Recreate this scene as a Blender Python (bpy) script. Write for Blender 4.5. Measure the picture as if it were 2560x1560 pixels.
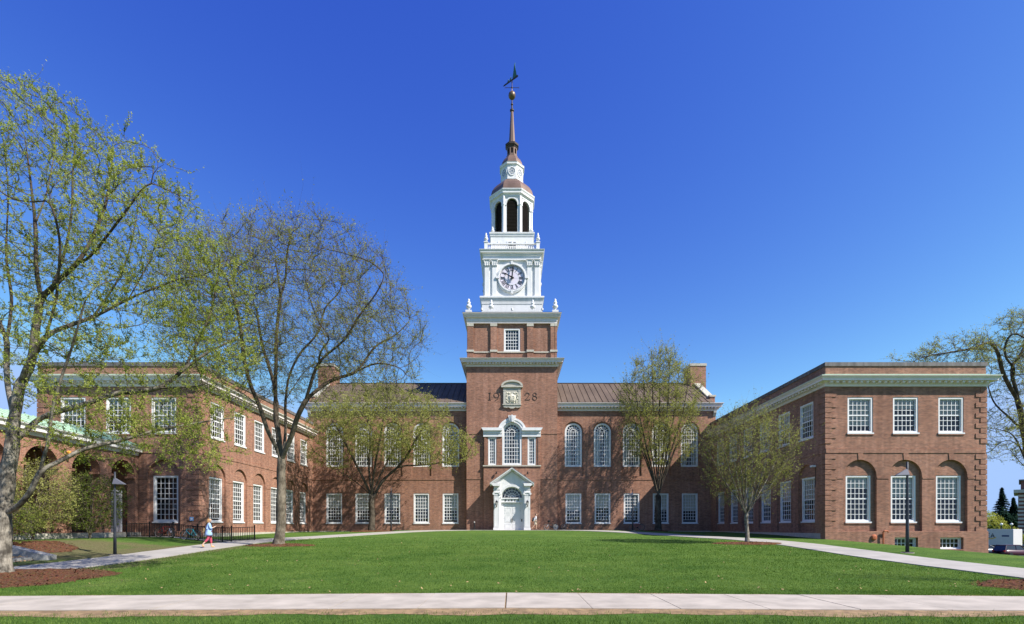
import bpy, bmesh, math, random
import numpy as np
from mathutils import Vector, Matrix, kdtree, geometry

random.seed(7)
RNG = np.random.default_rng(11)
sc = bpy.context.scene
for o in list(bpy.data.objects):
    bpy.data.objects.remove(o)
COL = sc.collection
R = math.radians

# ------------------------------------------------------------------ camera
EYE = 0.35
cd = bpy.data.cameras.new('camera')
cam = bpy.data.objects.new('camera', cd)
COL.objects.link(cam)
cam.location = (0, 0, EYE)
cam.rotation_euler = (R(90), 0, 0)
cd.sensor_width = 36
cd.lens = 36 * 1270 / 2560
cd.shift_y = 538 / 2560
cd.clip_start = 0.1
cd.clip_end = 3000
sc.camera = cam

# ------------------------------------------------------------------ sky and sun
SUN_EL, SUN_AZ = 44.0, 119.0          # azimuth clockwise from +Y (the camera looks along +Y)
w = bpy.data.worlds.new("World")
sc.world = w
w.use_nodes = True
nt = w.node_tree
nt.nodes.clear()
sky = nt.nodes.new('ShaderNodeTexSky')
sky.sky_type = 'NISHITA'
sky.sun_disc = False
sky.sun_elevation = R(SUN_EL)
sky.sun_rotation = R(SUN_AZ)
sky.altitude = 200
sky.air_density = 1.0
sky.dust_density = 0.3
sky.ozone_density = 3.5
# grade of the clear spring sky: deeper towards the zenith, as the phone rendered it
spl = nt.nodes.new('ShaderNodeSeparateColor')
cmb = nt.nodes.new('ShaderNodeCombineColor')
nt.links.new(sky.outputs[0], spl.inputs[0])
for ch, (gain, gam) in enumerate(((1.75, 1.85), (1.46, 1.72), (1.05, 0.70))):
    m1 = nt.nodes.new('ShaderNodeMath'); m1.operation = 'MULTIPLY'; m1.inputs[1].default_value = 0.189
    m2 = nt.nodes.new('ShaderNodeMath'); m2.operation = 'POWER'; m2.inputs[1].default_value = gam
    m3 = nt.nodes.new('ShaderNodeMath'); m3.operation = 'MULTIPLY'; m3.inputs[1].default_value = gain/0.189
    nt.links.new(spl.outputs[ch], m1.inputs[0]); nt.links.new(m1.outputs[0], m2.inputs[0]); nt.links.new(m2.outputs[0], m3.inputs[0])
    m4 = nt.nodes.new('ShaderNodeMath'); m4.operation = 'MINIMUM'; m4.inputs[1].default_value = (0.40, 0.60, 1.0)[ch]/0.189
    nt.links.new(m3.outputs[0], m4.inputs[0]); nt.links.new(m4.outputs[0], cmb.inputs[ch])
bg = nt.nodes.new('ShaderNodeBackground')
bg.inputs[1].default_value = 0.105
wo = nt.nodes.new('ShaderNodeOutputWorld')
nt.links.new(cmb.outputs[0], bg.inputs[0])
nt.links.new(bg.outputs[0], wo.inputs[0])
sd = bpy.data.lights.new('sun', 'SUN')
sd.energy = 4.6
sd.angle = R(0.5)
sd.color = (1.0, 0.95, 0.87)
sun = bpy.data.objects.new('sun', sd)
COL.objects.link(sun)
SV = Vector((math.sin(R(SUN_AZ)) * math.cos(R(SUN_EL)), math.cos(R(SUN_AZ)) * math.cos(R(SUN_EL)), math.sin(R(SUN_EL))))
sun.rotation_euler = SV.to_track_quat('Z', 'Y').to_euler()
sun.location = SV * 80
vs = sc.view_settings
vs.view_transform = 'Standard'
vs.look = 'None'
vs.gamma = 1
vs.use_curve_mapping = False
vs.exposure = 0.85
try:
    sc.cycles.max_bounces = 6
    sc.cycles.transparent_max_bounces = 12
    sc.cycles.caustics_reflective = False
    sc.cycles.caustics_refractive = False
except Exception:
    pass

# ------------------------------------------------------------------ materials
def _mat(name):
    m = bpy.data.materials.new(name)
    m.use_nodes = True
    n = m.node_tree.nodes
    return m, n, m.node_tree.links, n['Principled BSDF']

def _noise(n, l, scale, detail=4, vec=None, rough=0.6):
    t = n.new('ShaderNodeTexNoise')
    t.inputs['Scale'].default_value = scale
    t.inputs['Detail'].default_value = detail
    t.inputs['Roughness'].default_value = rough
    if vec is not None:
        l.new(vec, t.inputs['Vector'])
    return t

def _ramp(n, l, fac, stops):
    r = n.new('ShaderNodeValToRGB')
    e = r.color_ramp.elements
    e[0].position, e[0].color = stops[0][0], (*stops[0][1], 1)
    e[1].position, e[1].color = stops[-1][0], (*stops[-1][1], 1)
    for p, c in stops[1:-1]:
        x = e.new(p)
        x.color = (*c, 1)
    l.new(fac, r.inputs['Fac'])
    return r

def _mix(n, l, fac, a, b, mode='MIX'):
    x = n.new('ShaderNodeMix')
    x.data_type = 'RGBA'
    x.blend_type = mode
    for s, v in ((0, fac), (6, a), (7, b)):
        if hasattr(v, 'links'):
            l.new(v, x.inputs[s])
        elif s == 0:
            x.inputs[0].default_value = v
        else:
            x.inputs[s].default_value = (*v, 1)
    return x.outputs[2]

def _bump(n, l, h, bsdf, strength, dist):
    b = n.new('ShaderNodeBump')
    b.inputs['Strength'].default_value = strength
    b.inputs['Distance'].default_value = dist
    l.new(h, b.inputs['Height'])
    l.new(b.outputs[0], bsdf.inputs['Normal'])
    return b

def _pos(n):
    return n.new('ShaderNodeNewGeometry').outputs['Position']

def plain(name, col, rough=0.6, metal=0.0, var=0.12, scale=3.0, bump=0.0, spec=0.4, stretch=None):
    m, n, l, b = _mat(name)
    p = _pos(n)
    if stretch:
        mp = n.new('ShaderNodeMapping')
        mp.inputs['Scale'].default_value = stretch
        l.new(p, mp.inputs['Vector'])
        p = mp.outputs[0]
    t = _noise(n, l, scale, 5, p)
    lo = tuple(max(0, c * (1 - var)) for c in col)
    hi = tuple(min(1, c * (1 + var)) for c in col)
    r = _ramp(n, l, t.outputs['Fac'], [(0.3, lo), (0.7, hi)])
    l.new(r.outputs[0], b.inputs['Base Color'])
    b.inputs['Roughness'].default_value = rough
    b.inputs['Metallic'].default_value = metal
    b.inputs['Specular IOR Level'].default_value = spec
    if bump:
        _bump(n, l, t.outputs['Fac'], b, bump, 0.02)
    return m

def brick_mat(name, c1, c2, mortar, soldier=False):
    m, n, l, b = _mat(name)
    g = n.new('ShaderNodeNewGeometry')
    sp = n.new('ShaderNodeSeparateXYZ')
    l.new(g.outputs['Position'], sp.inputs[0])
    sn = n.new('ShaderNodeSeparateXYZ')
    l.new(g.outputs['True Normal'], sn.inputs[0])
    ab = n.new('ShaderNodeMath'); ab.operation = 'ABSOLUTE'
    l.new(sn.outputs[0], ab.inputs[0])
    gt = n.new('ShaderNodeMath'); gt.operation = 'GREATER_THAN'
    gt.inputs[1].default_value = 0.6
    l.new(ab.outputs[0], gt.inputs[0])
    mx = n.new('ShaderNodeMix')
    l.new(gt.outputs[0], mx.inputs[0])
    l.new(sp.outputs[0], mx.inputs[2])
    l.new(sp.outputs[1], mx.inputs[3])
    cb = n.new('ShaderNodeCombineXYZ')
    if soldier:
        l.new(sp.outputs[2], cb.inputs[0])
        l.new(mx.outputs[0], cb.inputs[1])
    else:
        l.new(mx.outputs[0], cb.inputs[0])
        l.new(sp.outputs[2], cb.inputs[1])
    bt = n.new('ShaderNodeTexBrick')
    bt.inputs['Color1'].default_value = (*c1, 1)
    bt.inputs['Color2'].default_value = (*c2, 1)
    bt.inputs['Mortar'].default_value = (*mortar, 1)
    bt.inputs['Scale'].default_value = 1
    bt.inputs['Mortar Size'].default_value = 0.008
    bt.inputs['Mortar Smooth'].default_value = 0.3
    bt.inputs['Bias'].default_value = -0.15
    bt.inputs['Brick Width'].default_value = 0.215
    bt.inputs['Row Height'].default_value = 0.075
    l.new(cb.outputs[0], bt.inputs['Vector'])
    # clumps of darker and paler bricks, larger weathering, streaks below sills
    mp = n.new('ShaderNodeMapping'); mp.inputs['Scale'].default_value = (1.6, 1.6, 5.5)
    l.new(g.outputs['Position'], mp.inputs['Vector'])
    n1 = _noise(n, l, 1.5, 6, mp.outputs[0], 0.72)
    r1 = _ramp(n, l, n1.outputs['Fac'], [(0.3, (0.66, 0.63, 0.62)), (0.5, (1, 1, 1)), (0.72, (1.32, 1.28, 1.22))])
    n2 = _noise(n, l, 0.22, 5, g.outputs['Position'], 0.65)
    r2 = _ramp(n, l, n2.outputs['Fac'], [(0.3, (0.76, 0.74, 0.73)), (0.7, (1.18, 1.17, 1.15))])
    ms = n.new('ShaderNodeMapping'); ms.inputs['Scale'].default_value = (2.2, 2.2, 0.12)
    l.new(g.outputs['Position'], ms.inputs['Vector'])
    n3 = _noise(n, l, 1.3, 4, ms.outputs[0], 0.6)
    r3 = _ramp(n, l, n3.outputs['Fac'], [(0.3, (0.84, 0.83, 0.83)), (0.52, (1, 1, 1)), (0.74, (1.22, 1.24, 1.28))])
    c = _mix(n, l, 1.0, bt.outputs['Color'], r1.outputs[0], 'MULTIPLY')
    c = _mix(n, l, 1.0, c, r2.outputs[0], 'MULTIPLY')
    c = _mix(n, l, 1.0, c, r3.outputs[0], 'MULTIPLY')
    l.new(c, b.inputs['Base Color'])
    b.inputs['Roughness'].default_value = 0.9
    b.inputs['Specular IOR Level'].default_value = 0.2
    _bump(n, l, bt.outputs['Fac'], b, -0.4, 0.01)
    return m

def glass_mat(name, tint=(0.90, 0.92, 0.92), base=0.03):
    m, n, l, b = _mat(name)
    n.remove(b)
    tr = n.new('ShaderNodeBsdfTransparent'); tr.inputs[0].default_value = (*tint, 1)
    gl = n.new('ShaderNodeBsdfGlossy'); gl.inputs['Roughness'].default_value = 0.03
    fr = n.new('ShaderNodeFresnel'); fr.inputs['IOR'].default_value = 1.45
    ad = n.new('ShaderNodeMath'); ad.operation = 'ADD'; ad.inputs[1].default_value = base; ad.use_clamp = True
    l.new(fr.outputs[0], ad.inputs[0])
    mx = n.new('ShaderNodeMixShader')
    l.new(ad.outputs[0], mx.inputs[0]); l.new(tr.outputs[0], mx.inputs[1]); l.new(gl.outputs[0], mx.inputs[2])
    l.new(mx.outputs[0], n['Material Output'].inputs[0])
    return m

def leaf_mat(name, cols, trans=0.35):
    m, n, l, b = _mat(name)
    n.remove(b)
    p = _pos(n)
    t = _noise(n, l, 0.55, 3, p)
    wn = n.new('ShaderNodeTexWhiteNoise')
    sn = n.new('ShaderNodeVectorMath'); sn.operation = 'SNAP'; sn.inputs[1].default_value = (0.09, 0.09, 0.09)
    l.new(p, sn.inputs[0]); l.new(sn.outputs[0], wn.inputs['Vector'])
    ad = n.new('ShaderNodeMath'); ad.operation = 'MULTIPLY_ADD'; ad.inputs[1].default_value = 0.5
    l.new(wn.outputs['Value'], ad.inputs[0])
    sb = n.new('ShaderNodeMath'); sb.operation = 'MULTIPLY_ADD'; sb.inputs[1].default_value = 1.6; sb.inputs[2].default_value = -0.55
    l.new(t.outputs['Fac'], sb.inputs[0]); l.new(sb.outputs[0], ad.inputs[2])
    k = len(cols)
    r = _ramp(n, l, ad.outputs[0], [(0.15 + 0.7 * i / (k - 1), c) for i, c in enumerate(cols)])
    df = n.new('ShaderNodeBsdfDiffuse'); tl = n.new('ShaderNodeBsdfTranslucent')
    l.new(r.outputs[0], df.inputs[0])
    gm = _mix(n, l, 1.0, r.outputs[0], (1.0, 1.05, 0.5), 'MULTIPLY')
    l.new(gm, tl.inputs[0])
    mx = n.new('ShaderNodeMixShader'); mx.inputs[0].default_value = trans
    l.new(df.outputs[0], mx.inputs[1]); l.new(tl.outputs[0], mx.inputs[2])
    l.new(mx.outputs[0], n['Material Output'].inputs[0])
    return m

def bark_mat(name, dark, light, patch=2.0, limb=None, zl=(2.0, 6.0)):
    m, n, l, b = _mat(name)
    p = _pos(n)
    mp = n.new('ShaderNodeMapping'); mp.inputs['Scale'].default_value = (9, 9, 1.6)
    l.new(p, mp.inputs['Vector'])
    t1 = _noise(n, l, 2.2, 6, mp.outputs[0], 0.7)
    t2 = _noise(n, l, patch, 4, p, 0.6)
    r1 = _ramp(n, l, t2.outputs['Fac'], [(0.38, dark), (0.62, light)])
    r2 = _ramp(n, l, t1.outputs['Fac'], [(0.35, (0.5, 0.48, 0.46)), (0.6, (1.1, 1.1, 1.1))])
    c = r1.outputs[0]
    if limb:
        sp = n.new('ShaderNodeSeparateXYZ'); l.new(p, sp.inputs[0])
        mr = n.new('ShaderNodeMapRange'); mr.inputs[1].default_value, mr.inputs[2].default_value = zl
        l.new(sp.outputs[2], mr.inputs[0])
        c = _mix(n, l, mr.outputs[0], c, limb)
    l.new(_mix(n, l, 1.0, c, r2.outputs[0], 'MULTIPLY'), b.inputs['Base Color'])
    b.inputs['Roughness'].default_value = 0.95
    b.inputs['Specular IOR Level'].default_value = 0.1
    _bump(n, l, t1.outputs['Fac'], b, 0.7, 0.03)
    return m

def lawn_mat(name):
    m, n, l, b = _mat(name)
    p = _pos(n)
    fine = _noise(n, l, 14, 6, p, 0.75)
    mid = _noise(n, l, 1.3, 5, p, 0.65)
    big = _noise(n, l, 0.13, 4, p, 0.6)
    r = _ramp(n, l, fine.outputs['Fac'], [(0.25, (0.036, 0.080, 0.014)), (0.5, (0.074, 0.146, 0.027)), (0.75, (0.125, 0.21, 0.050))])
    rb = _ramp(n, l, big.outputs['Fac'], [(0.3, (0.82, 0.86, 0.80)), (0.7, (1.22, 1.12, 1.1))])
    rm = _ramp(n, l, mid.outputs['Fac'], [(0.3, (0.74, 0.79, 0.78)), (0.7, (1.3, 1.16, 1.12))])
    c = _mix(n, l, 1.0, r.outputs[0], rb.outputs[0], 'MULTIPLY')
    c = _mix(n, l, 1.0, c, rm.outputs[0], 'MULTIPLY')
    # faint mowing stripes across the slope
    mw = n.new('ShaderNodeTexWave'); mw.inputs['Scale'].default_value = 0.10; mw.inputs['Distortion'].default_value = 2.0
    mw.inputs['Detail'].default_value = 2; mw.bands_direction = 'Y'
    l.new(p, mw.inputs['Vector'])
    rw = _ramp(n, l, mw.outputs['Fac'], [(0.2, (0.90, 0.93, 0.92)), (0.8, (1.08, 1.05, 1.05))])
    c = _mix(n, l, 1.0, c, rw.outputs[0], 'MULTIPLY')
    # dry, thin patches
    dn = _noise(n, l, 0.55, 6, p, 0.7)
    at = n.new('ShaderNodeAttribute'); at.attribute_name = 'worn'
    ad = n.new('ShaderNodeMath'); ad.operation = 'MULTIPLY_ADD'; ad.inputs[1].default_value = 0.42
    l.new(at.outputs['Fac'], ad.inputs[0]); l.new(dn.outputs['Fac'], ad.inputs[2])
    rd = _ramp(n, l, ad.outputs[0], [(0.62, (0, 0, 0)), (0.85, (0.85, 0.85, 0.85))])
    soil = _ramp(n, l, fine.outputs['Fac'], [(0.3, (0.075, 0.065, 0.028)), (0.7, (0.20, 0.165, 0.09))])
    c = _mix(n, l, rd.outputs[0], c, soil.outputs[0])
    l.new(c, b.inputs['Base Color'])
    b.inputs['Roughness'].default_value = 0.95
    b.inputs['Specular IOR Level'].default_value = 0.1
    _bump(n, l, fine.outputs['Fac'], b, 0.9, 0.06)
    return m

def mulch_mat(name):
    m, n, l, b = _mat(name)
    p = _pos(n)
    v = n.new('ShaderNodeTexVoronoi'); v.inputs['Scale'].default_value = 16
    l.new(p, v.inputs['Vector'])
    t = _noise(n, l, 22, 5, p, 0.7)
    r = _ramp(n, l, t.outputs['Fac'], [(0.28, (0.05, 0.024, 0.014)), (0.5, (0.16, 0.075, 0.042)), (0.75, (0.32, 0.18, 0.105))])
    c = _mix(n, l, 0.35, r.outputs[0], v.outputs['Color'], 'MULTIPLY')
    l.new(c, b.inputs['Base Color'])
    b.inputs['Roughness'].default_value = 1
    b.inputs['Specular IOR Level'].default_value = 0.05
    _bump(n, l, t.outputs['Fac'], b, 1.0, 0.08)
    return m

M = {}
M['brick'] = brick_mat('brick_red', (0.318, 0.142, 0.090), (0.190, 0.088, 0.063), (0.36, 0.28, 0.22))
M['brick_arch'] = brick_mat('brick_soldier', (0.295, 0.132, 0.085), (0.22, 0.098, 0.068), (0.36, 0.27, 0.21), soldier=True)
M['white'] = plain('white_paint', (0.71, 0.705, 0.70), 0.55, var=0.075, scale=1.6, stretch=(1.5, 1.5, 0.35))
M['white_old'] = plain('white_paint_weathered', (0.70, 0.68, 0.66), 0.55, var=0.07, scale=1.5)
M['cream'] = plain('cream_paint', (0.735, 0.665, 0.635), 0.55, var=0.07, scale=1.6, stretch=(1.5, 1.5, 0.35))
M['stone'] = plain('limestone', (0.46, 0.43, 0.36), 0.8, var=0.16, scale=5, bump=0.3)
M['stone_grey'] = plain('grey_granite', (0.27, 0.265, 0.25), 0.85, var=0.28, scale=6, bump=0.4)
M['stone_relief'] = plain('carved_limestone', (0.66, 0.61, 0.48), 0.8, var=0.18, scale=7, bump=0.3)
M['copper'] = plain('brown_copper', (0.185, 0.118, 0.088), 0.5, metal=0.25, var=0.25, scale=0.9, stretch=(1, 1, 0.3))
M['roof_copper'] = plain('weathered_copper_roof', (0.125, 0.092, 0.070), 0.75, metal=0.0, spec=0.15, var=0.22, scale=0.8, stretch=(1, 0.3, 0.3))
M['dark_copper'] = plain('dark_copper', (0.06, 0.042, 0.034), 0.5, metal=0.3, var=0.2)
M['green_copper'] = plain('green_copper', (0.40, 0.55, 0.40), 0.65, var=0.16, scale=1.4, stretch=(1, 3, 1))
M['verdigris'] = plain('vane_verdigris', (0.05, 0.14, 0.10), 0.6, var=0.3, scale=6)
M['slate'] = plain('parapet_coping', (0.13, 0.12, 0.115), 0.7, var=0.45, scale=1.2, stretch=(3, 3, 0.4))
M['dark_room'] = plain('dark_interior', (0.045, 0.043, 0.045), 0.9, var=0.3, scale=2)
M['blind'] = plain('cream_blind', (0.74, 0.68, 0.56), 0.8, var=0.08, scale=1.0, stretch=(1, 1, 6))
M['curtain'] = plain('pale_curtain', (0.66, 0.66, 0.66), 0.8, var=0.15, scale=8, stretch=(4, 4, 0.2))
M['glass'] = glass_mat('window_glass')
M['carglass'] = plain('car_glass', (0.02, 0.025, 0.03), 0.06, var=0.1, spec=0.8)
M['louver'] = plain('louver_brown', (0.040, 0.027, 0.022), 0.7, var=0.2)
M['clock_face'] = plain('clock_face', (0.70, 0.64, 0.74), 0.5, var=0.04)
M['black'] = plain('black_metal', (0.012, 0.012, 0.013), 0.45, var=0.2)
M['numeral'] = plain('clock_black', (0.055, 0.042, 0.048), 0.5, var=0.1)
M['bronze_letter'] = plain('bronze_letter', (0.055, 0.038, 0.028), 0.6, var=0.2)
M['lamp_metal'] = plain('lamp_grey_metal', (0.045, 0.050, 0.062), 0.5, metal=0.2, var=0.15)
M['lamp_light'] = plain('lamp_reflector', (0.62, 0.60, 0.62), 0.5, var=0.06)
M['concrete'] = plain('pale_concrete', (0.39, 0.34, 0.285), 0.9, var=0.2, scale=1.5, bump=0.15)
M['concrete_path'] = plain('path_concrete', (0.35, 0.325, 0.29), 0.92, var=0.16, scale=0.9, bump=0.2)
M['asphalt'] = plain('asphalt', (0.055, 0.055, 0.056), 0.9, var=0.25, scale=3)
M['soil'] = plain('dry_soil', (0.235, 0.155, 0.08), 0.95, var=0.45, scale=5, bump=0.6)
M['lawn'] = lawn_mat('lawn_grass')
M['blade'] = leaf_mat('grass_blade', [(0.056, 0.118, 0.020), (0.116, 0.196, 0.038), (0.20, 0.27, 0.072)], 0.4)
M['mulch'] = mulch_mat('red_mulch')
M['dry_leaf'] = plain('dry_leaf', (0.34, 0.22, 0.11), 0.9, var=0.5, scale=9)
M['bark_pale'] = bark_mat('bark_pale', (0.085, 0.075, 0.062), (0.34, 0.305, 0.25), 3.2, (0.085, 0.068, 0.052), (4.5, 8.5))
M['bark_mid'] = bark_mat('bark_mid', (0.105, 0.088, 0.066), (0.225, 0.19, 0.145), 2.0, (0.085, 0.066, 0.048), (5.0, 8.0))
M['bark_dark'] = bark_mat('bark_dark', (0.055, 0.045, 0.034), (0.12, 0.10, 0.076))
M['twig'] = plain('twig_brown', (0.095, 0.075, 0.055), 0.9, var=0.3, scale=2)
M['leaf_lime'] = leaf_mat('leaf_lime', [(0.20, 0.25, 0.045), (0.34, 0.39, 0.075), (0.47, 0.50, 0.14)], 0.45)
M['leaf_elm'] = leaf_mat('leaf_elm', [(0.17, 0.185, 0.045), (0.27, 0.285, 0.07), (0.36, 0.37, 0.11)], 0.42)
M['leaf_olive'] = leaf_mat('leaf_olive', [(0.23, 0.24, 0.07), (0.37, 0.375, 0.115), (0.47, 0.47, 0.17)], 0.45)
M['leaf_shrub'] = leaf_mat('leaf_shrub', [(0.05, 0.08, 0.016), (0.12, 0.16, 0.03), (0.22, 0.25, 0.05)])
M['conifer'] = leaf_mat('conifer_needles', [(0.012, 0.03, 0.022), (0.022, 0.05, 0.034), (0.036, 0.07, 0.045)], 0.1)

# ------------------------------------------------------------------ objects
def tag(o, label=None, cat=None, group=None, kind=None):
    if label: o['label'] = label
    if cat: o['category'] = cat
    if group: o['group'] = group
    if kind: o['kind'] = kind
    return o

def thing(name, label, cat, loc=(0, 0, 0), rz=0.0, group=None):
    o = bpy.data.objects.new(name, None)
    o.empty_display_size = 0.3
    COL.objects.link(o)
    o.location = loc
    o.rotation_euler = (0, 0, rz)
    return tag(o, label, cat, group)

def link(name, me, parent=None, loc=(0, 0, 0), rz=0.0, world=True, rot=None, scale=None):
    """world: loc is given in world space and the parent is an unrotated Empty; otherwise loc is in the parent's frame."""
    o = bpy.data.objects.new(name, me)
    COL.objects.link(o)
    loc = Vector(loc)
    if parent is not None:
        o.parent = parent
        if world:
            loc = loc - parent.location
    o.location = loc
    o.rotation_euler = rot if rot is not None else (0, 0, rz)
    if scale is not None:
        o.scale = scale
    return o

class MB:
    def __init__(self):
        self.v, self.f = [], []

    def box(self, x0, x1, y0, y1, z0, z1):
        i = len(self.v)
        self.v += [(x0, y0, z0), (x1, y0, z0), (x1, y1, z0), (x0, y1, z0), (x0, y0, z1), (x1, y0, z1), (x1, y1, z1), (x0, y1, z1)]
        self.f += [(i, i+3, i+2, i+1), (i+4, i+5, i+6, i+7), (i, i+1, i+5, i+4), (i+1, i+2, i+6, i+5), (i+2, i+3, i+7, i+6), (i+3, i, i+4, i+7)]
        return self

    def poly(self, pts):
        i = len(self.v)
        self.v += [tuple(p) for p in pts]
        self.f.append(tuple(range(i, i + len(pts))))
        return self

    def prism(self, pts, y0, y1):
        """(x, z) outline, counter-clockwise seen from -Y, from y0 (front) to y1."""
        i, k = len(self.v), len(pts)
        self.v += [(x, y0, z) for x, z in pts] + [(x, y1, z) for x, z in pts]
        self.f.append(tuple(range(i, i + k)))
        self.f.append(tuple(range(i + 2*k - 1, i + k - 1, -1)))
        for j in range(k):
            a, b = i + j, i + (j + 1) % k
            self.f.append((a, a + k, b + k, b))
        return self

    def slab(self, pts, z0, z1):
        """(x, y) outline between z0 and z1."""
        i, k = len(self.v), len(pts)
        self.v += [(x, y, z0) for x, y in pts] + [(x, y, z1) for x, y in pts]
        self.f.append(tuple(range(i + k - 1, i - 1, -1)))
        self.f.append(tuple(range(i + k, i + 2*k)))
        for j in range(k):
            a, b = i + j, i + (j + 1) % k
            self.f.append((a, b, b + k, a + k))
        return self

    def ring(self, outer, inner, y0, y1, closed=True):
        """band between two (x, z) lines of equal length, with depth from y0 to y1."""
        i, k = len(self.v), len(outer)
        self.v += [(x, y0, z) for x, z in outer] + [(x, y0, z) for x, z in inner]
        self.v += [(x, y1, z) for x, z in outer] + [(x, y1, z) for x, z in inner]
        n = k if closed else k - 1
        for j in range(n):
            a, b = j, (j + 1) % k
            self.f += [(i+a, i+b, i+k+b, i+k+a), (i+2*k+b, i+2*k+a, i+3*k+a, i+3*k+b),
                       (i+b, i+a, i+2*k+a, i+2*k+b), (i+k+a, i+k+b, i+3*k+b, i+3*k+a)]
        if not closed:
            for a in (0, k - 1):
                self.f.append((i+a, i+k+a, i+3*k+a, i+2*k+a))
        return self

    def ribbon(self, pts, w_, y0, y1, closed=False):
        L, Rr = [], []
        k = len(pts)
        for j in range(k):
            a = pts[j-1] if (closed or j > 0) else pts[j]
            b = pts[(j+1) % k] if (closed or j < k-1) else pts[j]
            d = Vector((b[0]-a[0], b[1]-a[1]))
            if d.length < 1e-9: d = Vector((1, 0))
            d.normalize()
            ww = w_[j] if isinstance(w_, (list, tuple)) else w_
            L.append((pts[j][0] - d.y*ww/2, pts[j][1] + d.x*ww/2))
            Rr.append((pts[j][0] + d.y*ww/2, pts[j][1] - d.x*ww/2))
        return self.ring(L, Rr, y0, y1, closed)

    def tube(self, pts, rad, sides=8, cap=True):
        pts = [Vector(p) for p in pts]
        k = len(pts)
        if not isinstance(rad, (list, tuple)): rad = [rad] * k
        i0 = len(self.v)
        up = None
        for j in range(k):
            d = (pts[min(j+1, k-1)] - pts[max(j-1, 0)])
            if d.length < 1e-9: d = Vector((0, 0, 1))
            d.normalize()
            if up is None:
                up = Vector((0, 0, 1)) if abs(d.z) < 0.9 else Vector((1, 0, 0))
            a = d.cross(up)
            if a.length < 1e-6: a = d.cross(Vector((1, 0, 0)))
            a.normalize()
            b = a.cross(d); b.normalize()
            up = b
            for s in range(sides):
                t = 2*math.pi*s/sides
                self.v.append(tuple(pts[j] + (a*math.cos(t) + b*math.sin(t))*rad[j]))
        for j in range(k-1):
            for s in range(sides):
                q, r_ = i0 + j*sides + s, i0 + j*sides + (s+1) % sides
                self.f.append((q, r_, r_+sides, q+sides))
        if cap:
            self.f.append(tuple(i0 + s for s in range(sides))[::-1])
            self.f.append(tuple(i0 + (k-1)*sides + s for s in range(sides)))
        return self

    def lathe(self, prof, n=16, cx=0, cy=0, cz=0, rot=0.0, sx=1, sy=1):
        i0 = len(self.v)
        for r_, z in prof:
            for s in range(n):
                t = rot + 2*math.pi*s/n
                self.v.append((cx + sx*r_*math.cos(t), cy + sy*r_*math.sin(t), cz + z))
        for j in range(len(prof)-1):
            for s in range(n):
                a, b = i0 + j*n + s, i0 + j*n + (s+1) % n
                self.f.append((a, b, b+n, a+n))
        self.f.append(tuple(i0 + s for s in range(n))[::-1])
        self.f.append(tuple(i0 + (len(prof)-1)*n + s for s in range(n)))
        return self

    def sweep(self, path, prof, closed=True):
        """profile of (out, z) points carried along a counter-clockwise (x, y) path with mitred corners."""
        k, m_ = len(path), len(prof)
        i0 = len(self.v)
        def nrm(a, b):
            d = Vector((b[0]-a[0], b[1]-a[1])); d.normalize()
            return Vector((d.y, -d.x))
        for j in range(k):
            if closed or 0 < j < k-1:
                n1, n2 = nrm(path[j-1], path[j]), nrm(path[j], path[(j+1) % k])
            elif j == 0:
                n1 = n2 = nrm(path[0], path[1])
            else:
                n1 = n2 = nrm(path[-2], path[-1])
            mt = (n1 + n2) / (1 + n1.dot(n2))
            for o_, z in prof:
                self.v.append((path[j][0] + mt.x*o_, path[j][1] + mt.y*o_, z))
        for j in range(k if closed else k-1):
            jn = (j+1) % k
            for q in range(m_-1):
                a, b = i0 + j*m_ + q, i0 + jn*m_ + q
                self.f.append((a, b, b+1, a+1))
        if not closed:
            self.f.append(tuple(i0 + q for q in range(m_)))
            self.f.append(tuple(i0 + (k-1)*m_ + q for q in range(m_))[::-1])
        return self

    def blob(self, c, r, n=8, m_=5):
        prof = [(max(1e-3, math.sin(math.pi*j/m_))*1.0, -math.cos(math.pi*j/m_)) for j in range(m_+1)]
        i0 = len(self.v)
        self.lathe(prof, n)
        for q in range(i0, len(self.v)):
            x, y, z = self.v[q]
            self.v[q] = (c[0]+x*r[0], c[1]+y*r[1], c[2]+z*r[2])
        return self

    def mesh(self, name, mat, smooth=False):
        me = bpy.data.meshes.new(name)
        me.from_pydata(self.v, [], self.f)
        me.materials.append(mat)
        if smooth:
            me.polygons.foreach_set('use_smooth', [True] * len(me.polygons))
        me.update()
        return me

    def build(self, name, mat, parent=None, loc=(0, 0, 0), rz=0.0, world=True, smooth=False, **kw):
        return link(name, self.mesh(name, mat, smooth), parent, loc, rz, world, **kw)

def np_mesh(name, verts, faces, mat, smooth=False):
    """faces: (n, k) index array, all the same k."""
    me = bpy.data.meshes.new(name)
    nv, nf, k = len(verts), len(faces), faces.shape[1]
    me.vertices.add(nv)
    me.vertices.foreach_set('co', np.asarray(verts, dtype=np.float32).ravel())
    me.loops.add(nf * k)
    me.loops.foreach_set('vertex_index', np.asarray(faces, dtype=np.int32).ravel())
    me.polygons.add(nf)
    me.polygons.foreach_set('loop_start', np.arange(0, nf * k, k, dtype=np.int32))
    if smooth:
        me.polygons.foreach_set('use_smooth', np.ones(nf, dtype=bool))
    me.materials.append(mat)
    me.update(calc_edges=True)
    me.validate()
    return me

def rect(x0, x1, z0, z1):
    return [(x0, z0), (x1, z0), (x1, z1), (x0, z1)]

def arch(xc, w_, z0, ztop, n=14, rise=None):
    """round-headed outline, counter-clockwise from lower left."""
    r_ = w_/2
    rise = r_ if rise is None else rise
    pts = [(xc - r_, z0), (xc + r_, z0)]
    for j in range(n+1):
        t = math.pi*j/n
        pts.append((xc + r_*math.cos(t), ztop - rise + rise*math.sin(t)))
    return pts

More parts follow.
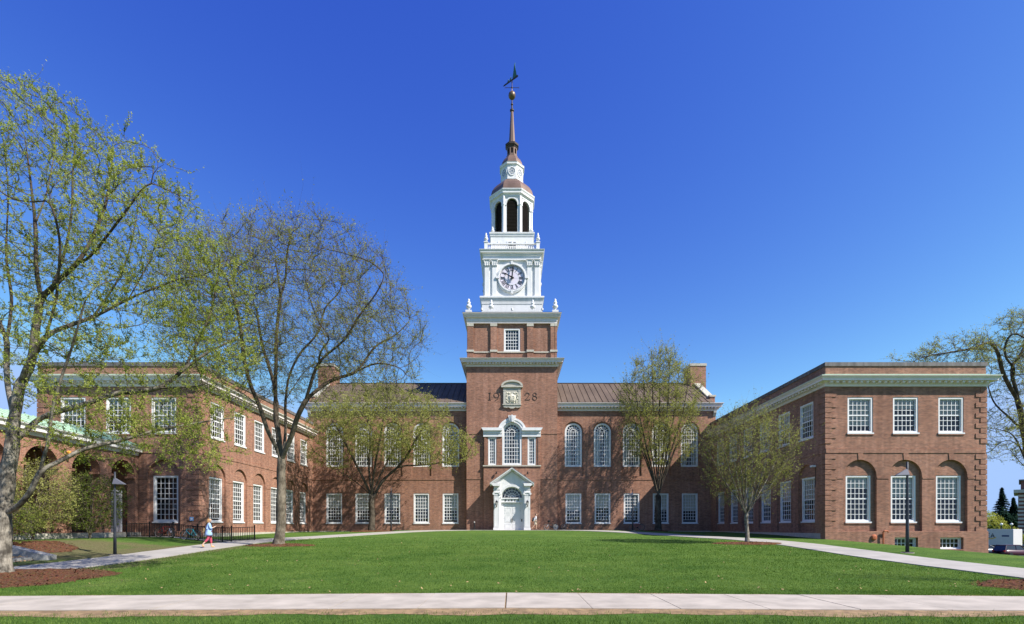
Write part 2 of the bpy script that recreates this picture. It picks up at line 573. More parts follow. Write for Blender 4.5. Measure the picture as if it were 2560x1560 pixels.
def wall_panel(mb, outline, d, kids, y=0.0):
    """flat wall at depth d with openings; kids are (outline, depth, sub): sub None = open, list = blind recess with its own openings."""
    loops = [[Vector((p[0], p[1], 0)) for p in outline]] + [[Vector((p[0], p[1], 0)) for p in k[0]] for k in kids]
    flat = [p for lp in loops for p in lp]
    i0 = len(mb.v)
    mb.v += [(p.x, d, p.y) for p in flat]
    for t in geometry.tessellate_polygon(loops):
        a, b, c = (flat[q] for q in t)
        cr = (b.x-a.x)*(c.y-a.y) - (b.y-a.y)*(c.x-a.x)
        t = t if cr > 0 else t[::-1]
        mb.f.append(tuple(i0 + q for q in t))
    for out, dep, sub in kids:
        k = len(out)
        i1 = len(mb.v)
        mb.v += [(p[0], d, p[1]) for p in out] + [(p[0], d+dep, p[1]) for p in out]
        for j in range(k):
            a, b = i1 + j, i1 + (j+1) % k
            mb.f.append((a, b, b+k, a+k))
        if sub is not None:
            wall_panel(mb, out, d+dep, sub)

# ------------------------------------------------------------------ windows (a part with casing; sash, panes, sill, room as sub-parts)
_wc = {}
def window_meshes(w_, h, cols, rows, arched=False, cas=0.13, mun=0.045, raised=0.0, sill=True, meet=True, var=0):
    key = (w_, h, cols, rows, arched, cas, mun, raised, sill, meet, var)
    if key in _wc: return _wc[key]
    out = {}
    o_ = arch(0, w_, 0, h) if arched else rect(-w_/2, w_/2, 0, h)
    wi = w_ - 2*cas
    i_ = arch(0, wi, cas, h - cas) if arched else rect(-wi/2, wi/2, cas, h - cas)
    mb = MB(); mb.ring(o_, i_, 0.03, 0.24)
    o2 = arch(0, wi + 0.06, cas - 0.03, h - cas + 0.03) if arched else rect(-wi/2 - 0.03, wi/2 + 0.03, cas - 0.03, h - cas + 0.03)
    out['casing'] = mb.mesh('window', M['white'])
    mb = MB()
    s_ = 0.05
    zb = cas + raised
    zs = (h - cas - wi/2) if arched else h - cas
    i2 = arch(0, wi, zb, h - cas) if arched else rect(-wi/2, wi/2, zb, h - cas)
    i3 = arch(0, wi - 2*s_, zb + s_, h - cas - s_) if arched else rect(-wi/2 + s_, wi/2 - s_, zb + s_, h - cas - s_)
    mb.ring([(x*0.999, z) for x, z in i2], i3, 0.13, 0.19)
    g0, g1 = -wi/2 + s_, wi/2 - s_
    for c in range(1, cols):
        x = g0 + (g1 - g0)*c/cols
        mb.box(x - mun/2, x + mun/2, 0.14, 0.17, zb + s_, zs if arched else h - cas - s_)
    z0, z1 = zb + s_, (zs if arched else h - cas - s_)
    for r_ in range(1, rows + (1 if arched else 0)):
        z = z0 + (z1 - z0)*r_/rows
        big = meet and r_ == rows//2
        t = 0.045 if big else mun/2
        mb.box(g0, g1, 0.12 if big else 0.137, 0.173, z - t, z + t)
    if arched:
        rr = (g1 - g0)/2
        for f in (0.36, 0.70):
            pts = [(rr*f*math.cos(math.pi*j/12), zs + rr*f*math.sin(math.pi*j/12)) for j in range(13)]
            mb.ribbon(pts, mun, 0.1385, 0.1715)
        for a in range(1, 7):
            t = math.pi*a/7
            mb.ribbon([(rr*0.36*math.cos(t), zs + rr*0.36*math.sin(t)), (rr*math.cos(t), zs + rr*math.sin(t))], mun, 0.141, 0.169)
    out['sash'] = mb.mesh('sash', M['white'])
    # panes: real quads, each a little out of true
    rg = random.Random(hash((round(w_*100), round(h*100), cols, rows, var)) & 0xffff)
    singles, allp = [], MB()
    def pane(poly):
        tx, tz = rg.uniform(-0.02, 0.02), rg.uniform(-0.02, 0.02)
        cx = sum(p[0] for p in poly)/len(poly); cz = sum(p[1] for p in poly)/len(poly)
        return [(x, 0.1585 + tx*(x-cx) + tz*(z-cz), z) for x, z in poly]
    for r_ in range(rows):
        for c in range(cols):
            xa, xb = g0 + (g1-g0)*c/cols, g0 + (g1-g0)*(c+1)/cols
            za, zb2 = z0 + (z1-z0)*r_/rows, z0 + (z1-z0)*(r_+1)/rows
            q = pane(rect(xa, xb, za, zb2))
            singles.append(q); allp.poly(q)
    if arched:
        rr = (g1-g0)/2
        for a in range(7):
            t0, t1 = math.pi*a/7, math.pi*(a+1)/7
            tm = (t0+t1)/2
            q = pane([(0, zs), (rr*math.cos(t0), zs + rr*math.sin(t0)), (rr*math.cos(tm), zs + rr*math.sin(tm)), (rr*math.cos(t1), zs + rr*math.sin(t1))])
            allp.poly(q)
    out['singles'] = []
    for q in singles:
        m1 = MB(); m1.poly(q); out['singles'].append(m1.mesh('pane', M['glass']))
    out['panes'] = allp.mesh('panes', M['glass'])
    mb = MB()
    if sill:
        mb.box(-w_/2 - 0.05, w_/2 + 0.05, -0.07, 0.20, -0.09, 0.012)
    else:
        mb.box(-w_/2, w_/2, 0.02, 0.20, -0.03, 0.01)
    out['sill'] = mb.mesh('sill', M['white'])
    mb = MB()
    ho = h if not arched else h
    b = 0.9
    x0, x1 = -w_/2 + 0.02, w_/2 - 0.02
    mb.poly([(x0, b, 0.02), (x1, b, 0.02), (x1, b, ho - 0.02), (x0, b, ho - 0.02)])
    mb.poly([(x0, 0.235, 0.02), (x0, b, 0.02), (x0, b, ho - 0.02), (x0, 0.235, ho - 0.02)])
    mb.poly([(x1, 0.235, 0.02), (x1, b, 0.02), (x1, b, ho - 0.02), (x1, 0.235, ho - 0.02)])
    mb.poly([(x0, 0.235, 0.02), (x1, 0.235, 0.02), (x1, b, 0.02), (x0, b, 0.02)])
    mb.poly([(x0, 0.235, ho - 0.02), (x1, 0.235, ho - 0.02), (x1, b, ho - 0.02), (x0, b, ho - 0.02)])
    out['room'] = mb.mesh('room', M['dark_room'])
    out['dims'] = (wi, cas, h, zs)
    _wc[key] = out
    return out

_bl = {}
def blind_mesh(wi, z0, z1):
    k = (round(wi, 3), round(z0, 3), round(z1, 3))
    if k not in _bl:
        mb = MB()
        n = max(3, int((z1 - z0)/0.09))
        for j in range(n):      # a slatted blind, every slat tipped
            a = z0 + (z1-z0)*j/n
            b = z0 + (z1-z0)*(j+1)/n
            mb.poly([(-wi/2 + 0.01, 0.197, a), (wi/2 - 0.01, 0.197, a), (wi/2 - 0.01, 0.212, b), (-wi/2 + 0.01, 0.212, b)])
        _bl[k] = mb.mesh('blind', M['blind'])
    return _bl[k]

_cu = {}
def curtain_mesh(wi, z0, z1):
    k = (round(wi, 3), round(z0, 3), round(z1, 3))
    if k not in _cu:
        mb = MB()
        for s in (-1, 1):
            n = 10
            pr = []
            for j in range(n+1):
                x = s*(wi/2 - 0.02 - (0.30*wi)*j/n)
                pr.append((x, 0.30 + 0.035*math.sin(j*2.4)))
            for j in range(n):
                a, b = pr[j], pr[j+1]
                mb.poly([(a[0], a[1], z0), (b[0], b[1], z0), (b[0], b[1], z1), (a[0], a[1], z1)])
        _cu[k] = mb.mesh('curtain', M['curtain'])
    return _cu[k]

_wr = random.Random(23)
def put_window(parent, loc, rz, w_, h, cols, rows, single=False, blind=0.0, curtain=False, label=None, **kw):
    kw['var'] = _wr.randrange(4)
    if kw.get('raised'): kw['raised'] = _wr.choice((kw['raised'], kw['raised'], 0.5*kw['raised'], 0.0))
    if blind: blind = min(0.8, max(0.15, blind + _wr.choice((0, 0, 0, -0.06, 0.06, -0.14, 0.1))))
    ms = window_meshes(w_, h, cols, rows, **kw)
    wd = link('window', ms['casing'], parent, loc, rz)
    if label: wd['label'] = label
    link('sash', ms['sash'], wd, world=False)
    link('sill', ms['sill'], wd, world=False)
    link('room', ms['room'], wd, world=False)
    if single:
        for me in ms['singles']:
            link('pane', me, wd, world=False)
    else:
        tag(link('panes', ms['panes'], wd, world=False), kind='stuff')
    wi, cas, hh, zs = ms['dims']
    if blind:
        link('blind', blind_mesh(wi, hh - cas - (hh - 2*cas)*blind, hh - cas if not kw.get('arched') else zs), wd, world=False)
    if curtain:
        link('curtain', curtain_mesh(wi, cas, zs if kw.get('arched') else hh - cas), wd, world=False)
    return wd

# ================================================================== GROUND
def sst(a, b, x):
    t = np.clip((np.asarray(x, dtype=float) - a)/(b - a), 0, 1)
    return t*t*(3 - 2*t)

def gz_np(x, y):
    x = np.asarray(x, dtype=float); y = np.asarray(y, dtype=float)
    z = -1.3 + 1.3*np.clip((y - 14)/43.0, 0, 1)
    z = z - 0.20*sst(12, 23, np.abs(x))*sst(45, 60, y)
    drop = 0.105*np.clip(x - 24, 0, 12) + 0.07*np.clip(x - 36, 0, 34)
    z = z - drop*sst(13, 28, y)
    wbank = sst(20.2, 25.2, -x)*sst(22.5, 28.5, y)*(1 - sst(39, 45, y))
    z = z + wbank*np.maximum(0, -0.36 - z)
    return z

def gz(x, y):
    return float(gz_np(x, y))

PATH_R = [(17.3, 12.2), (17.2, 16), (17.1, 22), (17.6, 27), (18.1, 33), (17.5, 38), (15.6, 42), (13.6, 47), (11.4, 52), (8.6, 55.8), (5.2, 57.6)]
PATH_L = [(-x, y) for x, y in PATH_R]

def smooth_line(pts, step=0.8):
    out = []
    for j in range(len(pts)-1):
        p0, p1, p2, p3 = pts[max(j-1, 0)], pts[j], pts[j+1], pts[min(j+2, len(pts)-1)]
        n = max(2, int(math.dist(p1, p2)/step))
        for q in range(n):
            t = q/n
            out.append(tuple(0.5*((2*p1[i]) + (-p0[i]+p2[i])*t + (2*p0[i]-5*p1[i]+4*p2[i]-p3[i])*t*t + (-p0[i]+3*p1[i]-3*p2[i]+p3[i])*t**3) for i in (0, 1)))
    out.append(pts[-1])
    return out

LINE_R, LINE_L = smooth_line(PATH_R), smooth_line(PATH_L)
def walk_far(x):  return 12.62 - 0.055*abs(x)
def walk_near(x): return 10.28 - 0.034*abs(x)
BEDS = [(-16.6, 15.5, 3.7, 2.9), (-14.2, 31.0, 2.1, 0.95), (-14.9, 53.8, 2.3, 1.1), (15.3, 32.8, 2.3, 0.9), (15.9, 55.8, 1.3, 0.6), (15.6, 14.1, 2.6, 1.2)]
BANK_BED = (-24.8, 25.6, 2.6, 1.7)

def path_dist(x, y):
    d = np.full(np.shape(x), 1e9)
    for ln in (LINE_R, LINE_L, [(-6, 57.9), (6, 57.9)]):
        P = np.array(ln)
        for a, b in zip(P[:-1], P[1:]):
            ab = b - a
            t = np.clip(((x-a[0])*ab[0] + (y-a[1])*ab[1])/(ab @ ab), 0, 1)
            d = np.minimum(d, np.hypot(x - a[0] - t*ab[0], y - a[1] - t*ab[1]))
    return d

xs = np.unique(np.concatenate([np.arange(-46, 62.01, 0.75), np.linspace(-900, -46, 16), np.linspace(62, 160, 40), np.linspace(160, 1100, 14)]))
ys = np.unique(np.concatenate([np.arange(4, 72.01, 0.75), np.linspace(-500, 4, 18), np.linspace(72, 170, 34), np.linspace(170, 1400, 14)]))
GX, GY = np.meshgrid(xs, ys)
GZ = gz_np(GX, GY)
nx, ny = len(xs), len(ys)
idx = np.arange(nx*ny).reshape(ny, nx)
F = np.stack([idx[:-1, :-1], idx[:-1, 1:], idx[1:, 1:], idx[1:, :-1]], -1).reshape(-1, 4)
me = np_mesh('ground', np.stack([GX, GY, GZ], -1).reshape(-1, 3), F, M['lawn'], True)
near = (np.abs(GX) < 45) & (GY > 4) & (GY < 62)
wn = np.zeros_like(GX)
px_, py_ = GX[near], GY[near]
pd = path_dist(px_, py_)
v = 0.55*(1 - sst(1.4, 3.2, pd))*(px_ < 0)*(py_ < 40) + 0.16*(1 - sst(1.4, 2.2, pd))
v += 0.62*(1 - sst(-20.2, -18.0, px_))*sst(-27.5, -24.0, px_)*sst(21, 24, py_)*(1 - sst(29, 32.5, py_))
v += 0.30*(1 - sst(-15, -9, px_))*(1 - sst(24, 33, py_))*sst(14, 17, py_)
wn[near] = np.clip(v, 0, 1)
at = me.attributes.new('worn', 'FLOAT', 'POINT')
at.data.foreach_set('value', wn.ravel().astype(np.float32))
ground = link('ground', me)
ground['kind'] = 'structure'

def strip_sheet(name, line, wid, lift, mat, ragged=0.0, seed=1):
    rg = random.Random(seed)
    L = []
    P = [Vector(p) for p in line]
    mb = MB()
    k = 5
    for j, p in enumerate(P):
        d = (P[min(j+1, len(P)-1)] - P[max(j-1, 0)]).normalized()
        nrm = Vector((-d.y, d.x))
        for q in range(k):
            e = (q/(k-1) - 0.5)*wid
            if q in (0, k-1): e += rg.uniform(-ragged, ragged)
            xy = p + nrm*e
            mb.v.append((xy.x, xy.y, gz(xy.x, xy.y) + lift))
    for j in range(len(P)-1):
        for q in range(k-1):
            a = j*k + q
            mb.f.append((a, a+1, a+k+1, a+k)[::-1])
    # a low edge down into the turf
    n0 = len(mb.v)
    for q in (0, k-1):
        for j in range(len(P)):
            x, y, z = mb.v[j*k + q]
            mb.v.append((x, y, z - 0.12))
        s = n0 + (0 if q == 0 else len(P))
        for j in range(len(P)-1):
            mb.f.append((j*k+q, (j+1)*k+q, s+j+1, s+j))
    o = mb.build(name, mat)
    o['kind'] = 'structure'
    return o

strip_sheet('footpath', LINE_R, 2.75, 0.035, M['concrete_path'], 0.035, 3)
strip_sheet('footpath', LINE_L, 2.75, 0.035, M['concrete_path'], 0.035, 4)
strip_sheet('footpath', [(x, 58.0) for x in np.arange(-6.5, 6.6, 0.8)], 2.4, 0.03, M['concrete_path'], 0.02, 5)

# the pavement across the foreground: one concrete slab after another
walk = link('sidewalk', MB().slab([(-30, walk_near(30) - 0.02), (0, walk_near(0) - 0.02), (30, walk_near(30) - 0.02), (30, walk_far(30) + 0.02), (0, walk_far(0) + 0.02), (-30, walk_far(30) + 0.02)], -1.45, -1.296).mesh('sidewalk', M['soil']))
walk['kind'] = 'structure'
rg = random.Random(5)
x = -0.145 - 1.76*15
while x < 30:
    x1 = x + 1.76
    g = 0.009 if abs(x + 0.145) > 0.1 else 0.028
    a, b = x + g, x1 - 0.007
    lift = rg.uniform(-0.004, 0.004)
    MB().slab([(a, walk_near(a)), (b, walk_near(b)), (b, walk_far(b)), (a, walk_far(a))], -1.36, -1.274 + lift).build('slab', M['concrete'], walk, world=False)
    x = x1

# bare earth along both edges of the pavement
def soil_strip(fn, lo, hi, seed):
    rg = random.Random(seed)
    mb = MB()
    xs_ = np.arange(-20, 20.01, 0.16)
    for x_ in xs_:
        w0 = 1 + 0.25*math.sin(x_*0.9 + seed) + 0.2*math.sin(x_*2.7 + seed*2) + rg.uniform(-0.12, 0.12)
        ya = fn(x_) + (0.01 if hi > 0 else -0.01)
        yb = fn(x_) + (lo + (hi - lo)*max(0.0, min(1.6, w0))/1.6)
        mb.v += [(x_, ya, gz(x_, ya) + 0.012), (x_, yb, gz(x_, yb) + 0.006)]
    for j in range(len(xs_)-1):
        mb.f.append((2*j, 2*j+2, 2*j+3, 2*j+1))
    o = mb.build('bare_earth', M['soil'])
    o['kind'] = 'structure'
soil_strip(walk_near, -0.30, -0.85, 2)
soil_strip(walk_far, 0.03, 0.30, 5)

def bed(cx, cy, rx, ry, seed, name='mulch_bed'):
    rg = random.Random(seed)
    mb = MB()
    n, rings = 72, 12
    ph = [rg.uniform(0, 6.28) for _ in range(4)]
    mb.v.append((cx, cy, gz(cx, cy) + 0.10))
    for q in range(1, rings+1):
        f = q/rings
        for j in range(n):
            t = 2*math.pi*j/n
            wob = 1 + 0.05*math.sin(3*t + ph[0]) + 0.04*math.sin(7*t + ph[1]) + (rg.uniform(-0.03, 0.03) if q == rings else 0)
            x_, y_ = cx + rx*f*wob*math.cos(t), cy + ry*f*wob*math.sin(t)
            if name == 'mulch_bed' and cy < 16:
                y_ = max(y_, walk_far(x_) + 0.05)
            mb.v.append((x_, y_, gz(x_, y_) + 0.10*(1 - f**2) + 0.008 + rg.uniform(0, 0.05)*(q < rings)))
    for j in range(n):
        mb.f.append((0, 1 + j, 1 + (j+1) % n))
        for q in range(rings-1):
            a, b = 1 + q*n + j, 1 + q*n + (j+1) % n
            mb.f.append((a, a+n, b+n, b))
    o = mb.build(name, M['mulch'])
    o['kind'] = 'structure'
for j, b_ in enumerate(BEDS):
    bed(*b_, 20 + j)
bed(*BANK_BED, 44)

# parking street at the far right
mb = MB()
pts = [(44, 64), (60, 62), (80, 62), (130, 66), (130, 92), (80, 84), (60, 80), (44, 78)]
line = [(x_, 72 + 0.06*(x_-44)) for x_ in np.arange(38, 140, 3.0)]
strip_sheet('street', line, 17, 0.03, M['asphalt'], 0.0, 8)
strip_sheet('pavement', [(x_, 62.6 + 0.06*(x_-44)) for x_ in np.arange(40, 140, 3.0)], 1.6, 0.10, M['concrete_path'], 0.0, 9)

# ================================================================== BRICK HALL
YM = 60.6
hall = thing('brick_hall', 'long brick hall with round-arched windows and brown metal roof behind the tower', 'building', (0, YM, 0))
WX = [7.33 + 3.47*i for i in range(5)]
kids = []
for s in (-1, 1):
    for X in WX:
        X *= s
        kids.append((arch(X, 2.36, 6.45, 12.95), 0.13, [(arch(X, 2.03, 7.58, 12.78), 0.26, None)]))
        kids.append((rect(X - 0.94, X + 0.94, 0.83, 4.38), 0.26, None))
mb = MB()
wall_panel(mb, rect(-24.3, 24.3, -1.2, 14.3), 0, kids)
mb.box(-24.3, -24.0, 0.02, 14, -1.2, 14.3)
mb.box(24.0, 24.3, 0.02, 14, -1.2, 14.3)
mb.box(-24, 24, 13.7, 14, -1.2, 14.3)
mb.build('wall', M['brick'], hall, (0, YM, 0))
for s in (-1, 1):
    a, b = sorted((s*5.36, s*24.28))
    MB().box(a, b, -0.05, 0.01, 5.98, 6.22).build('string_course', M['brick'], hall, (0, YM, 0))
    MB().box(a, b, -0.09, 0.01, -1.2, -0.10).build('plinth', M['stone'], hall, (0, YM, 0))
    edges = [5.36] + [e for X in WX for e in (X - 1.2, X + 1.2)] + [24.28]
    for q in range(0, len(edges), 2):
        a, b = sorted((s*edges[q], s*edges[q+1]))
        MB().box(a, b, -0.04, 0.01, 11.50, 11.64).build('impost_band', M['brick'], hall, (0, YM, 0))
    for X in WX:
        MB().prism([(s*X - 0.13, 12.96), (s*X + 0.13, 12.96), (s*X + 0.17, 13.2), (s*X - 0.17, 13.2)], -0.02, 0.01).build('keystone', M['brick_arch'], hall, (0, YM, 0))
        put_window(hall, (s*X, YM + 0.13, 7.58), 0, 2.03, 5.20, 6, 9, arched=True, cas=0.16, mun=0.058, sill=False, curtain=True)
        put_window(hall, (s*X, YM, 0.83), 0, 1.88, 3.55, 5, 8, cas=0.15, mun=0.055, raised=0.22, blind=0.5)
        MB().box(s*X - 1.0, s*X + 1.0, -0.05, 0.02, 0.66, 0.735).build('brick_sill', M['brick_arch'], hall, (0, YM, 0))

def cornice_profile(z0, z1, out):
    h = z1 - z0
    return [(-0.02, z0), (0.10, z0), (0.10, z0 + 0.42*h), (0.16, z0 + 0.5*h), (out*0.70, z0 + 0.53*h), (out*0.70, z0 + 0.53*h - 0.015), (out*0.76, z0 + 0.53*h - 0.015),
            (out*0.76, z0 + 0.72*h), (out*0.82, z0 + 0.76*h), (out*0.86, z0 + 0.85*h), (out*0.97, z0 + 0.94*h), (out, z0 + 0.95*h), (out, z1), (-0.02, z1 + 0.01)]

def modillions(path, closed, z0, z1, d0, d1, wid, gap):
    mb = MB()
    k = len(path)
    for j in range(k if closed else k-1):
        a, b = Vector(path[j]), Vector(path[(j+1) % k])
        d = b - a; L = d.length; d.normalize()
        n = Vector((d.y, -d.x))
        m_ = max(1, int(L/gap))
        for q in range(m_):
            c = a + d*((q + 0.5)*L/m_)
            p = [c - d*wid/2 + n*d0, c + d*wid/2 + n*d0, c + d*wid/2 + n*d1, c - d*wid/2 + n*d1]
            mb.slab([(v_.x, v_.y) for v_ in p], z0, z1)
    return mb

def cornice(parent, path, closed, z0, z1, out, mat, mod=True, wid=0.2, gap=0.4):
    MB().sweep(path, cornice_profile(z0, z1, out), closed).build('cornice', mat, parent)
    if mod:
        h = z1 - z0
        tag(modillions(path, closed, z0 + 0.30*h, z0 + 0.515*h, 0.09, out*0.62, wid, gap).build('modillions', mat, parent), kind='stuff')

cornice(hall, [(5.34, YM), (24.3, YM), (24.3, YM + 0.9)], False, 14.2, 15.05, 0.72, M['cream'], wid=0.2, gap=0.39)
cornice(hall, [(-24.3, YM + 0.9), (-24.3, YM), (-5.34, YM)], False, 14.2, 15.05, 0.72, M['cream'], wid=0.2, gap=0.39)
# standing-seam copper roof, panel by panel
def seam_panel(wid, y0, z0, y1, z1, mat, rib=0.045):
    mb = MB()
    dy, dz = y1 - y0, z1 - z0
    L = math.hypot(dy, dz)
    ny_, nz_ = -dz/L, dy/L
    mb.v += [(0.003, y0, z0), (wid - 0.003, y0, z0), (wid - 0.003, y1, z1), (0.003, y1, z1),
             (0.003, y0 - ny_*0.04, z0 - nz_*0.04), (wid - 0.003, y0 - ny_*0.04, z0 - nz_*0.04)]
    mb.f += [(0, 1, 2, 3), (4, 5, 1, 0)]
    i = len(mb.v)
    for x_ in (0.003, 0.003 + rib):
        mb.v += [(x_, y0, z0), (x_, y0 + ny_*0.06, z0 + nz_*0.06), (x_, y1 + ny_*0.06, z1 + nz_*0.06), (x_, y1, z1)]
    mb.f += [(i, i+1, i+2, i+3), (i+7, i+6, i+5, i+4), (i+1, i+5, i+6, i+2), (i, i+4, i+5, i+1)]
    return mb.mesh('roof_panel', mat)
RZ0, RZ1, RY0, RY1 = 15.09, 19.35, -0.72, 6.6
pm = seam_panel(0.69, RY0, RZ0, RY1, RZ1, M['roof_copper'])
rg = random.Random(3)
for s in (-1, 1):
    for q in range(27):
        x_ = 5.2 + 0.69*q if s > 0 else -5.2 - 0.69*(q+1)
        link('roof_panel', pm, hall, (x_, YM, rg.uniform(-0.012, 0.012)))
MB().prism([(0, 0)], 0, 0) if False else None
mb = MB()
mb.poly([(-23.9, RY1, RZ1 - 0.02), (23.9, RY1, RZ1 - 0.02), (23.9, 14, 15.1), (-23.9, 14, 15.1)])
mb.build('rear_roof', M['roof_copper'], hall, (0, YM, 0))
mb = MB(); mb.box(-23.9, 23.9, RY1 - 0.12, RY1 + 0.12, RZ1 - 0.02, RZ1 + 0.07)
mb.build('ridge_cap', M['dark_copper'], hall, (0, YM, 0))
mb = MB(); mb.box(-24.95, 24.95, -0.70, 0.3, 15.055, 15.085)
def prism_x(pts, x0, x1):
    """(y, z) outline run along x."""
    m_ = MB()
    i, k = 0, len(pts)
    m_.v = [(x0, y, z) for y, z in pts] + [(x1, y, z) for y, z in pts]
    m_.f = [tuple(range(k)), tuple(range(2*k-1, k-1, -1))]
    for j in range(k):
        a, b = j, (j+1) % k
        m_.f.append((a, a+k, b+k, b))
    return m_
for s in (-1, 1):
    x0, x1 = sorted((s*23.75, s*24.35))
    prism_x([(0.35, 14.4), (0.35, 16.0), (0.9, 16.0), (6.6, 19.55), (12.4, 16.0), (13.6, 16.0), (13.6, 14.4)], x0, x1).build('gable_parapet', M['brick'], hall, (0, YM, 0))
    c0, c1 = sorted((s*23.66, s*24.44))
    prism_x([(0.24, 16.003), (0.24, 16.2), (0.95, 16.22), (5.4, 19.06), (5.4, 18.84), (0.95, 16.05), (0.9, 16.003)], c0, c1).build('coping', M['stone'], hall, (0, YM, 0))
    k0, k1 = sorted((s*23.2, s*25.2))
    MB().box(k0, k1, 5.4, 7.9, 15.5, 21.3).build('chimney', M['brick'], hall, (0, YM, 0))
    MB().box(k0 - 0.08, k1 + 0.08, 5.32, 7.98, 21.303, 21.62).build('chimney_cap', M['stone'], hall, (0, YM, 0))
    b0, b1 = sorted((s*23.95, s*24.28))
    prism_x([(-0.02, 13.55), (-0.32, 13.95), (-0.36, 14.18), (-0.02, 14.18)], b0, b1).build('bracket', M['stone'], hall, (0, YM, 0))

# ================================================================== SIDE WINGS
W, YF, XO = 23.76, 38.5, 35.92
def brick_wing(s):
    lab = ('brick wing on the shaded side with basement windows and a rust pipe at its foot' if s > 0 else
           'brick wing with a sunlit inner wall, standing behind the iron railing')
    t = thing('brick_wing', lab, 'building', (s*30, YF, 0), group='brick wings on either side of the lawn')
    # front
    fx = [26.39, 29.83, 33.27]
    kids = []
    for k, X in enumerate(fx):
        X *= s
        if s > 0 or k == 0:
            kids.append((arch(X, 2.5, 0.035, 5.47), 0.22, [(rect(X - 0.955, X + 0.955, 0.76, 4.29), 0.26, None)]))
        kids.append((rect(X - 0.955, X + 0.955, 7.50, 10.20), 0.26, None))
    mb = MB()
    a, b = sorted((s*W, s*XO))
    wall_panel(mb, rect(a, b, 0.03, 12.55), 0, kids)
    # outer side and parapet backs
    o0, o1 = sorted((s*XO, s*(XO - 0.3)))
    mb.box(o0, o1, 0.01, 24, -3.6, 12.55)
    i0, i1 = sorted((s*(W + 0.3), s*W))
    mb.poly([(s*(W + 0.3), 0.3, 11.5), (s*(W + 0.3), 22, 11.5), (s*(W + 0.3), 22, 12.55), (s*(W + 0.3), 0.3, 12.55)])
    mb.poly([(s*(W + 0.3), 0.3, 11.5), (s*(XO - 0.3), 0.3, 11.5), (s*(XO - 0.3), 0.3, 12.55), (s*(W + 0.3), 0.3, 12.55)])
    mb.build('wall', M['brick'], t, (0, YF, 0))
    mb = MB(); mb.box(a + 0.2, b - 0.2, 0.3, 24, 11.9, 12.0); mb.build('flat_roof', M['slate'], t, (0, YF, 0))
    # battered brick base
    kids = []
    if s > 0:
        for X in fx[1:]:
            kids.append((rect(X - 0.88, X + 0.88, -1.32, -0.42), 0.45, None))
    mb = MB()
    p0, p1 = sorted((s*(W - 0.07), s*(XO + 0.12)))
    wall_panel(mb, rect(p0, p1, -3.6, 0.03), 0, kids)
    mb.poly([(p0, 0, 0.03), (p1, 0, 0.03), (p1, 0.09, 0.05), (p0, 0.09, 0.05)])
    mb.box(*sorted((s*XO, s*(XO + 0.12))), 0.002, 24, -3.6, 0.032)
    mb.poly([(s*(W - 0.07), 0, -3.6), (s*(W - 0.07), 0.6, -3.6), (s*(W - 0.07), 0.6, 0.03), (s*(W - 0.07), 0, 0.03)])
    mb.build('base_wall', M['brick'], t, (0, YF - 0.08, 0))
    if s > 0:
        for X in fx[1:]:
            put_window(t, (X, YF - 0.08 + 0.18, -1.32), 0, 1.74, 0.90, 5, 2, single=True, cas=0.09, mun=0.045, sill=False, meet=False)
            MB().box(X - 0.92, X + 0.92, -0.06, 0.44, -1.40, -1.315).build('brick_sill', M['brick_arch'], t, (0, YF - 0.08, 0))
    for k, X in enumerate(fx):
        X *= s
        lit = {0: 0.8, 1: 0.3, 2: 0.62}[k]
        put_window(t, (X, YF, 7.50), 0, 1.91, 2.70, 5, 6, single=True, cas=0.13, mun=0.04, blind=lit)
        MB().box(X - 1.0, X + 1.0, -0.06, 0.02, 7.33, 7.405).build('brick_sill', M['brick_arch'], t, (0, YF, 0))
        if s > 0 or k == 0:
            put_window(t, (X, YF + 0.22, 0.76), 0, 1.91, 3.53, 5, 8, single=True, cas=0.13, mun=0.04, blind=0.40 if s > 0 else 0.0)
            MB().box(X - 1.0, X + 1.0, -0.06, 0.02, 0.59, 0.665).build('brick_sill', M['brick_arch'], t, (0, YF + 0.22, 0))
            MB().prism([(X - 0.15, 5.46), (X + 0.15, 5.46), (X + 0.20, 5.965), (X - 0.20, 5.965)], -0.04, 0.01).build('keystone', M['brick_arch'], t, (0, YF, 0))
    MB().box(a + 0.02, b - 0.02, -0.045, 0.01, 5.97, 6.30).build('string_course', M['brick'], t, (0, YF, 0))
    ed = [W + 0.83] + [e for X in fx for e in (X - 1.27, X + 1.27)] + [XO - 0.83]
    for q in range(0, len(ed), 2):
        MB().box(*sorted((s*ed[q], s*ed[q+1])), -0.035, 0.01, 4.02, 4.13).build('impost_band', M['brick'], t, (0, YF, 0))
    # inner side wall, facing the lawn
    rz = R(-90)*s
    uu = (lambda y: -y) if s > 0 else (lambda y: y)
    sy = [41.0 + 3.4*k for k in range(6)]
    kids = []
    for Y in sy:
        u = uu(Y)
        kids.append((arch(u, 2.3, 0.035, 5.40), 0.16, [(rect(u - 0.93, u + 0.93, 0.80, 4.36), 0.26, None)]))
        kids.append((rect(u - 0.93, u + 0.93, 7.46, 10.30), 0.26, None))
    mb = MB()
    ua, ub = sorted((uu(YF), uu(YM - 0.002)))
    wall_panel(mb, rect(ua, ub, -1.2, 12.55), 0, kids)
    mb.build('wall', M['brick'], t, (s*W, 0, 0), rz)
    for k, Y in enumerate(sy):
        put_window(t, (s*W, Y, 7.46), rz, 1.86, 2.84, 5, 6, cas=0.13, mun=0.05, blind=0.45)
        put_window(t, (s*(W + 0.16), Y, 0.80), rz, 1.86, 3.56, 5, 8, cas=0.13, mun=0.05, blind=0.5, raised=0.12)
    e0, e1 = sorted((uu(YF + 0.02), uu(YM - 0.06)))
    MB().box(e0, e1, -0.04, 0.01, 5.97, 6.22).build('string_course', M['brick'], t, (s*W, 0, 0), rz)
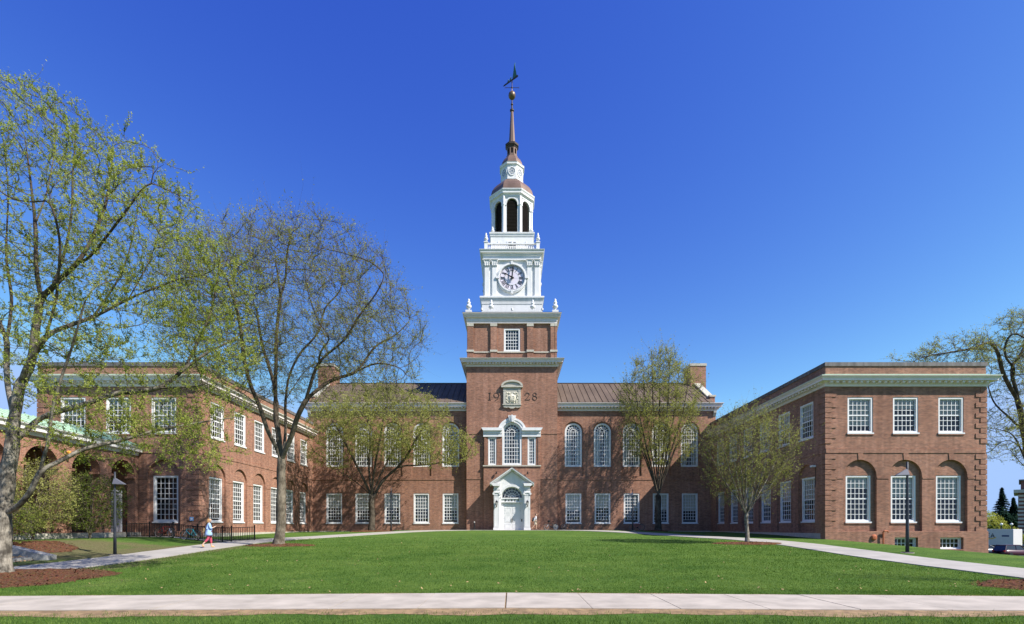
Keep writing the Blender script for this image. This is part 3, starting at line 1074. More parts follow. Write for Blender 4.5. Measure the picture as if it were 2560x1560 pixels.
    ed = [YF + 0.9] + [e for Y in sy for e in (Y - 1.17, Y + 1.17)] + [YM - 0.06]
    for q in range(0, len(ed), 2):
        MB().box(*sorted((uu(ed[q]), uu(ed[q+1]))), -0.03, 0.01, 4.06, 4.16).build('impost_band', M['brick'], t, (s*W, 0, 0), rz)
    f0, f1 = sorted((uu(YF + 0.54), uu(YM - 0.1)))
    MB().box(f0, f1, -0.06, 0.01, -1.4, -0.12).build('plinth', M['stone'], t, (s*W, 0, 0), rz)
    # quoins
    for cx, sg in ((s*W, s), (s*XO, -s)):
        me_l = MB().box(*sorted((-0.05*sg, 0.80*sg)), -0.05, 0.44, 0, 0.345).mesh('quoin', M['brick'])
        me_s = MB().box(*sorted((-0.05*sg, 0.44*sg)), -0.05, 0.80, 0, 0.345).mesh('quoin', M['brick'])
        for q in range(28):
            z = 0.05 + 0.391*q
            if z + 0.345 > 10.98: break
            if 5.56 < z < 6.32 or 3.75 < z < 4.14 and False: continue
            link('quoin', me_l if q % 2 == 0 else me_s, t, (cx, YF, z))
    pth = [(W, YM - 0.003), (W, YF), (XO, YF), (XO, 62)] if s > 0 else [(-XO, 62), (-XO, YF), (-W, YF), (-W, YM - 0.003)]
    cornice(t, pth, False, 11.0, 11.70, 0.66, M['cream'], wid=0.19, gap=0.44)
    MB().sweep(pth, [(-0.02, 11.95), (0.03, 11.95), (0.50, 11.76), (0.668, 11.735), (0.668, 11.705), (-0.02, 11.705)], False).build('copper_flashing', M['green_copper'], t)
    MB().sweep(pth, [(-0.34, 12.553), (0.07, 12.553), (0.07, 12.84), (-0.34, 12.86)], False).build('coping', M['slate'], t)
    # copper roof of the link behind
    mb = MB()
    g0, g1 = s*26.2, s*33.0
    mb.v = [(g0, 62.2, 12.5), (g1, 62.2, 12.5), (g1, 72, 12.5), (g0, 72, 12.5), (s*28.4, 66, 15.3), (s*30.8, 66, 15.3)]
    mb.f = [(0, 1, 5, 4), (1, 2, 5), (2, 3, 4, 5), (3, 0, 4)]
    mb.build('copper_roof', M['green_copper'], t)
    MB().box(*sorted((g0, g1)), 62.2, 72, 0, 12.48).build('link_block', M['brick'], t)
    return t
wing_r = brick_wing(1)
wing_l = brick_wing(-1)
# camera box and cable on the shaded wall, rust standpipe, blue plate
mb = MB(); mb.box(-0.16, 0.16, -0.36, -0.08, 0, 0.14); mb.box(-0.05, 0.05, -0.08, 0.02, 0.02, 0.12)
mb.build('security_camera', M['white'], wing_r, (W, 39.75, 5.05), R(-90))
MB().tube([(W - 0.03, 39.75, 5.05), (W - 0.03, 39.72, 4.3), (W - 0.03, 39.78, 3.5)], 0.02, 5).build('cable', M['black'], wing_r)
M['rust'] = plain('rust_pipe', (0.42, 0.12, 0.05), 0.7, var=0.25, scale=6)
MB().tube([(27.98, 38.28, -1.4), (27.98, 38.28, 0.0), (28.02, 38.24, 0.06), (28.28, 38.24, 0.06), (28.33, 38.24, -0.05)], 0.055, 8).build('standpipe', M['rust'], wing_r)
MB().lathe([(0.03, 0), (0.2, 0.0), (0.23, 0.06), (0.15, 0.14), (0.02, 0.16)], 12).build('bell_cover', M['rust'], wing_r, (27.35, 38.42, -0.42), rot=(R(90), 0, 0))
mb = MB(); mb.box(-0.14, 0.14, -0.02, 0.01, -0.14, 0.14)
M['blue_sign'] = plain('blue_plate', (0.12, 0.35, 0.72), 0.5, var=0.04)
mb.build('sign_plate', M['blue_sign'], wing_l, (-24.25, YF - 0.04, 0.98))
mb = MB(); mb.box(-0.07, 0.07, -0.025, -0.02, -0.05, 0.07); mb.box(-0.1, 0.1, -0.025, -0.02, -0.1, -0.07)
mb.build('sign_mark', M['white'], wing_l, (-24.25, YF - 0.04, 0.98))

# ================================================================== ARCADE at the left
XA = -28.3
arc = thing('brick_arcade', 'brick arcade of round arches under a green copper roof beside the left tree', 'building', (XA, 33, -0.4))
ay = [30.56, 33.77, 36.98, 27.35, 24.14, 20.93]
outl = rect(18.5, 38.42, -0.02, 5.9)
kids = [(arch(y_, 2.25, 0.0, 5.25), 0.55, None) for y_ in ay]
mb = MB(); wall_panel(mb, outl, 0, kids)
mb.build('wall', M['brick'], arc, (XA, 0, 0), R(90))
mb = MB(); wall_panel(mb, outl, 0.56, [(k[0], 0.0, None) for k in kids])
mb.build('wall', M['brick'], arc, (XA, 0, 0), R(90))
mb = MB(); wall_panel(mb, outl, 0, [(arch(29.3, 2.2, 1.2, 5.1), 0.4, None), (arch(22.5, 2.2, 1.2, 5.1), 0.4, None)])
mb.build('rear_wall', M['brick'], arc, (XA - 3.6, 0, 0), R(90))
MB().box(-32.0, -28.0, 18.5, 38.4, -0.6, -0.03).build('stone_base', M['stone'], arc)
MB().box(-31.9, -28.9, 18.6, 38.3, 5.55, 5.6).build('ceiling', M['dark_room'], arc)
for y_ in ay[:4]:
    for e in (-1, 1):
        MB().box(*sorted((y_ + e*1.125, y_ + e*0.93)), -0.05, 0.6, 3.98, 4.14).build('impost', M['brick_arch'], arc, (XA, 0, 0), R(90))
    MB().ring(arch(y_, 2.25 + 0.56, 4.13, 5.25 + 0.28)[2:], arch(y_, 2.25, 4.13, 5.25)[2:], -0.02, 0.02, False).build('arch_bricks', M['brick_arch'], arc, (XA, 0, 0), R(90))
# dark iron gates inside two arches
for y_ in ay[:2]:
    mb = MB()
    for q in range(15):
        mb.box(y_ - 1.05 + 0.15*q - 0.012, y_ - 1.05 + 0.15*q + 0.012, 0.28, 0.31, 0.0, 1.15)
    mb.box(y_ - 1.1, y_ + 1.1, 0.275, 0.315, 1.1, 1.14); mb.box(y_ - 1.1, y_ + 1.1, 0.275, 0.315, 0.12, 0.16)
    mb.build('iron_gate', M['black'], arc, (XA, 0, 0), R(90))
# grey door in the third arch
y_ = ay[2]
MB().box(y_ - 0.95, y_ + 0.98, 1.0, 1.08, 0.0, 2.95).build('door', plain('grey_door', (0.30, 0.29, 0.33), 0.5, var=0.06), arc, (XA, 0, 0), R(90))
mb = MB(); mb.box(y_ - 1.08, y_ - 0.96, 0.92, 1.1, 0, 3.05); mb.box(y_ - 0.15, y_ + 0.0, 0.93, 1.0, 0, 2.95); mb.box(y_ + 0.99, y_ + 1.1, 0.92, 1.1, 0, 3.05); mb.box(y_ - 1.08, y_ + 1.1, 0.921, 1.099, 2.96, 3.1)
mb.build('door_frame', M['white'], arc, (XA, 0, 0), R(90))
MB().sweep([(XA, 18.5), (XA, 38.42)], [(-0.02, 5.75), (0.06, 5.75), (0.08, 5.95), (0.38, 6.0), (0.38, 6.16), (0.50, 6.30), (0.50, 6.36), (-0.02, 6.37)], False).build('cornice', M['white_old'], arc)
gp = seam_panel(0.55, -0.52, 6.375, 1.75, 7.32, M['green_copper'], 0.05)
for q in range(36):
    link('roof_panel', gp, arc, (XA, 18.6 + 0.55*q, 0), R(90))
mb = MB(); mb.poly([(-30.05, 18.6, 7.32), (-30.05, 38.4, 7.32), (-32.4, 38.4, 6.37), (-32.4, 18.6, 6.37)]); mb.build('rear_roof', M['green_copper'], arc)
mb = MB(); mb.lathe([(0.02, -0.22), (0.09, -0.2), (0.13, 0.08), (0.15, 0.1), (0.03, 0.2)], 6)
mb.build('lantern', plain('amber_glass', (0.85, 0.38, 0.06), 0.3, var=0.05), arc, (XA + 0.22, 32.2, 5.0))
MB().tube([(XA, 32.2, 5.3), (XA + 0.22, 32.2, 5.32), (XA + 0.22, 32.2, 5.18)], 0.02, 6).build('lantern_arm', M['black'], arc)

# ================================================================== CLOCK TOWER
YT, CY = 59.7, 65.04
HB = 5.34
tw = thing('clock_tower', 'tall brick tower with white clock stage, belfry and copper spire', 'tower', (0, CY, 0))
def sq(h, cy=CY): return [(-h, cy - h), (h, cy - h), (h, cy + h), (-h, cy + h)]
def octo(a):      # regular octagon with a face to the front, apothem a, counter-clockwise
    r_ = a/math.cos(math.pi/8)
    return [(r_*math.cos(-math.pi/2 - math.pi/8 + q*math.pi/4), CY + r_*math.sin(-math.pi/2 - math.pi/8 + q*math.pi/4)) for q in range(8)]

# shaft, with the window bay standing a little forward of it
AC, AR = 11.50, 1.55
win_c = arch(0, 2.28, 7.62, 12.62)
win_s = [rect(-2.79, -1.83, 7.62, 10.90), rect(1.83, 2.79, 7.62, 10.90)]
mb = MB()
wall_panel(mb, rect(-HB, HB, -1.0, 19.25), 0, [(win_c, 0.02, None)] + [(o_, 0.02, None) for o_ in win_s])
mb.box(-HB, -HB + 0.3, 0.01, 2*HB, -1, 19.25)
mb.box(HB - 0.3, HB, 0.01, 2*HB, -1, 19.25)
mb.box(-HB, HB, 2*HB - 0.3, 2*HB - 0.01, -1, 19.25)
mb.build('shaft_wall', M['brick'], tw, (0, YT, 0))
bay = [(-3.32, -1.0), (3.32, -1.0), (3.32, 10.92), (AR, 10.92)] + [(AR*math.cos(math.pi*j/16), AC + AR*math.sin(math.pi*j/16)) for j in range(17)] + [(-AR, 10.92), (-3.32, 10.92)]
mb = MB()
wall_panel(mb, bay, -0.24, [(win_c, 0.27, None)] + [(o_, 0.27, None) for o_ in win_s])
k = len(bay)
i0 = len(mb.v)
mb.v += [(p[0], -0.24, p[1]) for p in bay] + [(p[0], 0.01, p[1]) for p in bay]
for j in range(k):
    mb.f.append((i0+j, i0+j+k, i0+(j+1) % k+k, i0+(j+1) % k))
mb.build('window_bay', M['brick'], tw, (0, YT, 0))
for z0, z1 in ((5.98, 6.18), (11.28, 11.50)):
    for s in (-1, 1):
        MB().box(*sorted((s*3.34, s*(HB - 0.01))), -0.05, 0.01, z0, z1).build('string_course', M['brick'], tw, (0, YT, 0))
put_window(tw, (0, YT - 0.24, 7.62), 0, 2.28, 5.0, 6, 8, arched=True, cas=0.20, mun=0.055, sill=False, curtain=True)
for s in (-1, 1):
    put_window(tw, (s*2.31, YT - 0.24, 7.62), 0, 0.96, 3.28, 3, 8, cas=0.16, mun=0.05, sill=False, curtain=True)
    mb = MB()
    e0, e1 = sorted((s*1.15, s*3.36))
    mb.box(e0, e1, -0.36, 0.0, 10.93, 11.30)
    mb.box(e0, e1, -0.42, 0.0, 11.303, 11.62)
    mb.prism([(e0, 11.62), (e1, 11.62), (e1 + (0.22 if s > 0 else 0), 11.95), (e0 - (0 if s > 0 else 0.22), 11.95)], -0.62, 0.0)
    mb.build('entablature', M['white'], tw, (0, YT, 0))
    MB().box(*sorted((s*3.0, s*3.24)), -0.30, -0.2, 7.65, 10.93).build('pilaster', M['brick'], tw, (0, YT, 0))
out_ = [(1.66*math.cos(math.pi*j/20), AC + 1.62*math.sin(math.pi*j/20)) for j in range(21)]
mid_ = [(1.42*math.cos(math.pi*j/20), AC + 1.38*math.sin(math.pi*j/20)) for j in range(21)]
in_ = [(1.145*math.cos(math.pi*j/20), AC - 0.02 + 1.145*math.sin(math.pi*j/20)) for j in range(21)]
mb = MB(); mb.ring(out_, mid_, -0.43, 0.0, False); mb.ring(mid_, in_, -0.38, 0.0, False)
mb.build('arch_surround', M['white'], tw, (0, YT, 0))
mb = MB()
for q in range(5):
    a0, a1 = -0.30 + 0.12*q, -0.30 + 0.12*(q+1)
    dp = (-0.60, -0.64, -0.70, -0.64, -0.60)[q]
    mb.prism([(a0*0.78 + 0.008, 12.62), (a1*0.78 - 0.008, 12.62), (a1*1.55 - 0.01, 13.42 if q == 2 else 13.36), (a0*1.55 + 0.01, 13.42 if q == 2 else 13.36)], dp, 0.0)
mb.build('keystone', M['white'], tw, (0, YT, 0))
MB().box(-3.40, 3.40, -0.36, 0.0, 7.46, 7.60).build('sill_ledge', M['stone'], tw, (0, YT, 0))
MB().box(-3.36, 3.36, -0.28, 0.0, 7.30, 7.455).build('brick_sill', M['brick_arch'], tw, (0, YT, 0))
for s in (-1, 1):
    mb = MB(); mb.box(-0.07, 0.07, -0.34, -0.2, -0.14, 0.14); mb.tube([(0, -0.2, 0), (0, 0.0, 0.12)], 0.03, 6)
    mb.build('floodlight', M['black'], tw, (s*1.82, YT - 0.2, 6.68))

# date in bronze figures
def figure_strokes(c):
    circ = lambda cx, cz, rx, rz_, a0=0, a1=360, n=22: [(cx + rx*math.cos(R(a0 + (a1-a0)*j/n)), cz + rz_*math.sin(R(a0 + (a1-a0)*j/n))) for j in range(n+1)]
    if c == '1': return [[(0, -0.42), (0, 0.42)], [(-0.13, 0.41), (0.13, 0.41)], [(-0.15, -0.41), (0.15, -0.41)]]
    if c == '9': return [circ(0, 0.14, 0.29, 0.29), [(0.29, 0.14), (0.26, -0.08), (0.14, -0.30), (-0.14, -0.50)]]
    if c == '2': return [[(-0.24, 0.10)] + circ(0, 0.20, 0.24, 0.23, 190, -25, 16) + [(0.05, -0.12), (-0.26, -0.42)], [(-0.26, -0.41), (0.28, -0.41)], [(0.26, -0.41), (0.29, -0.30)]]
    if c == '8': return [circ(0, 0.22, 0.20, 0.20), circ(0, -0.20, 0.25, 0.22)]
for c, x_ in (('1', -2.60), ('9', -1.82), ('2', 1.80), ('8', 2.68)):
    mb = MB()
    for st in figure_strokes(c):
        mb.ribbon(st, 0.062, -0.04, 0.0)
    mb.build('figure', M['bronze_letter'], tw, (x_, YT, 15.72))

# carved stone medallion
md = MB()
md.box(-1.04, 1.04, -0.28, 0.0, 14.78, 16.72)
mo = md.build('medallion', M['stone'], tw, (0, YT, 0), scale=(1, 0.55, 1))
hood = [(-1.27, 16.72), (1.27, 16.72), (1.27, 16.86)] + [(1.27*math.cos(math.pi*j/14) if 0 < j < 14 else (1.27 if j == 0 else -1.27), 16.92 + 0.66*math.sin(math.pi*j/14)) for j in range(15)] + [(-1.27, 16.86)]
mb = MB()
hin = [(1.02*math.cos(math.pi*j/14), 16.94 + 0.44*math.sin(math.pi*j/14)) for j in range(15)]
hou = [(1.27*math.cos(math.pi*j/14), 16.90 + 0.68*math.sin(math.pi*j/14)) for j in range(15)]
mb.ring(hou, hin, -0.62, 0.0, False)
mb.prism([(-1.02, 16.86), (1.02, 16.86)] + hin, -0.34, 0.0)
mb.box(-1.27, 1.27, -0.60, 0.0, 16.725, 16.89)
link('hood', mb.mesh('hood', M['stone']), mo, world=False)
for s in (-1, 1):
    m2 = MB(); m2.box(*sorted((s*0.74, s*1.0)), -0.36, -0.27, 14.82, 16.30); m2.box(*sorted((s*0.70, s*1.04)), -0.40, -0.27, 16.303, 16.42)
    link('pilaster', m2.mesh('pilaster', M['stone']), mo, world=False)
m2 = MB(); m2.box(-1.10, 1.10, -0.50, 0.0, 14.66, 14.775)
m2.prism([(-1.0, 14.655), (-1.0, 14.42), (-0.6, 14.36), (-0.42, 14.42), (-0.15, 14.28), (0.15, 14.28), (0.42, 14.42), (0.6, 14.36), (1.0, 14.42), (1.0, 14.655)], -0.34, 0.0)
link('bracket_base', m2.mesh('bracket_base', M['stone']), mo, world=False)
# the shield: a domed field between scrolls, with carved strokes
m2 = MB()
def shield_r(t):
    x_ = 0.50*math.sin(t); z_ = 0.60*math.cos(t)
    if z_ > 0.28: z_ = 0.28 + (z_ - 0.28)*0.55 + 0.05*math.cos(6*t)
    return x_, z_
nr, ns = 6, 36
m2.v.append((0.0, -0.50, 15.52))
for q in range(1, nr+1):
    f = q/nr
    for j in range(ns):
        x_, z_ = shield_r(2*math.pi*j/ns)
        m2.v.append((x_*f, -0.29 - 0.21*(1 - f**2.4) + 0.012*math.sin(9*x_*f + 11*z_*f), 15.50 + z_*f))
for j in range(ns):
    m2.f.append((0, 1+j, 1+(j+1) % ns))
    for q in range(nr-1):
        a, b = 1+q*ns+j, 1+q*ns+(j+1) % ns
        m2.f.append((a, a+ns, b+ns, b))
link('shield', m2.mesh('shield', M['stone_relief'], True), mo, world=False)
m2 = MB()
for s in (-1, 1):
    sp_ = [(s*(0.62 + 0.10*math.cos(a/3.0)*(1 - a/22)), 15.72 + 0.30*math.sin(a/3.0)*(1 - a/22)) for a in range(16)]
    m2.ribbon(sp_, 0.07, -0.40, -0.27)
    sp_ = [(s*(0.58 + 0.12*math.cos(a/2.6 + 2)*(1 - a/20)), 15.20 + 0.20*math.sin(a/2.6 + 2)*(1 - a/20)) for a in range(14)]
    m2.ribbon(sp_, 0.07, -0.40, -0.27)
    m2.blob((s*0.64, -0.32, 15.45), (0.09, 0.09, 0.14)); m2.blob((s*0.50, -0.32, 14.98), (0.12, 0.09, 0.08))
    m2.blob((s*0.24, -0.32, 14.92), (0.12, 0.1, 0.07)); m2.blob((s*0.56, -0.32, 16.1), (0.10, 0.1, 0.08)); m2.blob((s*0.3, -0.32, 16.06), (0.14, 0.1, 0.09))
link('scrollwork', m2.mesh('scrollwork', M['stone_relief']), mo, world=False)
m2 = MB()      # lines of the device on the shield: a tree, wavy water, figures
m2.ribbon([(-0.22, 15.30), (-0.22, 15.62)], 0.04, -0.53, -0.40)
for q in range(3):
    m2.prism([(-0.36 + 0.04*q, 15.52 + 0.09*q), (-0.08 - 0.04*q, 15.52 + 0.09*q), (-0.22, 15.66 + 0.09*q)], -0.53, -0.40)
m2.ribbon([(0.0, 15.62), (0.12, 15.68), (0.28, 15.62)], 0.03, -0.53, -0.40)
for q in range(3):
    m2.ribbon([(-0.30 + 0.06*j, 15.20 - 0.07*q + 0.015*math.sin(j*1.7)) for j in range(11)], 0.022, -0.50, -0.36)
for q in range(3):
    m2.box(0.04 + 0.1*q, 0.08 + 0.1*q, -0.51, -0.40, 15.34, 15.52)
link('device', m2.mesh('device', M['stone']), mo, world=False)

# lower cornice
cornice(tw, sq(HB), True, 19.2, 20.0, 0.74, M['cream'], wid=0.19, gap=0.36)
MB().sweep(sq(HB), [(0.74, 20.005), (0.76, 20.005), (0.76, 20.03), (-0.2, 20.06)], True).build('flashing', M['stone'], tw)
# upper brick stage
HU = 5.06
mb = MB()
wall_panel(mb, rect(-HU, HU, 20.02, 24.35), 0, [(rect(-0.96, 0.96, 21.12, 23.82), 0.26, None)])
mb.box(-HU, -HU + 0.3, 0.01, 2*HU, 20.02, 24.35); mb.box(HU - 0.3, HU, 0.01, 2*HU, 20.02, 24.35)
mb.build('upper_wall', M['brick'], tw, (0, CY - HU, 0))
put_window(tw, (0, CY - HU, 21.12), 0, 1.92, 2.70, 5, 6, cas=0.17, mun=0.05)
for face in range(4):
    rz = R(90)*face
    for X in (-4.92, -2.15, 2.15, 4.92):
        def lp(nm, b_, mat):
            m_ = MB(); m_.box(*b_)
            c, s_ = math.cos(rz), math.sin(rz)
            m_.v = [(x_*c - y_*s_, x_*s_ + y_*c, z_) for x_, y_, z_ in m_.v]
            m_.build(nm, mat, tw, (0, CY, 0))
        d = -HU
        hw = 0.37
        lp('pilaster', (X - hw, X + hw, d - 0.2, d + 0.01, 20.33, 24.0), M['brick'])
        lp('pilaster_cap', (X - hw - 0.03, X + hw + 0.03, d - 0.24, d + 0.01, 24.003, 24.34), M['stone'])
        lp('pilaster_block', (X - hw - 0.06, X + hw + 0.06, d - 0.28, d + 0.01, 20.98, 21.22), M['stone'])
        lp('pilaster_foot', (X - hw - 0.16, X + hw + 0.16, d - 0.36, d + 0.01, 20.1, 20.26), M['white'])
    m_ = MB(); m_.box(-HU - 0.05, HU + 0.05, -HU - 0.08, -HU + 0.01, 20.94, 21.08)
    c, s_ = math.cos(rz), math.sin(rz)
    m_.v = [(x_*c - y_*s_, x_*s_ + y_*c, z_) for x_, y_, z_ in m_.v]
    m_.build('string_course', M['stone'], tw, (0, CY, 0))
MB().sweep(sq(HU + 0.2), [(-0.2, 24.345), (0.05, 24.345), (0.05, 24.52), (0.09, 24.54), (0.09, 24.88), (0.16, 24.95), (0.34, 25.0), (0.34, 25.12), (0.42, 25.16), (0.46, 25.30), (0.52, 25.34), (0.52, 25.42), (-0.3, 25.46)], True).build('cornice', M['cream'], tw)
MB().sweep(sq(HU + 0.2), [(0.50, 25.425), (0.54, 25.425), (0.54, 25.46), (-2.2, 25.52), (-2.2, 25.47)], True).build('flashing', M['dark_copper'], tw)

def urn(h, r_):
    return MB().lathe([(x_*r_, z_*h) for x_, z_ in ((0.55, 0), (0.55, 0.05), (0.3, 0.09), (0.28, 0.15), (0.75, 0.22), (1.0, 0.34), (0.95, 0.42), (0.55, 0.50), (0.40, 0.54), (0.62, 0.60), (0.66, 0.68), (0.42, 0.76), (0.30, 0.80), (0.40, 0.86), (0.34, 0.94), (0.05, 1.0))], 12).mesh('urn_finial', M['white'], True)
um1, um2, um3 = urn(1.45, 0.34), urn(1.15, 0.26), urn(0.85, 0.24)
blk = MB().box(-0.36, 0.36, -0.36, 0.36, 0, 0.42).mesh('urn_block', M['white'])
for x_, y_ in ((-5.1, -5.1), (5.1, -5.1), (-5.1, 5.1), (5.1, 5.1), (-2.45, -5.1), (2.45, -5.1)):
    sc_ = 1 if abs(x_) > 3 else 0.92
    u = link('urn_finial', um1, tw, (x_, CY + y_, 25.86), scale=(sc_, sc_, sc_))
    link('urn_block', blk, u, (0, 0, -0.42), world=False)
sl = MB(); sl.lathe([(0.03, -0.12), (0.12, -0.1), (0.14, 0.1), (0.05, 0.17)], 8); sl.tube([(0, 0, -0.1), (0, 0.02, -0.45)], 0.025, 5)
slm = sl.mesh('floodlight', M['white'])
for x_ in (-3.55, 0, 3.55):
    link('floodlight', slm, tw, (x_, CY - 5.45, 25.9))

# white clock stage
HC = 3.62
MB().sweep(sq(HC), [(0.10, 25.46), (0.10, 25.75), (0.0, 25.8), (0.0, 27.25), (0.04, 27.3), (0.08, 27.6), (0.22, 27.95), (0.27, 28.0), (0.27, 28.2), (-0.2, 28.28)], True).build('pedestal', M['white'], tw)
HS = 3.34
mb = MB()
MB().box(-HS, HS, CY - HS, CY + HS, 28.2, 33.0).build('clock_stage', M['white'], tw)
mb = MB()
for q in range(17):      # flush boards
    z = 28.42 + 0.2*q
    mb.box(-1.9, 1.9, CY - HS - 0.012, CY - HS + 0.01, z, z + 0.19)
tag(mb.build('board_siding', M['white'], tw), kind='stuff')
cap = MB()
cap.v = []
for (z0, h0, z1, h1) in ((0, 0.29, 0.10, 0.31), (0.10, 0.27, 0.70, 0.36), (0.70, 0.42, 0.80, 0.44)):
    i = len(cap.v)
    cap.v += [(-h0, -0.20, z0), (h0, -0.20, z0), (h0, 0.02, z0), (-h0, 0.02, z0), (-h1, -0.24 - (h1-0.29), z1), (h1, -0.24 - (h1-0.29), z1), (h1, 0.02, z1), (-h1, 0.02, z1)]
    cap.f += [(i, i+1, i+5, i+4), (i+1, i+2, i+6, i+5), (i+3, i, i+4, i+7), (i+4, i+5, i+6, i+7), (i, i+3, i+2, i+1)]
for q in range(3):
    for zz, sc_ in ((0.22, 1.0), (0.45, 1.1)):
        cap.blob((-0.24*sc_ + 0.24*sc_*q, -0.24, zz), (0.09, 0.08, 0.13), 6, 4)
for s in (-1, 1):
    cap.blob((s*0.34, -0.26, 0.62), (0.10, 0.10, 0.10), 6, 4)
capm = cap.mesh('capital', M['white'])
shm = MB().box(-0.27, 0.27, -0.17, 0.01, 0, 3.5).mesh('pilaster', M['white'])
ftm = MB().box(-0.34, 0.34, -0.24, 0.01, 0, 0.16).mesh('pilaster_foot', M['white'])
for face in range(4):
    rz = R(90)*face
    c, s_ = math.cos(rz), math.sin(rz)
    for X in (-3.03, -2.12, 2.12, 3.03):
        lx, ly = X*c + HS*s_, X*s_ - HS*c
        link('pilaster', shm, tw, (lx, CY + ly, 28.4), rz)
        link('capital', capm, tw, (lx, CY + ly, 31.9), rz)
        link('pilaster_foot', ftm, tw, (lx, CY + ly, 28.235), rz)
MB().sweep(sq(HS), [(-0.05, 32.70), (0.22, 32.70), (0.22, 32.86), (0.17, 32.88), (0.17, 33.2), (0.25, 33.26), (0.27, 33.4), (0.48, 33.5), (0.48, 33.62), (0.58, 33.78), (0.60, 33.85), (-0.3, 33.9)], True).build('entablature', M['white'], tw)

# clock on three faces (one seen)
def clock(rz):
    c, s_ = math.cos(rz), math.sin(rz)
    loc = (HS*s_, CY - HS*c, 30.58)
    circ = lambda r_, n=48: [(r_*math.cos(2*math.pi*j/n), r_*math.sin(2*math.pi*j/n)) for j in range(n)]
    m_ = MB(); m_.prism(circ(1.56), -0.06, 0.0)
    ck = m_.build('clock', M['clock_face'], tw, loc, rz)
    m_ = MB(); m_.ring(circ(1.80), circ(1.54), -0.22, 0.0); m_.ring(circ(1.69), circ(1.58), -0.27, -0.2)
    link('clock_rim', m_.mesh('clock_rim', M['white']), ck, world=False)
    for a in range(4):
        t = a*math.pi/2
        m_ = MB(); m_.box(-0.13, 0.13, -0.33, 0.0, -0.20, 0.20)
        link('rim_block', m_.mesh('rim_block', M['white']), ck, (1.75*math.cos(t), 0, 1.75*math.sin(t)), world=False, rot=(0, -t + math.pi/2, 0))
    m_ = MB(); m_.ring(circ(0.84), circ(0.79), -0.075, -0.05)
    for a in range(4):
        t = a*math.pi/2 + 0.02
        m_.ribbon([(0.1*math.cos(t), 0.1*math.sin(t)), (0.8*math.cos(t), 0.8*math.sin(t))], 0.02, -0.07, -0.05)
    link('inner_ring', m_.mesh('inner_ring', M['white']), ck, world=False)
    m_ = MB()
    for q in range(60):
        t = 2*math.pi*q/60
        m_.ribbon([(1.42*math.cos(t), 1.42*math.sin(t)), (1.50*math.cos(t), 1.50*math.sin(t))], 0.05, -0.08, -0.05)
    tag(link('minute_marks', m_.mesh('minute_marks', M['numeral']), ck, world=False), kind='stuff')
    m_ = MB(); m_.ring(circ(1.40), circ(1.375), -0.074, -0.05)
    link('minute_ring', m_.mesh('minute_ring', M['white']), ck, world=False)
    NUM = ['XII', 'I', 'II', 'III', 'IIII', 'V', 'VI', 'VII', 'VIII', 'IX', 'X', 'XI']
    for h, tx in enumerate(NUM):
        wd = sum({'I': 0.12, 'V': 0.22, 'X': 0.24}[ch] for ch in tx)
        x_ = -wd/2
        m_ = MB()
        for ch in tx:
            cw = {'I': 0.12, 'V': 0.22, 'X': 0.24}[ch]
            if ch == 'I':
                m_.ribbon([(x_ + cw/2, -0.22), (x_ + cw/2, 0.22)], 0.056, -0.085, -0.05)
            elif ch == 'V':
                m_.ribbon([(x_ + 0.03, 0.22), (x_ + cw/2, -0.22)], 0.06, -0.085, -0.05)
                m_.ribbon([(x_ + cw - 0.02, 0.22), (x_ + cw/2, -0.22)], 0.035, -0.084, -0.05)
            else:
                m_.ribbon([(x_ + 0.02, 0.22), (x_ + cw - 0.03, -0.22)], 0.06, -0.085, -0.05)
                m_.ribbon([(x_ + cw - 0.02, 0.22), (x_ + 0.03, -0.22)], 0.035, -0.084, -0.05)
            x_ += cw
        m_.ribbon([(-wd/2, 0.225), (wd/2, 0.225)], 0.024, -0.083, -0.05); m_.ribbon([(-wd/2, -0.225), (wd/2, -0.225)], 0.024, -0.083, -0.05)
        t = math.pi/2 - h*math.pi/6
        link('numeral', m_.mesh('numeral', M['numeral']), ck, (1.11*math.cos(t), 0, 1.11*math.sin(t)), world=False, rot=(0, math.pi/2 - t, 0))
    for nm, ang, L, ww in (('hour_hand', -61, 1.15, 0.10), ('minute_hand', 5.5, 1.56, 0.10)):
        y0 = -0.30 if nm == 'hour_hand' else -0.36
        m_ = MB()
        m_.prism([(-ww*0.9, -0.25), (ww*0.9, -0.25), (ww*0.55, L*0.62), (ww*0.4, L*0.62), (ww*1.0, L*0.72), (0, L), (-ww*1.0, L*0.72), (-ww*0.4, L*0.62), (-ww*0.55, L*0.62)], y0, y0 + 0.04)
        link(nm, m_.mesh(nm, M['black']), ck, world=False, rot=(0, R(ang), 0))
    m_ = MB(); m_.lathe([(0.14, 0), (0.14, 0.38), (0.04, 0.42)], 14)
    link('hub', m_.mesh('hub', M['black']), ck, world=False, rot=(R(90), 0, 0))
for rz in (0, R(90), R(-90)):
    clock(rz)

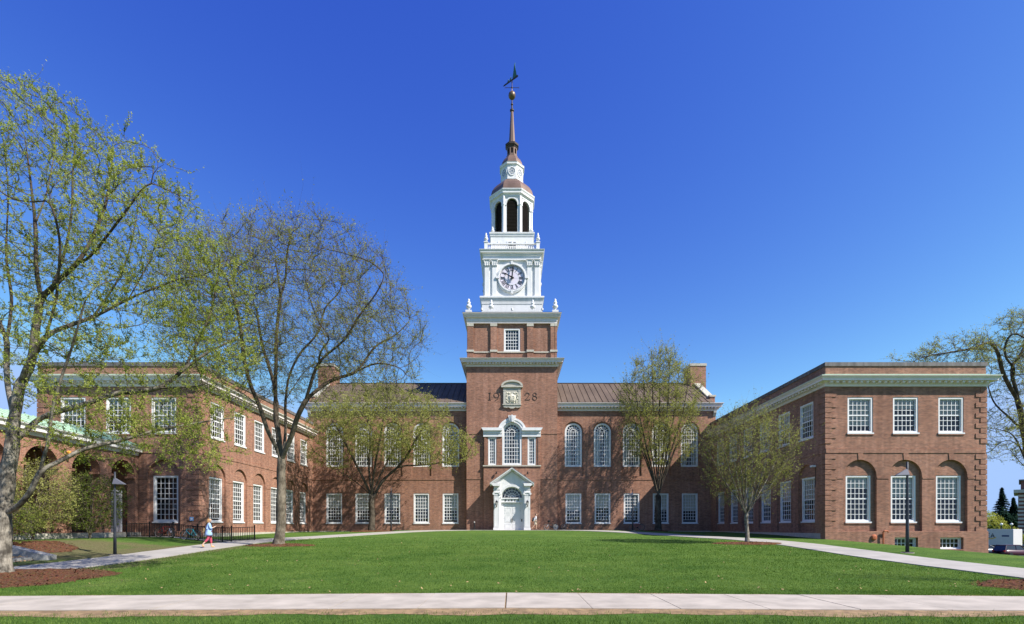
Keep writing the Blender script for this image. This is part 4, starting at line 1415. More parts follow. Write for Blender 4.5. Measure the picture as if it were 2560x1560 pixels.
# balustrade
HBal = 3.36
for x_, y_ in ((-1, -1), (1, -1), (1, 1), (-1, 1)):
    MB().box(-0.2, 0.2, -0.2, 0.2, 33.88, 34.95).build('balustrade_post', M['white'], tw, (x_*(HBal - 0.2), CY + y_*(HBal - 0.2), 0))
    MB().box(-0.26, 0.26, -0.26, 0.26, 34.953, 35.05).build('post_cap', M['white'], tw, (x_*(HBal - 0.2), CY + y_*(HBal - 0.2), 0))
    link('urn_finial', um2, tw, (x_*(HBal - 0.2), CY + y_*(HBal - 0.2), 35.05))
for face in range(4):
    rz = R(90)*face
    c, s_ = math.cos(rz), math.sin(rz)
    m_ = MB(); m_.box(-2.95, 2.95, -0.12, 0.12, 34.78, 34.93); m_.box(-2.95, 2.95, -0.11, 0.11, 33.88, 34.05)
    m_.build('balustrade_rail', M['white'], tw, (HBal*0.94*s_, CY - HBal*0.94*c, 0), rz)
    m_ = MB()
    for q in range(25):
        m_.lathe([(0.055, 34.05), (0.04, 34.15), (0.075, 34.3), (0.065, 34.42), (0.035, 34.58), (0.055, 34.78)], 6, cx=-2.8 + 5.6*q/24)
    tag(m_.build('balusters', M['white'], tw, (HBal*0.94*s_, CY - HBal*0.94*c, 0), rz), kind='stuff')
for x_ in (-1.7, 0.0, 1.7):
    link('floodlight', slm, tw, (x_, CY - 3.0, 35.05))
# attic block
HA = 2.62
MB().sweep(sq(HA), [(0.05, 33.9), (0.05, 34.3), (0, 34.32), (0, 36.02), (0.06, 36.08), (0.1, 36.3), (0.16, 36.36), (0.16, 36.5), (-0.5, 36.56)], True).build('attic_block', M['white'], tw)
MB().sweep(sq(HA), [(0.15, 36.505), (0.17, 36.505), (0.17, 36.53), (-1.0, 36.60)], True).build('flashing', M['white_old'], tw)
m_ = MB(); m_.ring(rect(-0.62, 0.62, 34.0, 35.5), rect(-0.46, 0.46, 34.0, 35.36), -0.07, 0.01); m_.box(-0.05, 0.05, -0.06, 0.01, 34.0, 35.36); m_.box(-0.46, 0.46, -0.061, 0.01, 34.75, 34.84)
m_.build('door_frame', M['white'], tw, (0, CY - HA, 0))
MB().box(-0.46, 0.46, -0.02, 0.02, 34.0, 35.36).build('door', M['dark_room'], tw, (0, CY - HA, 0))
for x_, y_ in ((-1, -1), (1, -1), (1, 1), (-1, 1)):
    link('urn_finial', um3, tw, (x_*2.4, CY + y_*2.4, 36.55))

# octagonal belfry
A1 = 2.44
hw = A1*math.tan(math.pi/8)
zb0, zb1 = 36.58, 41.15
pm_ = MB()
ov = arch(0, 1.32, zb0 + 0.16, 40.88)
wall_panel(pm_, rect(-hw, hw, zb0, zb1), 0, [(ov, 0.30, None)])
pm_ = pm_.mesh('belfry_wall', M['white'])
bk = MB(); bk.poly([(-hw + 0.05, 0.62, zb0), (hw - 0.05, 0.62, zb0), (hw - 0.05, 0.62, zb1), (-hw + 0.05, 0.62, zb1)]); bk = bk.mesh('belfry_core', M['dark_room'])
mould = MB(); mould.ring(arch(0, 1.62, 40.2, 41.03)[2:], arch(0, 1.33, 40.2, 40.885)[2:], -0.07, 0.01, False)
for s in (-1, 1):
    mould.box(*sorted((s*0.665, s*0.86)), -0.09, 0.01, 40.02, 40.19)
mould = mould.mesh('arch_moulding', M['white'])
slat = MB()
slat.v = [(-0.65, 0.06, 0), (0.65, 0.06, 0), (0.65, 0.26, 0.13), (-0.65, 0.26, 0.13), (-0.65, 0.06, -0.025), (0.65, 0.06, -0.025), (0.65, 0.26, 0.105), (-0.65, 0.26, 0.105)]
slat.f = [(0, 1, 2, 3), (4, 7, 6, 5), (0, 4, 5, 1)]
slat = slat.mesh('louver_slat', M['louver'])
for q in range(8):
    rz = q*math.pi/4
    c, s_ = math.cos(rz), math.sin(rz)
    loc = (A1*s_, CY - A1*c, 0)
    bw = link('belfry_wall', pm_, tw, loc, rz)
    link('belfry_core', bk, bw, world=False)
    link('arch_moulding', mould, bw, world=False)
    if q in (0, 1, 7, 2, 6):
        z = zb0 + 0.22
        while z < 40.78:
            sx = 1.0
            if z + 0.05 > 40.22: sx = math.sqrt(max(0.02, 0.66**2 - (z + 0.06 - 40.22)**2))/0.66
            link('louver_slat', slat, bw, (0, 0, z), world=False, scale=(sx, 1, 1))
            z += 0.178
    vx, vy = octo(A1 + 0.02)[q]
    m_ = MB(); m_.lathe([(0.20, zb0), (0.20, zb0 + 0.22), (0.15, zb0 + 0.26), (0.14, 39.95), (0.19, 40.0), (0.20, 40.2), (0.15, 40.22), (0.15, zb1)], 10)
    m_.build('corner_column', M['white'], tw, (vx, vy, 0), smooth=False)
MB().sweep(octo(A1), [(-0.3, 36.56), (0.10, 36.56), (0.10, 36.70), (-0.02, 36.74)], True).build('belfry_base', M['white'], tw)
MB().sweep(octo(A1), [(-0.02, 41.05), (0.06, 41.05), (0.08, 41.25), (0.16, 41.35), (0.30, 41.42), (0.30, 41.62), (0.40, 41.78), (0.42, 41.9), (-0.3, 41.97)], True).build('belfry_cornice', M['white'], tw)
MB().sweep(octo(1.0), [(1.66, 41.93), (1.62, 42.25), (1.50, 42.7), (1.22, 43.2), (0.88, 43.6), (0.55, 43.85), (0.40, 43.95), (0.40, 44.03), (0.2, 44.05)], True).build('bell_roof', M['copper'], tw)
A2 = 1.36
MB().sweep(octo(A2), [(0.06, 44.0), (0.06, 44.15), (0, 44.2), (0, 45.62), (0.03, 45.66), (0.05, 45.78), (0.16, 45.86), (0.16, 46.0), (0.20, 46.1), (-0.2, 46.14)], True).build('drum', M['white'], tw)
circ = lambda rx, rz_, n=24: [(rx*math.cos(2*math.pi*j/n), 45.0 + rz_*math.sin(2*math.pi*j/n)) for j in range(n)]
om = MB(); om.ring(circ(0.47, 0.56), circ(0.36, 0.44), -0.07, 0.01)
om = om.mesh('oval_window', M['white'])
og = MB(); og.prism(circ(0.37, 0.45), -0.015, 0.0); og = og.mesh('pane', plain('oval_glass', (0.24, 0.27, 0.32), 0.3, var=0.1))
ob = MB()
for t in range(8):
    a = t*math.pi/4
    ob.ribbon([(0.12*math.cos(a), 45 + 0.15*math.sin(a)), (0.36*math.cos(a), 45 + 0.44*math.sin(a))], 0.035, -0.045, -0.015)
ob.ring(circ(0.20, 0.25), circ(0.15, 0.19), -0.045, -0.015)
ob = ob.mesh('glazing_bars', M['white'])
for q in (0, 1, 2, 6, 7):
    rz = q*math.pi/4
    o = link('oval_window', om, tw, (A2*math.sin(rz), CY - A2*math.cos(rz), 0), rz)
    link('pane', og, o, world=False); link('glazing_bars', ob, o, world=False)
MB().sweep(octo(0.6), [(0.74, 46.1), (0.72, 46.35), (0.62, 46.7), (0.42, 47.1), (0.20, 47.4), (0.10, 47.5), (0.10, 47.62)], True).build('small_dome', M['copper'], tw)
A3 = 0.62
m_ = MB()
h3 = A3*math.tan(math.pi/8)
wall_panel(m_, rect(-h3, h3, 47.6, 48.75), 0, [(arch(0, 0.26, 47.85, 48.55), 0.15, None)])
m_ = m_.mesh('lantern_wall', M['copper'])
for q in range(8):
    rz = q*math.pi/4
    link('lantern_wall', m_, tw, (A3*math.sin(rz), CY - A3*math.cos(rz), 0), rz)
MB().sweep(octo(A3 - 0.2), [(0, 47.6), (0, 48.7)], True).build('lantern_core', M['dark_room'], tw)
MB().sweep(octo(A3), [(0.0, 48.62), (0.04, 48.7), (0.10, 48.85), (0.20, 48.92), (0.22, 49.15), (0.12, 49.22), (-0.2, 49.28)], True).build('lantern_cap', M['dark_copper'], tw)
MB().sweep(octo(0.1), [(0.32, 49.2), (0.28, 49.6), (0.06, 53.55)], True).build('spire', M['copper'], tw)
m_ = MB()
m_.lathe([(0.16, 53.5), (0.26, 53.6), (0.27, 53.75), (0.15, 53.88), (0.1, 53.95), (0.09, 54.35), (0.16, 54.42), (0.16, 54.52), (0.08, 54.62), (0.055, 55.2)], 12, cy=CY)
m_.build('spire_finial', M['dark_copper'], tw)
MB().blob((0, CY, 55.62), (0.46, 0.46, 0.50), 20, 12).build('ball', plain('bronze_ball', (0.17, 0.115, 0.07), 0.4, metal=0.4, var=0.15), tw, smooth=True)
# weather vane
MB().tube([(0, CY, 56.0), (0, CY, 57.6)], 0.05, 8).build('vane_pole', M['copper'], tw)
m_ = MB(); m_.tube([(-0.85, CY, 56.62), (0.85, CY, 56.62)], 0.028, 6); m_.tube([(0, CY - 0.85, 56.62), (0, CY + 0.85, 56.62)], 0.028, 6); m_.blob((0, CY, 56.62), (0.12, 0.12, 0.12))
for x_, y_, in ((-0.85, 0), (0.85, 0), (0, -0.85), (0, 0.85)):
    m_.ribbon([(x_ - 0.07, 56.50), (x_ - 0.07, 56.76), (x_ + 0.07, 56.50), (x_ + 0.07, 56.76)], 0.03, CY + y_ - 0.015, CY + y_ + 0.015)
m_.build('compass_arms', M['dark_copper'], tw)
ang = math.atan2(-1.5, 1.85)
vane = MB()
vane.prism([(-1.45, 57.58), (-1.25, 57.66), (0.95, 57.72), (1.0, 57.62), (0.9, 57.52), (-1.2, 57.54)], -0.05, 0.05)
vo = vane.build('vane_beam', M['dark_copper'], tw, (0, CY, 0), ang)
m_ = MB()      # pine standing on the beam
pine = [(0.42, 57.7)]
for q in range(9):
    z = 57.85 + 0.17*q
    pine.append((0.42 + (0.36 - 0.036*q), z)); pine.append((0.42 + (0.22 - 0.022*q), z + 0.10))
pine.append((0.52, 59.55))
for q in range(8, -1, -1):
    z = 57.85 + 0.17*q
    pine.append((0.42 - (0.20 - 0.02*q), z + 0.10)); pine.append((0.42 - (0.34 - 0.034*q), z))
m_.prism(pine, -0.03, 0.03)
link('vane_pine', m_.mesh('vane_pine', M['verdigris']), vo, world=False)
m_ = MB()      # small figures on the beam
for x0, hh in ((-0.22, 0.5), (-0.62, 0.36)):
    m_.prism([(x0 - 0.13, 57.66), (x0 + 0.13, 57.66), (x0 + 0.06, 57.66 + hh*0.55), (x0 - 0.06, 57.66 + hh*0.6)], -0.04, 0.04)
    m_.blob((x0, 0, 57.66 + hh*0.75), (0.06, 0.05, 0.08), 8, 5)
    m_.tube([(x0 + 0.02, 0, 57.66 + hh*0.45), (x0 + 0.2, 0, 57.66 + hh*0.6)], 0.025, 5)
link('vane_figures', m_.mesh('vane_figures', M['verdigris']), vo, world=False)

# ------------------------------------------------------------------ entrance portal
YP = YT - 1.5
portal = thing('entrance_portal', 'white pedimented doorway with fanlight and double doors at the tower foot', 'doorway', (0, YP, 0))
def pb(nm, mb, mat=None): return mb.build(nm, mat or M['white'], portal, (0, YP, 0))
zE, zA = 5.35, 7.12
half = 2.50
# piers and arch wall
front = rect(-1.95, 1.95, 0.0, 4.55)
op = arch(0, 2.46, 0.0, 4.98)
gab = [(-2.05, 0.0), (2.05, 0.0), (2.05, 5.3), (0, 6.72), (-2.05, 5.3)]
m_ = MB(); wall_panel(m_, gab, 0.10, [(op, 0.62, None)])
for s in (-1, 1):
    m_.poly([(s*2.05, 0.10, 0), (s*2.05, 1.48, 0), (s*2.05, 1.48, 5.3), (s*2.05, 0.10, 5.3)])
pb('portal_wall', m_)
for s in (-1, 1):
    m_ = MB()
    m_.box(*sorted((s*1.42, s*2.08)), -0.10, 0.095, 0.32, 3.98)
    m_.ring(rect(*sorted((s*1.50, s*2.00)), 0.42, 3.88), rect(*sorted((s*1.56, s*1.94)), 0.48, 3.82), -0.115, -0.095)
    pl = pb('pilaster', m_)
    m_ = MB(); m_.box(*sorted((s*1.36, s*2.14)), -0.16, 0.095, 0.0, 0.30)
    link('pilaster_foot', m_.mesh('pilaster_foot', M['white']), pl, world=False)
    m_ = MB(); m_.box(*sorted((s*1.38, s*2.12)), -0.14, 0.095, 3.99, 4.08); m_.box(*sorted((s*1.34, s*2.16)), -0.2, 0.095, 4.26, 4.36)
    for e in (1.40, 2.10):
        m_.tube([(s*e, -0.20, 4.17), (s*e, 0.0, 4.17)], 0.12, 12)
    m_.box(*sorted((s*1.42, s*2.08)), -0.12, 0.095, 4.085, 4.255)
    link('capital', m_.mesh('capital', M['white']), pl, world=False)
    m_ = MB()
    m_.box(*sorted((s*1.40, s*2.10)), -0.12, 0.095, 4.365, 4.62)
    m_.box(*sorted((s*1.36, s*2.14)), -0.16, 0.095, 4.625, 4.70)
    m_.box(*sorted((s*1.42, s*2.08)), -0.13, 0.095, 4.705, 5.05)
    m_.prism([(s*1.40, 5.05), (s*2.14, 5.05), (s*2.46, 5.36), (s*1.30, 5.36)][::s], -0.42, 0.095)
    pb('entablature', m_)
    # lantern
    m_ = MB()
    m_.lathe([(0.02, -0.42), (0.05, -0.36), (0.03, -0.25), (0.10, -0.18), (0.14, 0.14), (0.17, 0.16), (0.10, 0.28), (0.03, 0.36), (0.01, 0.45)], 6)
    m_.box(-0.03, 0.03, 0.0, 0.2, -0.3, -0.24)
    ln = link('wall_lantern', m_.mesh('wall_lantern', M['black']), portal, (s*1.75, YP - 0.32, 3.05))
    m_ = MB(); m_.lathe([(0.105, -0.16), (0.142, 0.12)], 6, rot=0.4)
    link('lamp_glass', m_.mesh('lamp_glass', plain('lantern_glass', (0.5, 0.5, 0.48), 0.2, var=0.1)), ln, world=False)
# pediment: raking cornices and roof
m_ = MB()
for s in (-1, 1):
    def rk(o0, o1, d0, d1):
        pts = [(s*half, zE + o0), (0, zA + o0), (0, zA + o1), (s*half, zE + o1)]
        m_.prism(pts if s < 0 else pts[::-1], d0, d1)
    rk(-0.36, -0.22, -0.05, 0.1)
    rk(-0.22, -0.10, -0.36, 0.1)
    rk(-0.10, 0.03, -0.46, 1.49)
pb('raking_cornice', m_)
m_ = MB()
for s in (-1, 1):
    pts = [(s*(half + 0.03), zE + 0.02), (0, zA + 0.035), (0, zA + 0.07), (s*(half + 0.05), zE + 0.055)]
    m_.prism(pts if s < 0 else pts[::-1], -0.48, 1.49)
pb('pediment_roof', m_, M['stone_grey'])
# arch band
cz = 3.75
m_ = MB()
m_.ring([(1.52*math.cos(math.pi*j/20), cz + 1.52*math.sin(math.pi*j/20)) for j in range(21)], [(1.24*math.cos(math.pi*j/20), cz + 1.24*math.sin(math.pi*j/20)) for j in range(21)], 0.0, 0.12, False)
pb('arch_band', m_)
# fanlight
fan = MB()
fan.ring([(1.235*math.cos(math.pi*j/20), cz + 0.02 + 1.215*math.sin(math.pi*j/20)) for j in range(21)], [(1.14*math.cos(math.pi*j/20), cz + 0.02 + 1.12*math.sin(math.pi*j/20)) for j in range(21)], 0.44, 0.58, False)
fo = pb('fanlight', fan)
m_ = MB()
for f in (0.40, 0.74):
    m_.ribbon([(1.14*f*math.cos(math.pi*j/16), cz + 0.04 + 1.12*f*math.sin(math.pi*j/16)) for j in range(17)], 0.045, 0.48, 0.53)
for a in range(1, 8):
    t = math.pi*a/8
    m_.ribbon([(0.2*math.cos(t), cz + 0.04 + 0.2*math.sin(t)), (1.13*math.cos(t), cz + 0.04 + 1.11*math.sin(t))], 0.04, 0.483, 0.527)
m_.ribbon([(0.18*math.cos(math.pi*j/8), cz + 0.04 + 0.18*math.sin(math.pi*j/8)) for j in range(9)], 0.07, 0.47, 0.54)
link('glazing_bars', m_.mesh('glazing_bars', M['white']), fo, world=False)
for a in range(8):
    t0, t1 = math.pi*a/8, math.pi*(a+1)/8
    m_ = MB(); m_.poly([(0, 0.505 + 0.002*a, cz + 0.03), (1.15*math.cos(t0), 0.505, cz + 0.03 + 1.13*math.sin(t0)), (1.15*math.cos(t1), 0.509, cz + 0.03 + 1.13*math.sin(t1))])
    link('pane', m_.mesh('pane', M['glass']), fo, world=False)
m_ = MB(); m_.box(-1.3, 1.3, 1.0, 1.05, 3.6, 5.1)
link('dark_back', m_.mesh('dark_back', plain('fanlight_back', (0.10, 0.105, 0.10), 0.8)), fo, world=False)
# lintel with the name
m_ = MB(); m_.box(-1.23, 1.23, 0.30, 0.6, 3.28, 3.60); m_.box(-1.235, 1.235, 0.20, 0.6, 3.605, 3.74); m_.box(-1.235, 1.235, 0.24, 0.6, 3.20, 3.275)
lo = pb('lintel', m_)
GL = {'B': [[(0, 0), (0, 1)], [(0, 1), (0.45, 1), (0.58, 0.88), (0.58, 0.65), (0.45, 0.53), (0, 0.53)], [(0.45, 0.53), (0.65, 0.4), (0.65, 0.13), (0.48, 0), (0, 0)]],
      'A': [[(0, 0), (0.36, 1), (0.72, 0)], [(0.13, 0.36), (0.59, 0.36)]], 'K': [[(0, 0), (0, 1)], [(0.62, 1), (0.02, 0.45)], [(0.2, 0.6), (0.66, 0)]],
      'E': [[(0.58, 0), (0, 0), (0, 1), (0.56, 1)], [(0, 0.52), (0.46, 0.52)]], 'R': [[(0, 0), (0, 1), (0.45, 1), (0.6, 0.86), (0.6, 0.64), (0.45, 0.5), (0, 0.5)], [(0.3, 0.5), (0.66, 0)]],
      'I': [[(0.1, 0), (0.1, 1)]]}
def letter(ch, h, stroke, y0, y1):
    m_ = MB()
    for st in GL[ch]:
        m_.ribbon([(a*h, b*h) for a, b in st], stroke, y0, y1)
    return m_.mesh('letter', M['bronze_letter'])
for q, ch in enumerate('BAKER'):
    link('letter', letter(ch, 0.20, 0.045, 0.275, 0.305), lo, (-0.82 + 0.37*q, 0, 3.35), world=False)
# door leaves with raised panels
for s in (-1, 1):
    m_ = MB(); m_.box(*sorted((s*0.012, s*0.96)), 0.50, 0.56, 0.02, 3.19)
    for z0, z1 in ((0.18, 0.75), (0.90, 1.75), (1.90, 2.62), (2.75, 3.08)):
        x0, x1 = sorted((s*0.13, s*0.84))
        m_.ring(rect(x0, x1, z0, z1), rect(x0 + 0.05, x1 - 0.05, z0 + 0.05, z1 - 0.05), 0.475, 0.50)
        m_.box(x0 + 0.12, x1 - 0.12, 0.48, 0.50, z0 + 0.12, z1 - 0.12)
    d = pb('door', m_)
    m_ = MB(); m_.box(*sorted((s*0.05, s*0.10)), 0.42, 0.45, 0.95, 1.35); m_.box(*sorted((s*0.055, s*0.095)), 0.45, 0.5, 1.0, 1.03); m_.box(*sorted((s*0.055, s*0.095)), 0.45, 0.5, 1.28, 1.31)
    link('handle', m_.mesh('handle', plain('dull_brass', (0.20, 0.18, 0.14), 0.4, metal=0.6)), d, world=False)
    m_ = MB()
    for z in (0.4, 1.3, 2.2, 2.95):
        m_.box(*sorted((s*0.93, s*1.0)), 0.478, 0.5, z, z + 0.1)
    link('hinges', m_.mesh('hinges', M['stone_grey']), d, world=False)
    m_ = MB(); m_.box(*sorted((s*0.965, s*1.225)), 0.44, 0.58, 0.0, 3.198)
    pb('door_jamb', m_)
m_ = MB(); m_.box(1.06, 1.18, 0.40, 0.44, 1.0, 1.3); pb('door_button', m_, M['black'])
m_ = MB(); m_.box(-2.6, 2.6, -0.75, 1.4, -0.4, 0.0); pb('threshold', m_, M['concrete_path'])

# ================================================================== PEOPLE
def skin_mesh(name, verts, edges, radii, mat, sub=2, root=0):
    me = bpy.data.meshes.new(name)
    me.from_pydata([tuple(v) for v in verts], edges, [])
    o = bpy.data.objects.new(name, me)
    COL.objects.link(o)
    sk = o.modifiers.new('skin', 'SKIN')
    sk.use_smooth_shade = True
    for j, v in enumerate(me.skin_vertices[0].data):
        r_ = radii[j]
        v.radius = (r_, r_) if not isinstance(r_, tuple) else r_
        v.use_root = (j == root)
    sb = o.modifiers.new('sub', 'SUBSURF'); sb.levels = sub; sb.render_levels = sub
    dg = bpy.context.evaluated_depsgraph_get()
    m2 = bpy.data.meshes.new_from_object(o.evaluated_get(dg))
    m2.name = name
    bpy.data.objects.remove(o)
    m2.materials.clear(); m2.materials.append(mat)
    return m2

def person(loc, rz, h, label, group, P, skin, parts):
    """P: joint positions for a 1.75 m figure facing -Y; parts: list of (name, material, chains) for hair and clothing."""
    t = thing('person', label, 'person', loc, rz, group)
    k = h/1.75
    V, E, Rr = [], [], []
    ix = {}
    def add(n, r_, par=None, p=None):
        V.append(Vector(P[n] if p is None else p)*k); Rr.append(r_*k); ix[n] = len(V)-1
        if par is not None: E.append((ix[par], ix[n]))
    add('pelvis', 0.125)
    add('waist', 0.115, 'pelvis'); add('chest', 0.135, 'waist'); add('neck0', 0.06, 'chest'); add('neck', 0.05, 'neck0'); add('jaw', 0.075, 'neck'); add('head', 0.088, 'jaw'); add('crown', 0.06, 'head')
    f = Vector(P['face'])
    add('nose', 0.016, 'head', Vector(P['head']) + f*0.105)
    for s in 'lr':
        add('ear'+s, 0.016, 'head', Vector(P['head']) + Vector((-f.y, f.x, 0))*(0.09 if s == 'l' else -0.09))
        add('sh'+s, 0.06, 'chest'); add('el'+s, 0.042, 'sh'+s); add('wr'+s, 0.03, 'el'+s); add('palm'+s, 0.034, 'wr'+s)
        d = (Vector(P['palm'+s]) - Vector(P['wr'+s])).normalized()
        sd_ = d.cross(Vector((0, 1, 0.2))).normalized()
        for q, (off, L) in enumerate(((-0.028, 0.085), (-0.010, 0.095), (0.010, 0.090), (0.027, 0.072))):
            b = Vector(P['palm'+s]) + sd_*off
            add(f'fa{s}{q}', 0.009, 'palm'+s, b + d*L*0.5); add(f'fb{s}{q}', 0.007, f'fa{s}{q}', b + d*L*0.95 + f*0.02)
        add('th'+s, 0.010, 'palm'+s, Vector(P['palm'+s]) + sd_*-0.05 + f*0.02)
        add('hip'+s, 0.095, 'pelvis'); add('kn'+s, 0.058, 'hip'+s); add('an'+s, 0.038, 'kn'+s); add('to'+s, 0.034, 'an'+s)
    link('body', skin_mesh('body', V, E, Rr, skin, 2), t, world=False)
    for nm, mat, chains in parts:
        V2, E2, R2 = [], [], []
        seen = {}
        for ch in chains:
            prev = None
            for n, r_ in ch:
                if n not in seen:
                    p = Vector(P[n]) if isinstance(n, str) else Vector(n)
                    V2.append(p*k); R2.append(r_*k if not isinstance(r_, tuple) else tuple(q*k for q in r_)); seen[n] = len(V2)-1
                if prev is not None and (seen[prev], seen[n]) not in E2: E2.append((seen[prev], seen[n]))
                prev = n
        link(nm, skin_mesh(nm, V2, E2, R2, mat, 1), t, world=False)
    return t

SKIN = plain('skin', (0.52, 0.33, 0.24), 0.6, var=0.06)
# woman on the left path, walking away to the right
Pw = dict(pelvis=(0, 0, 0.93), waist=(0, 0, 1.08), chest=(0, -0.01, 1.28), neck0=(0, -0.01, 1.42), neck=(0, -0.03, 1.49), jaw=(0, -0.06, 1.56), head=(0, -0.05, 1.63), crown=(0, -0.03, 1.69), face=(0, -1, 0),
          shl=(0.17, 0, 1.38), ell=(0.23, 0.05, 1.13), wrl=(0.24, -0.06, 0.93), palml=(0.24, -0.09, 0.86),
          shr=(-0.17, 0, 1.38), elr=(-0.24, -0.02, 1.12), wrr=(-0.17, -0.24, 1.20), palmr=(-0.15, -0.30, 1.24),
          hipl=(0.09, 0, 0.88), knl=(0.09, -0.12, 0.50), anl=(0.09, -0.16, 0.10), tol=(0.09, -0.29, 0.04),
          hipr=(-0.09, 0, 0.88), knr=(-0.09, 0.06, 0.50), anr=(-0.09, 0.33, 0.20), tor=(-0.09, 0.28, 0.06))
wx, wy = -17.25, 28.9
SHIRT = plain('blue_cotton', (0.30, 0.45, 0.72), 0.9, var=0.08, scale=9)
PANTS = plain('red_trousers', (0.42, 0.06, 0.10), 0.9, var=0.1)
HAIR = plain('light_brown_hair', (0.34, 0.19, 0.08), 0.6, var=0.25, scale=20)
SHOE = plain('tan_shoes', (0.62, 0.34, 0.14), 0.7, var=0.1)
woman = person((wx, wy, gz(wx, wy) + 0.05), R(132), 1.68, 'person in a loose light blue shirt and red trousers walking up the path', None, Pw, SKIN,
    [('shirt', SHIRT, [[('pelvis', 0.165), ('waist', 0.150), ('chest', 0.155), ('neck0', 0.075)], [('pelvis', 0.165), ((0, 0.0, 0.76), 0.175)], [('chest', 0.155), ('shl', 0.085), ('ell', 0.068), ((0.237, 0.0, 1.03), 0.055)], [('chest', 0.155), ('shr', 0.085), ('elr', 0.068), ((-0.2, -0.14, 1.165), 0.055)]]),
     ('trousers', PANTS, [[('pelvis', 0.13), ('hipl', 0.105), ('knl', 0.075), ((0.09, -0.15, 0.22), 0.062)], [('pelvis', 0.13), ('hipr', 0.105), ('knr', 0.075), ((-0.09, 0.24, 0.30), 0.062)]]),
     ('hair', HAIR, [[((0, -0.03, 1.70), 0.075), ((0, 0.0, 1.64), 0.105), ((0.0, 0.05, 1.52), 0.095), ((0.03, 0.07, 1.40), 0.07), ((0.05, 0.08, 1.32), 0.03)]]),
     ('shoe', SHOE, [[((0.09, -0.13, 0.07), 0.048), ((0.09, -0.24, 0.045), 0.048), ((0.09, -0.32, 0.035), 0.03)]]),
     ('shoe', SHOE, [[((-0.09, 0.37, 0.17), 0.048), ((-0.09, 0.30, 0.09), 0.048), ((-0.09, 0.25, 0.04), 0.035)]])])
m_ = MB(); m_.lathe([(0.235, 0.68), (0.225, 0.76), (0.20, 0.92), (0.165, 1.08), (0.15, 1.18)], 16, sy=0.82, cy=0.01)
link('shirt_hem', m_.mesh('shirt_hem', SHIRT, True), woman, world=False)
BAG = plain('brown_bag', (0.13, 0.085, 0.03), 0.6, var=0.25, scale=6)
bag = thing('shoulder_bag', 'brown shoulder bag hanging at the back of the person in light blue', 'bag', woman.location, R(132))
mb = MB()
mb.v = [(0.02, 0.18, 0.86), (0.34, 0.12, 0.86), (0.34, 0.26, 0.86), (0.02, 0.31, 0.86), (0.05, 0.18, 1.10), (0.31, 0.14, 1.10), (0.31, 0.22, 1.10), (0.05, 0.26, 1.10)]
mb.f = [(0, 3, 2, 1), (4, 5, 6, 7), (0, 1, 5, 4), (1, 2, 6, 5), (2, 3, 7, 6), (3, 0, 4, 7)]
mb.build('bag_body', BAG, bag, world=False)
mb = MB(); mb.v = [(0.03, 0.30, 1.0), (0.32, 0.255, 1.0), (0.31, 0.23, 1.115), (0.05, 0.275, 1.115), (0.03, 0.315, 1.0), (0.32, 0.27, 1.0), (0.31, 0.16, 1.125), (0.05, 0.2, 1.125)]
mb.f = [(0, 1, 2, 3), (4, 5, 1, 0), (3, 2, 6, 7)]
mb.build('flap', BAG, bag, world=False)
MB().tube([(0.18, 0.2, 1.1), (0.02, 0.17, 1.25), (-0.12, 0.07, 1.43), (-0.12, -0.04, 1.44), (0.0, -0.17, 1.28), (0.22, -0.15, 1.1), (0.25, 0.12, 1.08)], 0.014, 5).build('strap', M['black'], bag, world=False)

# man passing the portal, walking right
Pm = dict(pelvis=(0, 0, 0.95), waist=(0, 0.0, 1.10), chest=(0, -0.03, 1.30), neck0=(0, -0.04, 1.45), neck=(0, -0.06, 1.52), jaw=(0, -0.10, 1.59), head=(0, -0.09, 1.66), crown=(0, -0.06, 1.73), face=(0, -1, -0.1),
          shl=(0.19, -0.02, 1.41), ell=(0.23, 0.10, 1.14), wrl=(0.20, -0.06, 1.0), palml=(0.19, -0.12, 0.98),
          shr=(-0.19, -0.02, 1.41), elr=(-0.23, 0.14, 1.16), wrr=(-0.2, 0.20, 0.93), palmr=(-0.2, 0.22, 0.87),
          hipl=(0.095, 0, 0.90), knl=(0.10, -0.10, 0.50), anl=(0.10, -0.06, 0.09), tol=(0.10, -0.22, 0.04),
          hipr=(-0.095, 0, 0.90), knr=(-0.10, 0.12, 0.52), anr=(-0.10, 0.42, 0.17), tor=(-0.10, 0.38, 0.05))
mx, my = 2.70, 58.2
man = person((mx, my, gz(mx, my) + 0.04), R(90), 1.86, 'person in white shirt and beige shorts walking past the white doorway', None, Pm, SKIN,
    [('shirt', plain('white_shirt', (0.72, 0.73, 0.78), 0.9, var=0.06), [[('pelvis', 0.145), ('waist', 0.140), ('chest', 0.160), ('neck0', 0.078)], [('chest', 0.160), ('shl', 0.085), ('ell', 0.065), ('wrl', 0.05)], [('chest', 0.160), ('shr', 0.085), ('elr', 0.065), ('wrr', 0.05)]]),
     ('shorts', plain('beige_shorts', (0.55, 0.46, 0.36), 0.9, var=0.08), [[('pelvis', 0.140), ('hipl', 0.118), ('knl', 0.092)], [('pelvis', 0.140), ('hipr', 0.118), ('knr', 0.092)]]),
     ('hair', plain('dark_hair', (0.09, 0.05, 0.03), 0.7, var=0.2), [[((0, -0.07, 1.755), 0.09), ((0, -0.03, 1.70), 0.115), ((0, 0.0, 1.61), 0.08)]]),
     ('shoe', M['black'], [[((0.10, -0.03, 0.06), 0.05), ((0.10, -0.16, 0.045), 0.05), ((0.10, -0.24, 0.035), 0.035)]]),
     ('shoe', M['black'], [[((-0.10, 0.46, 0.14), 0.05), ((-0.10, 0.41, 0.08), 0.05), ((-0.10, 0.36, 0.04), 0.035)]])])
bp = thing('backpack', 'dark backpack on the back of the person in beige shorts', 'backpack', man.location, R(90))
mb = MB(); mb.blob((0.0, 0.27, 1.17), (0.16, 0.12, 0.24), 12, 8)
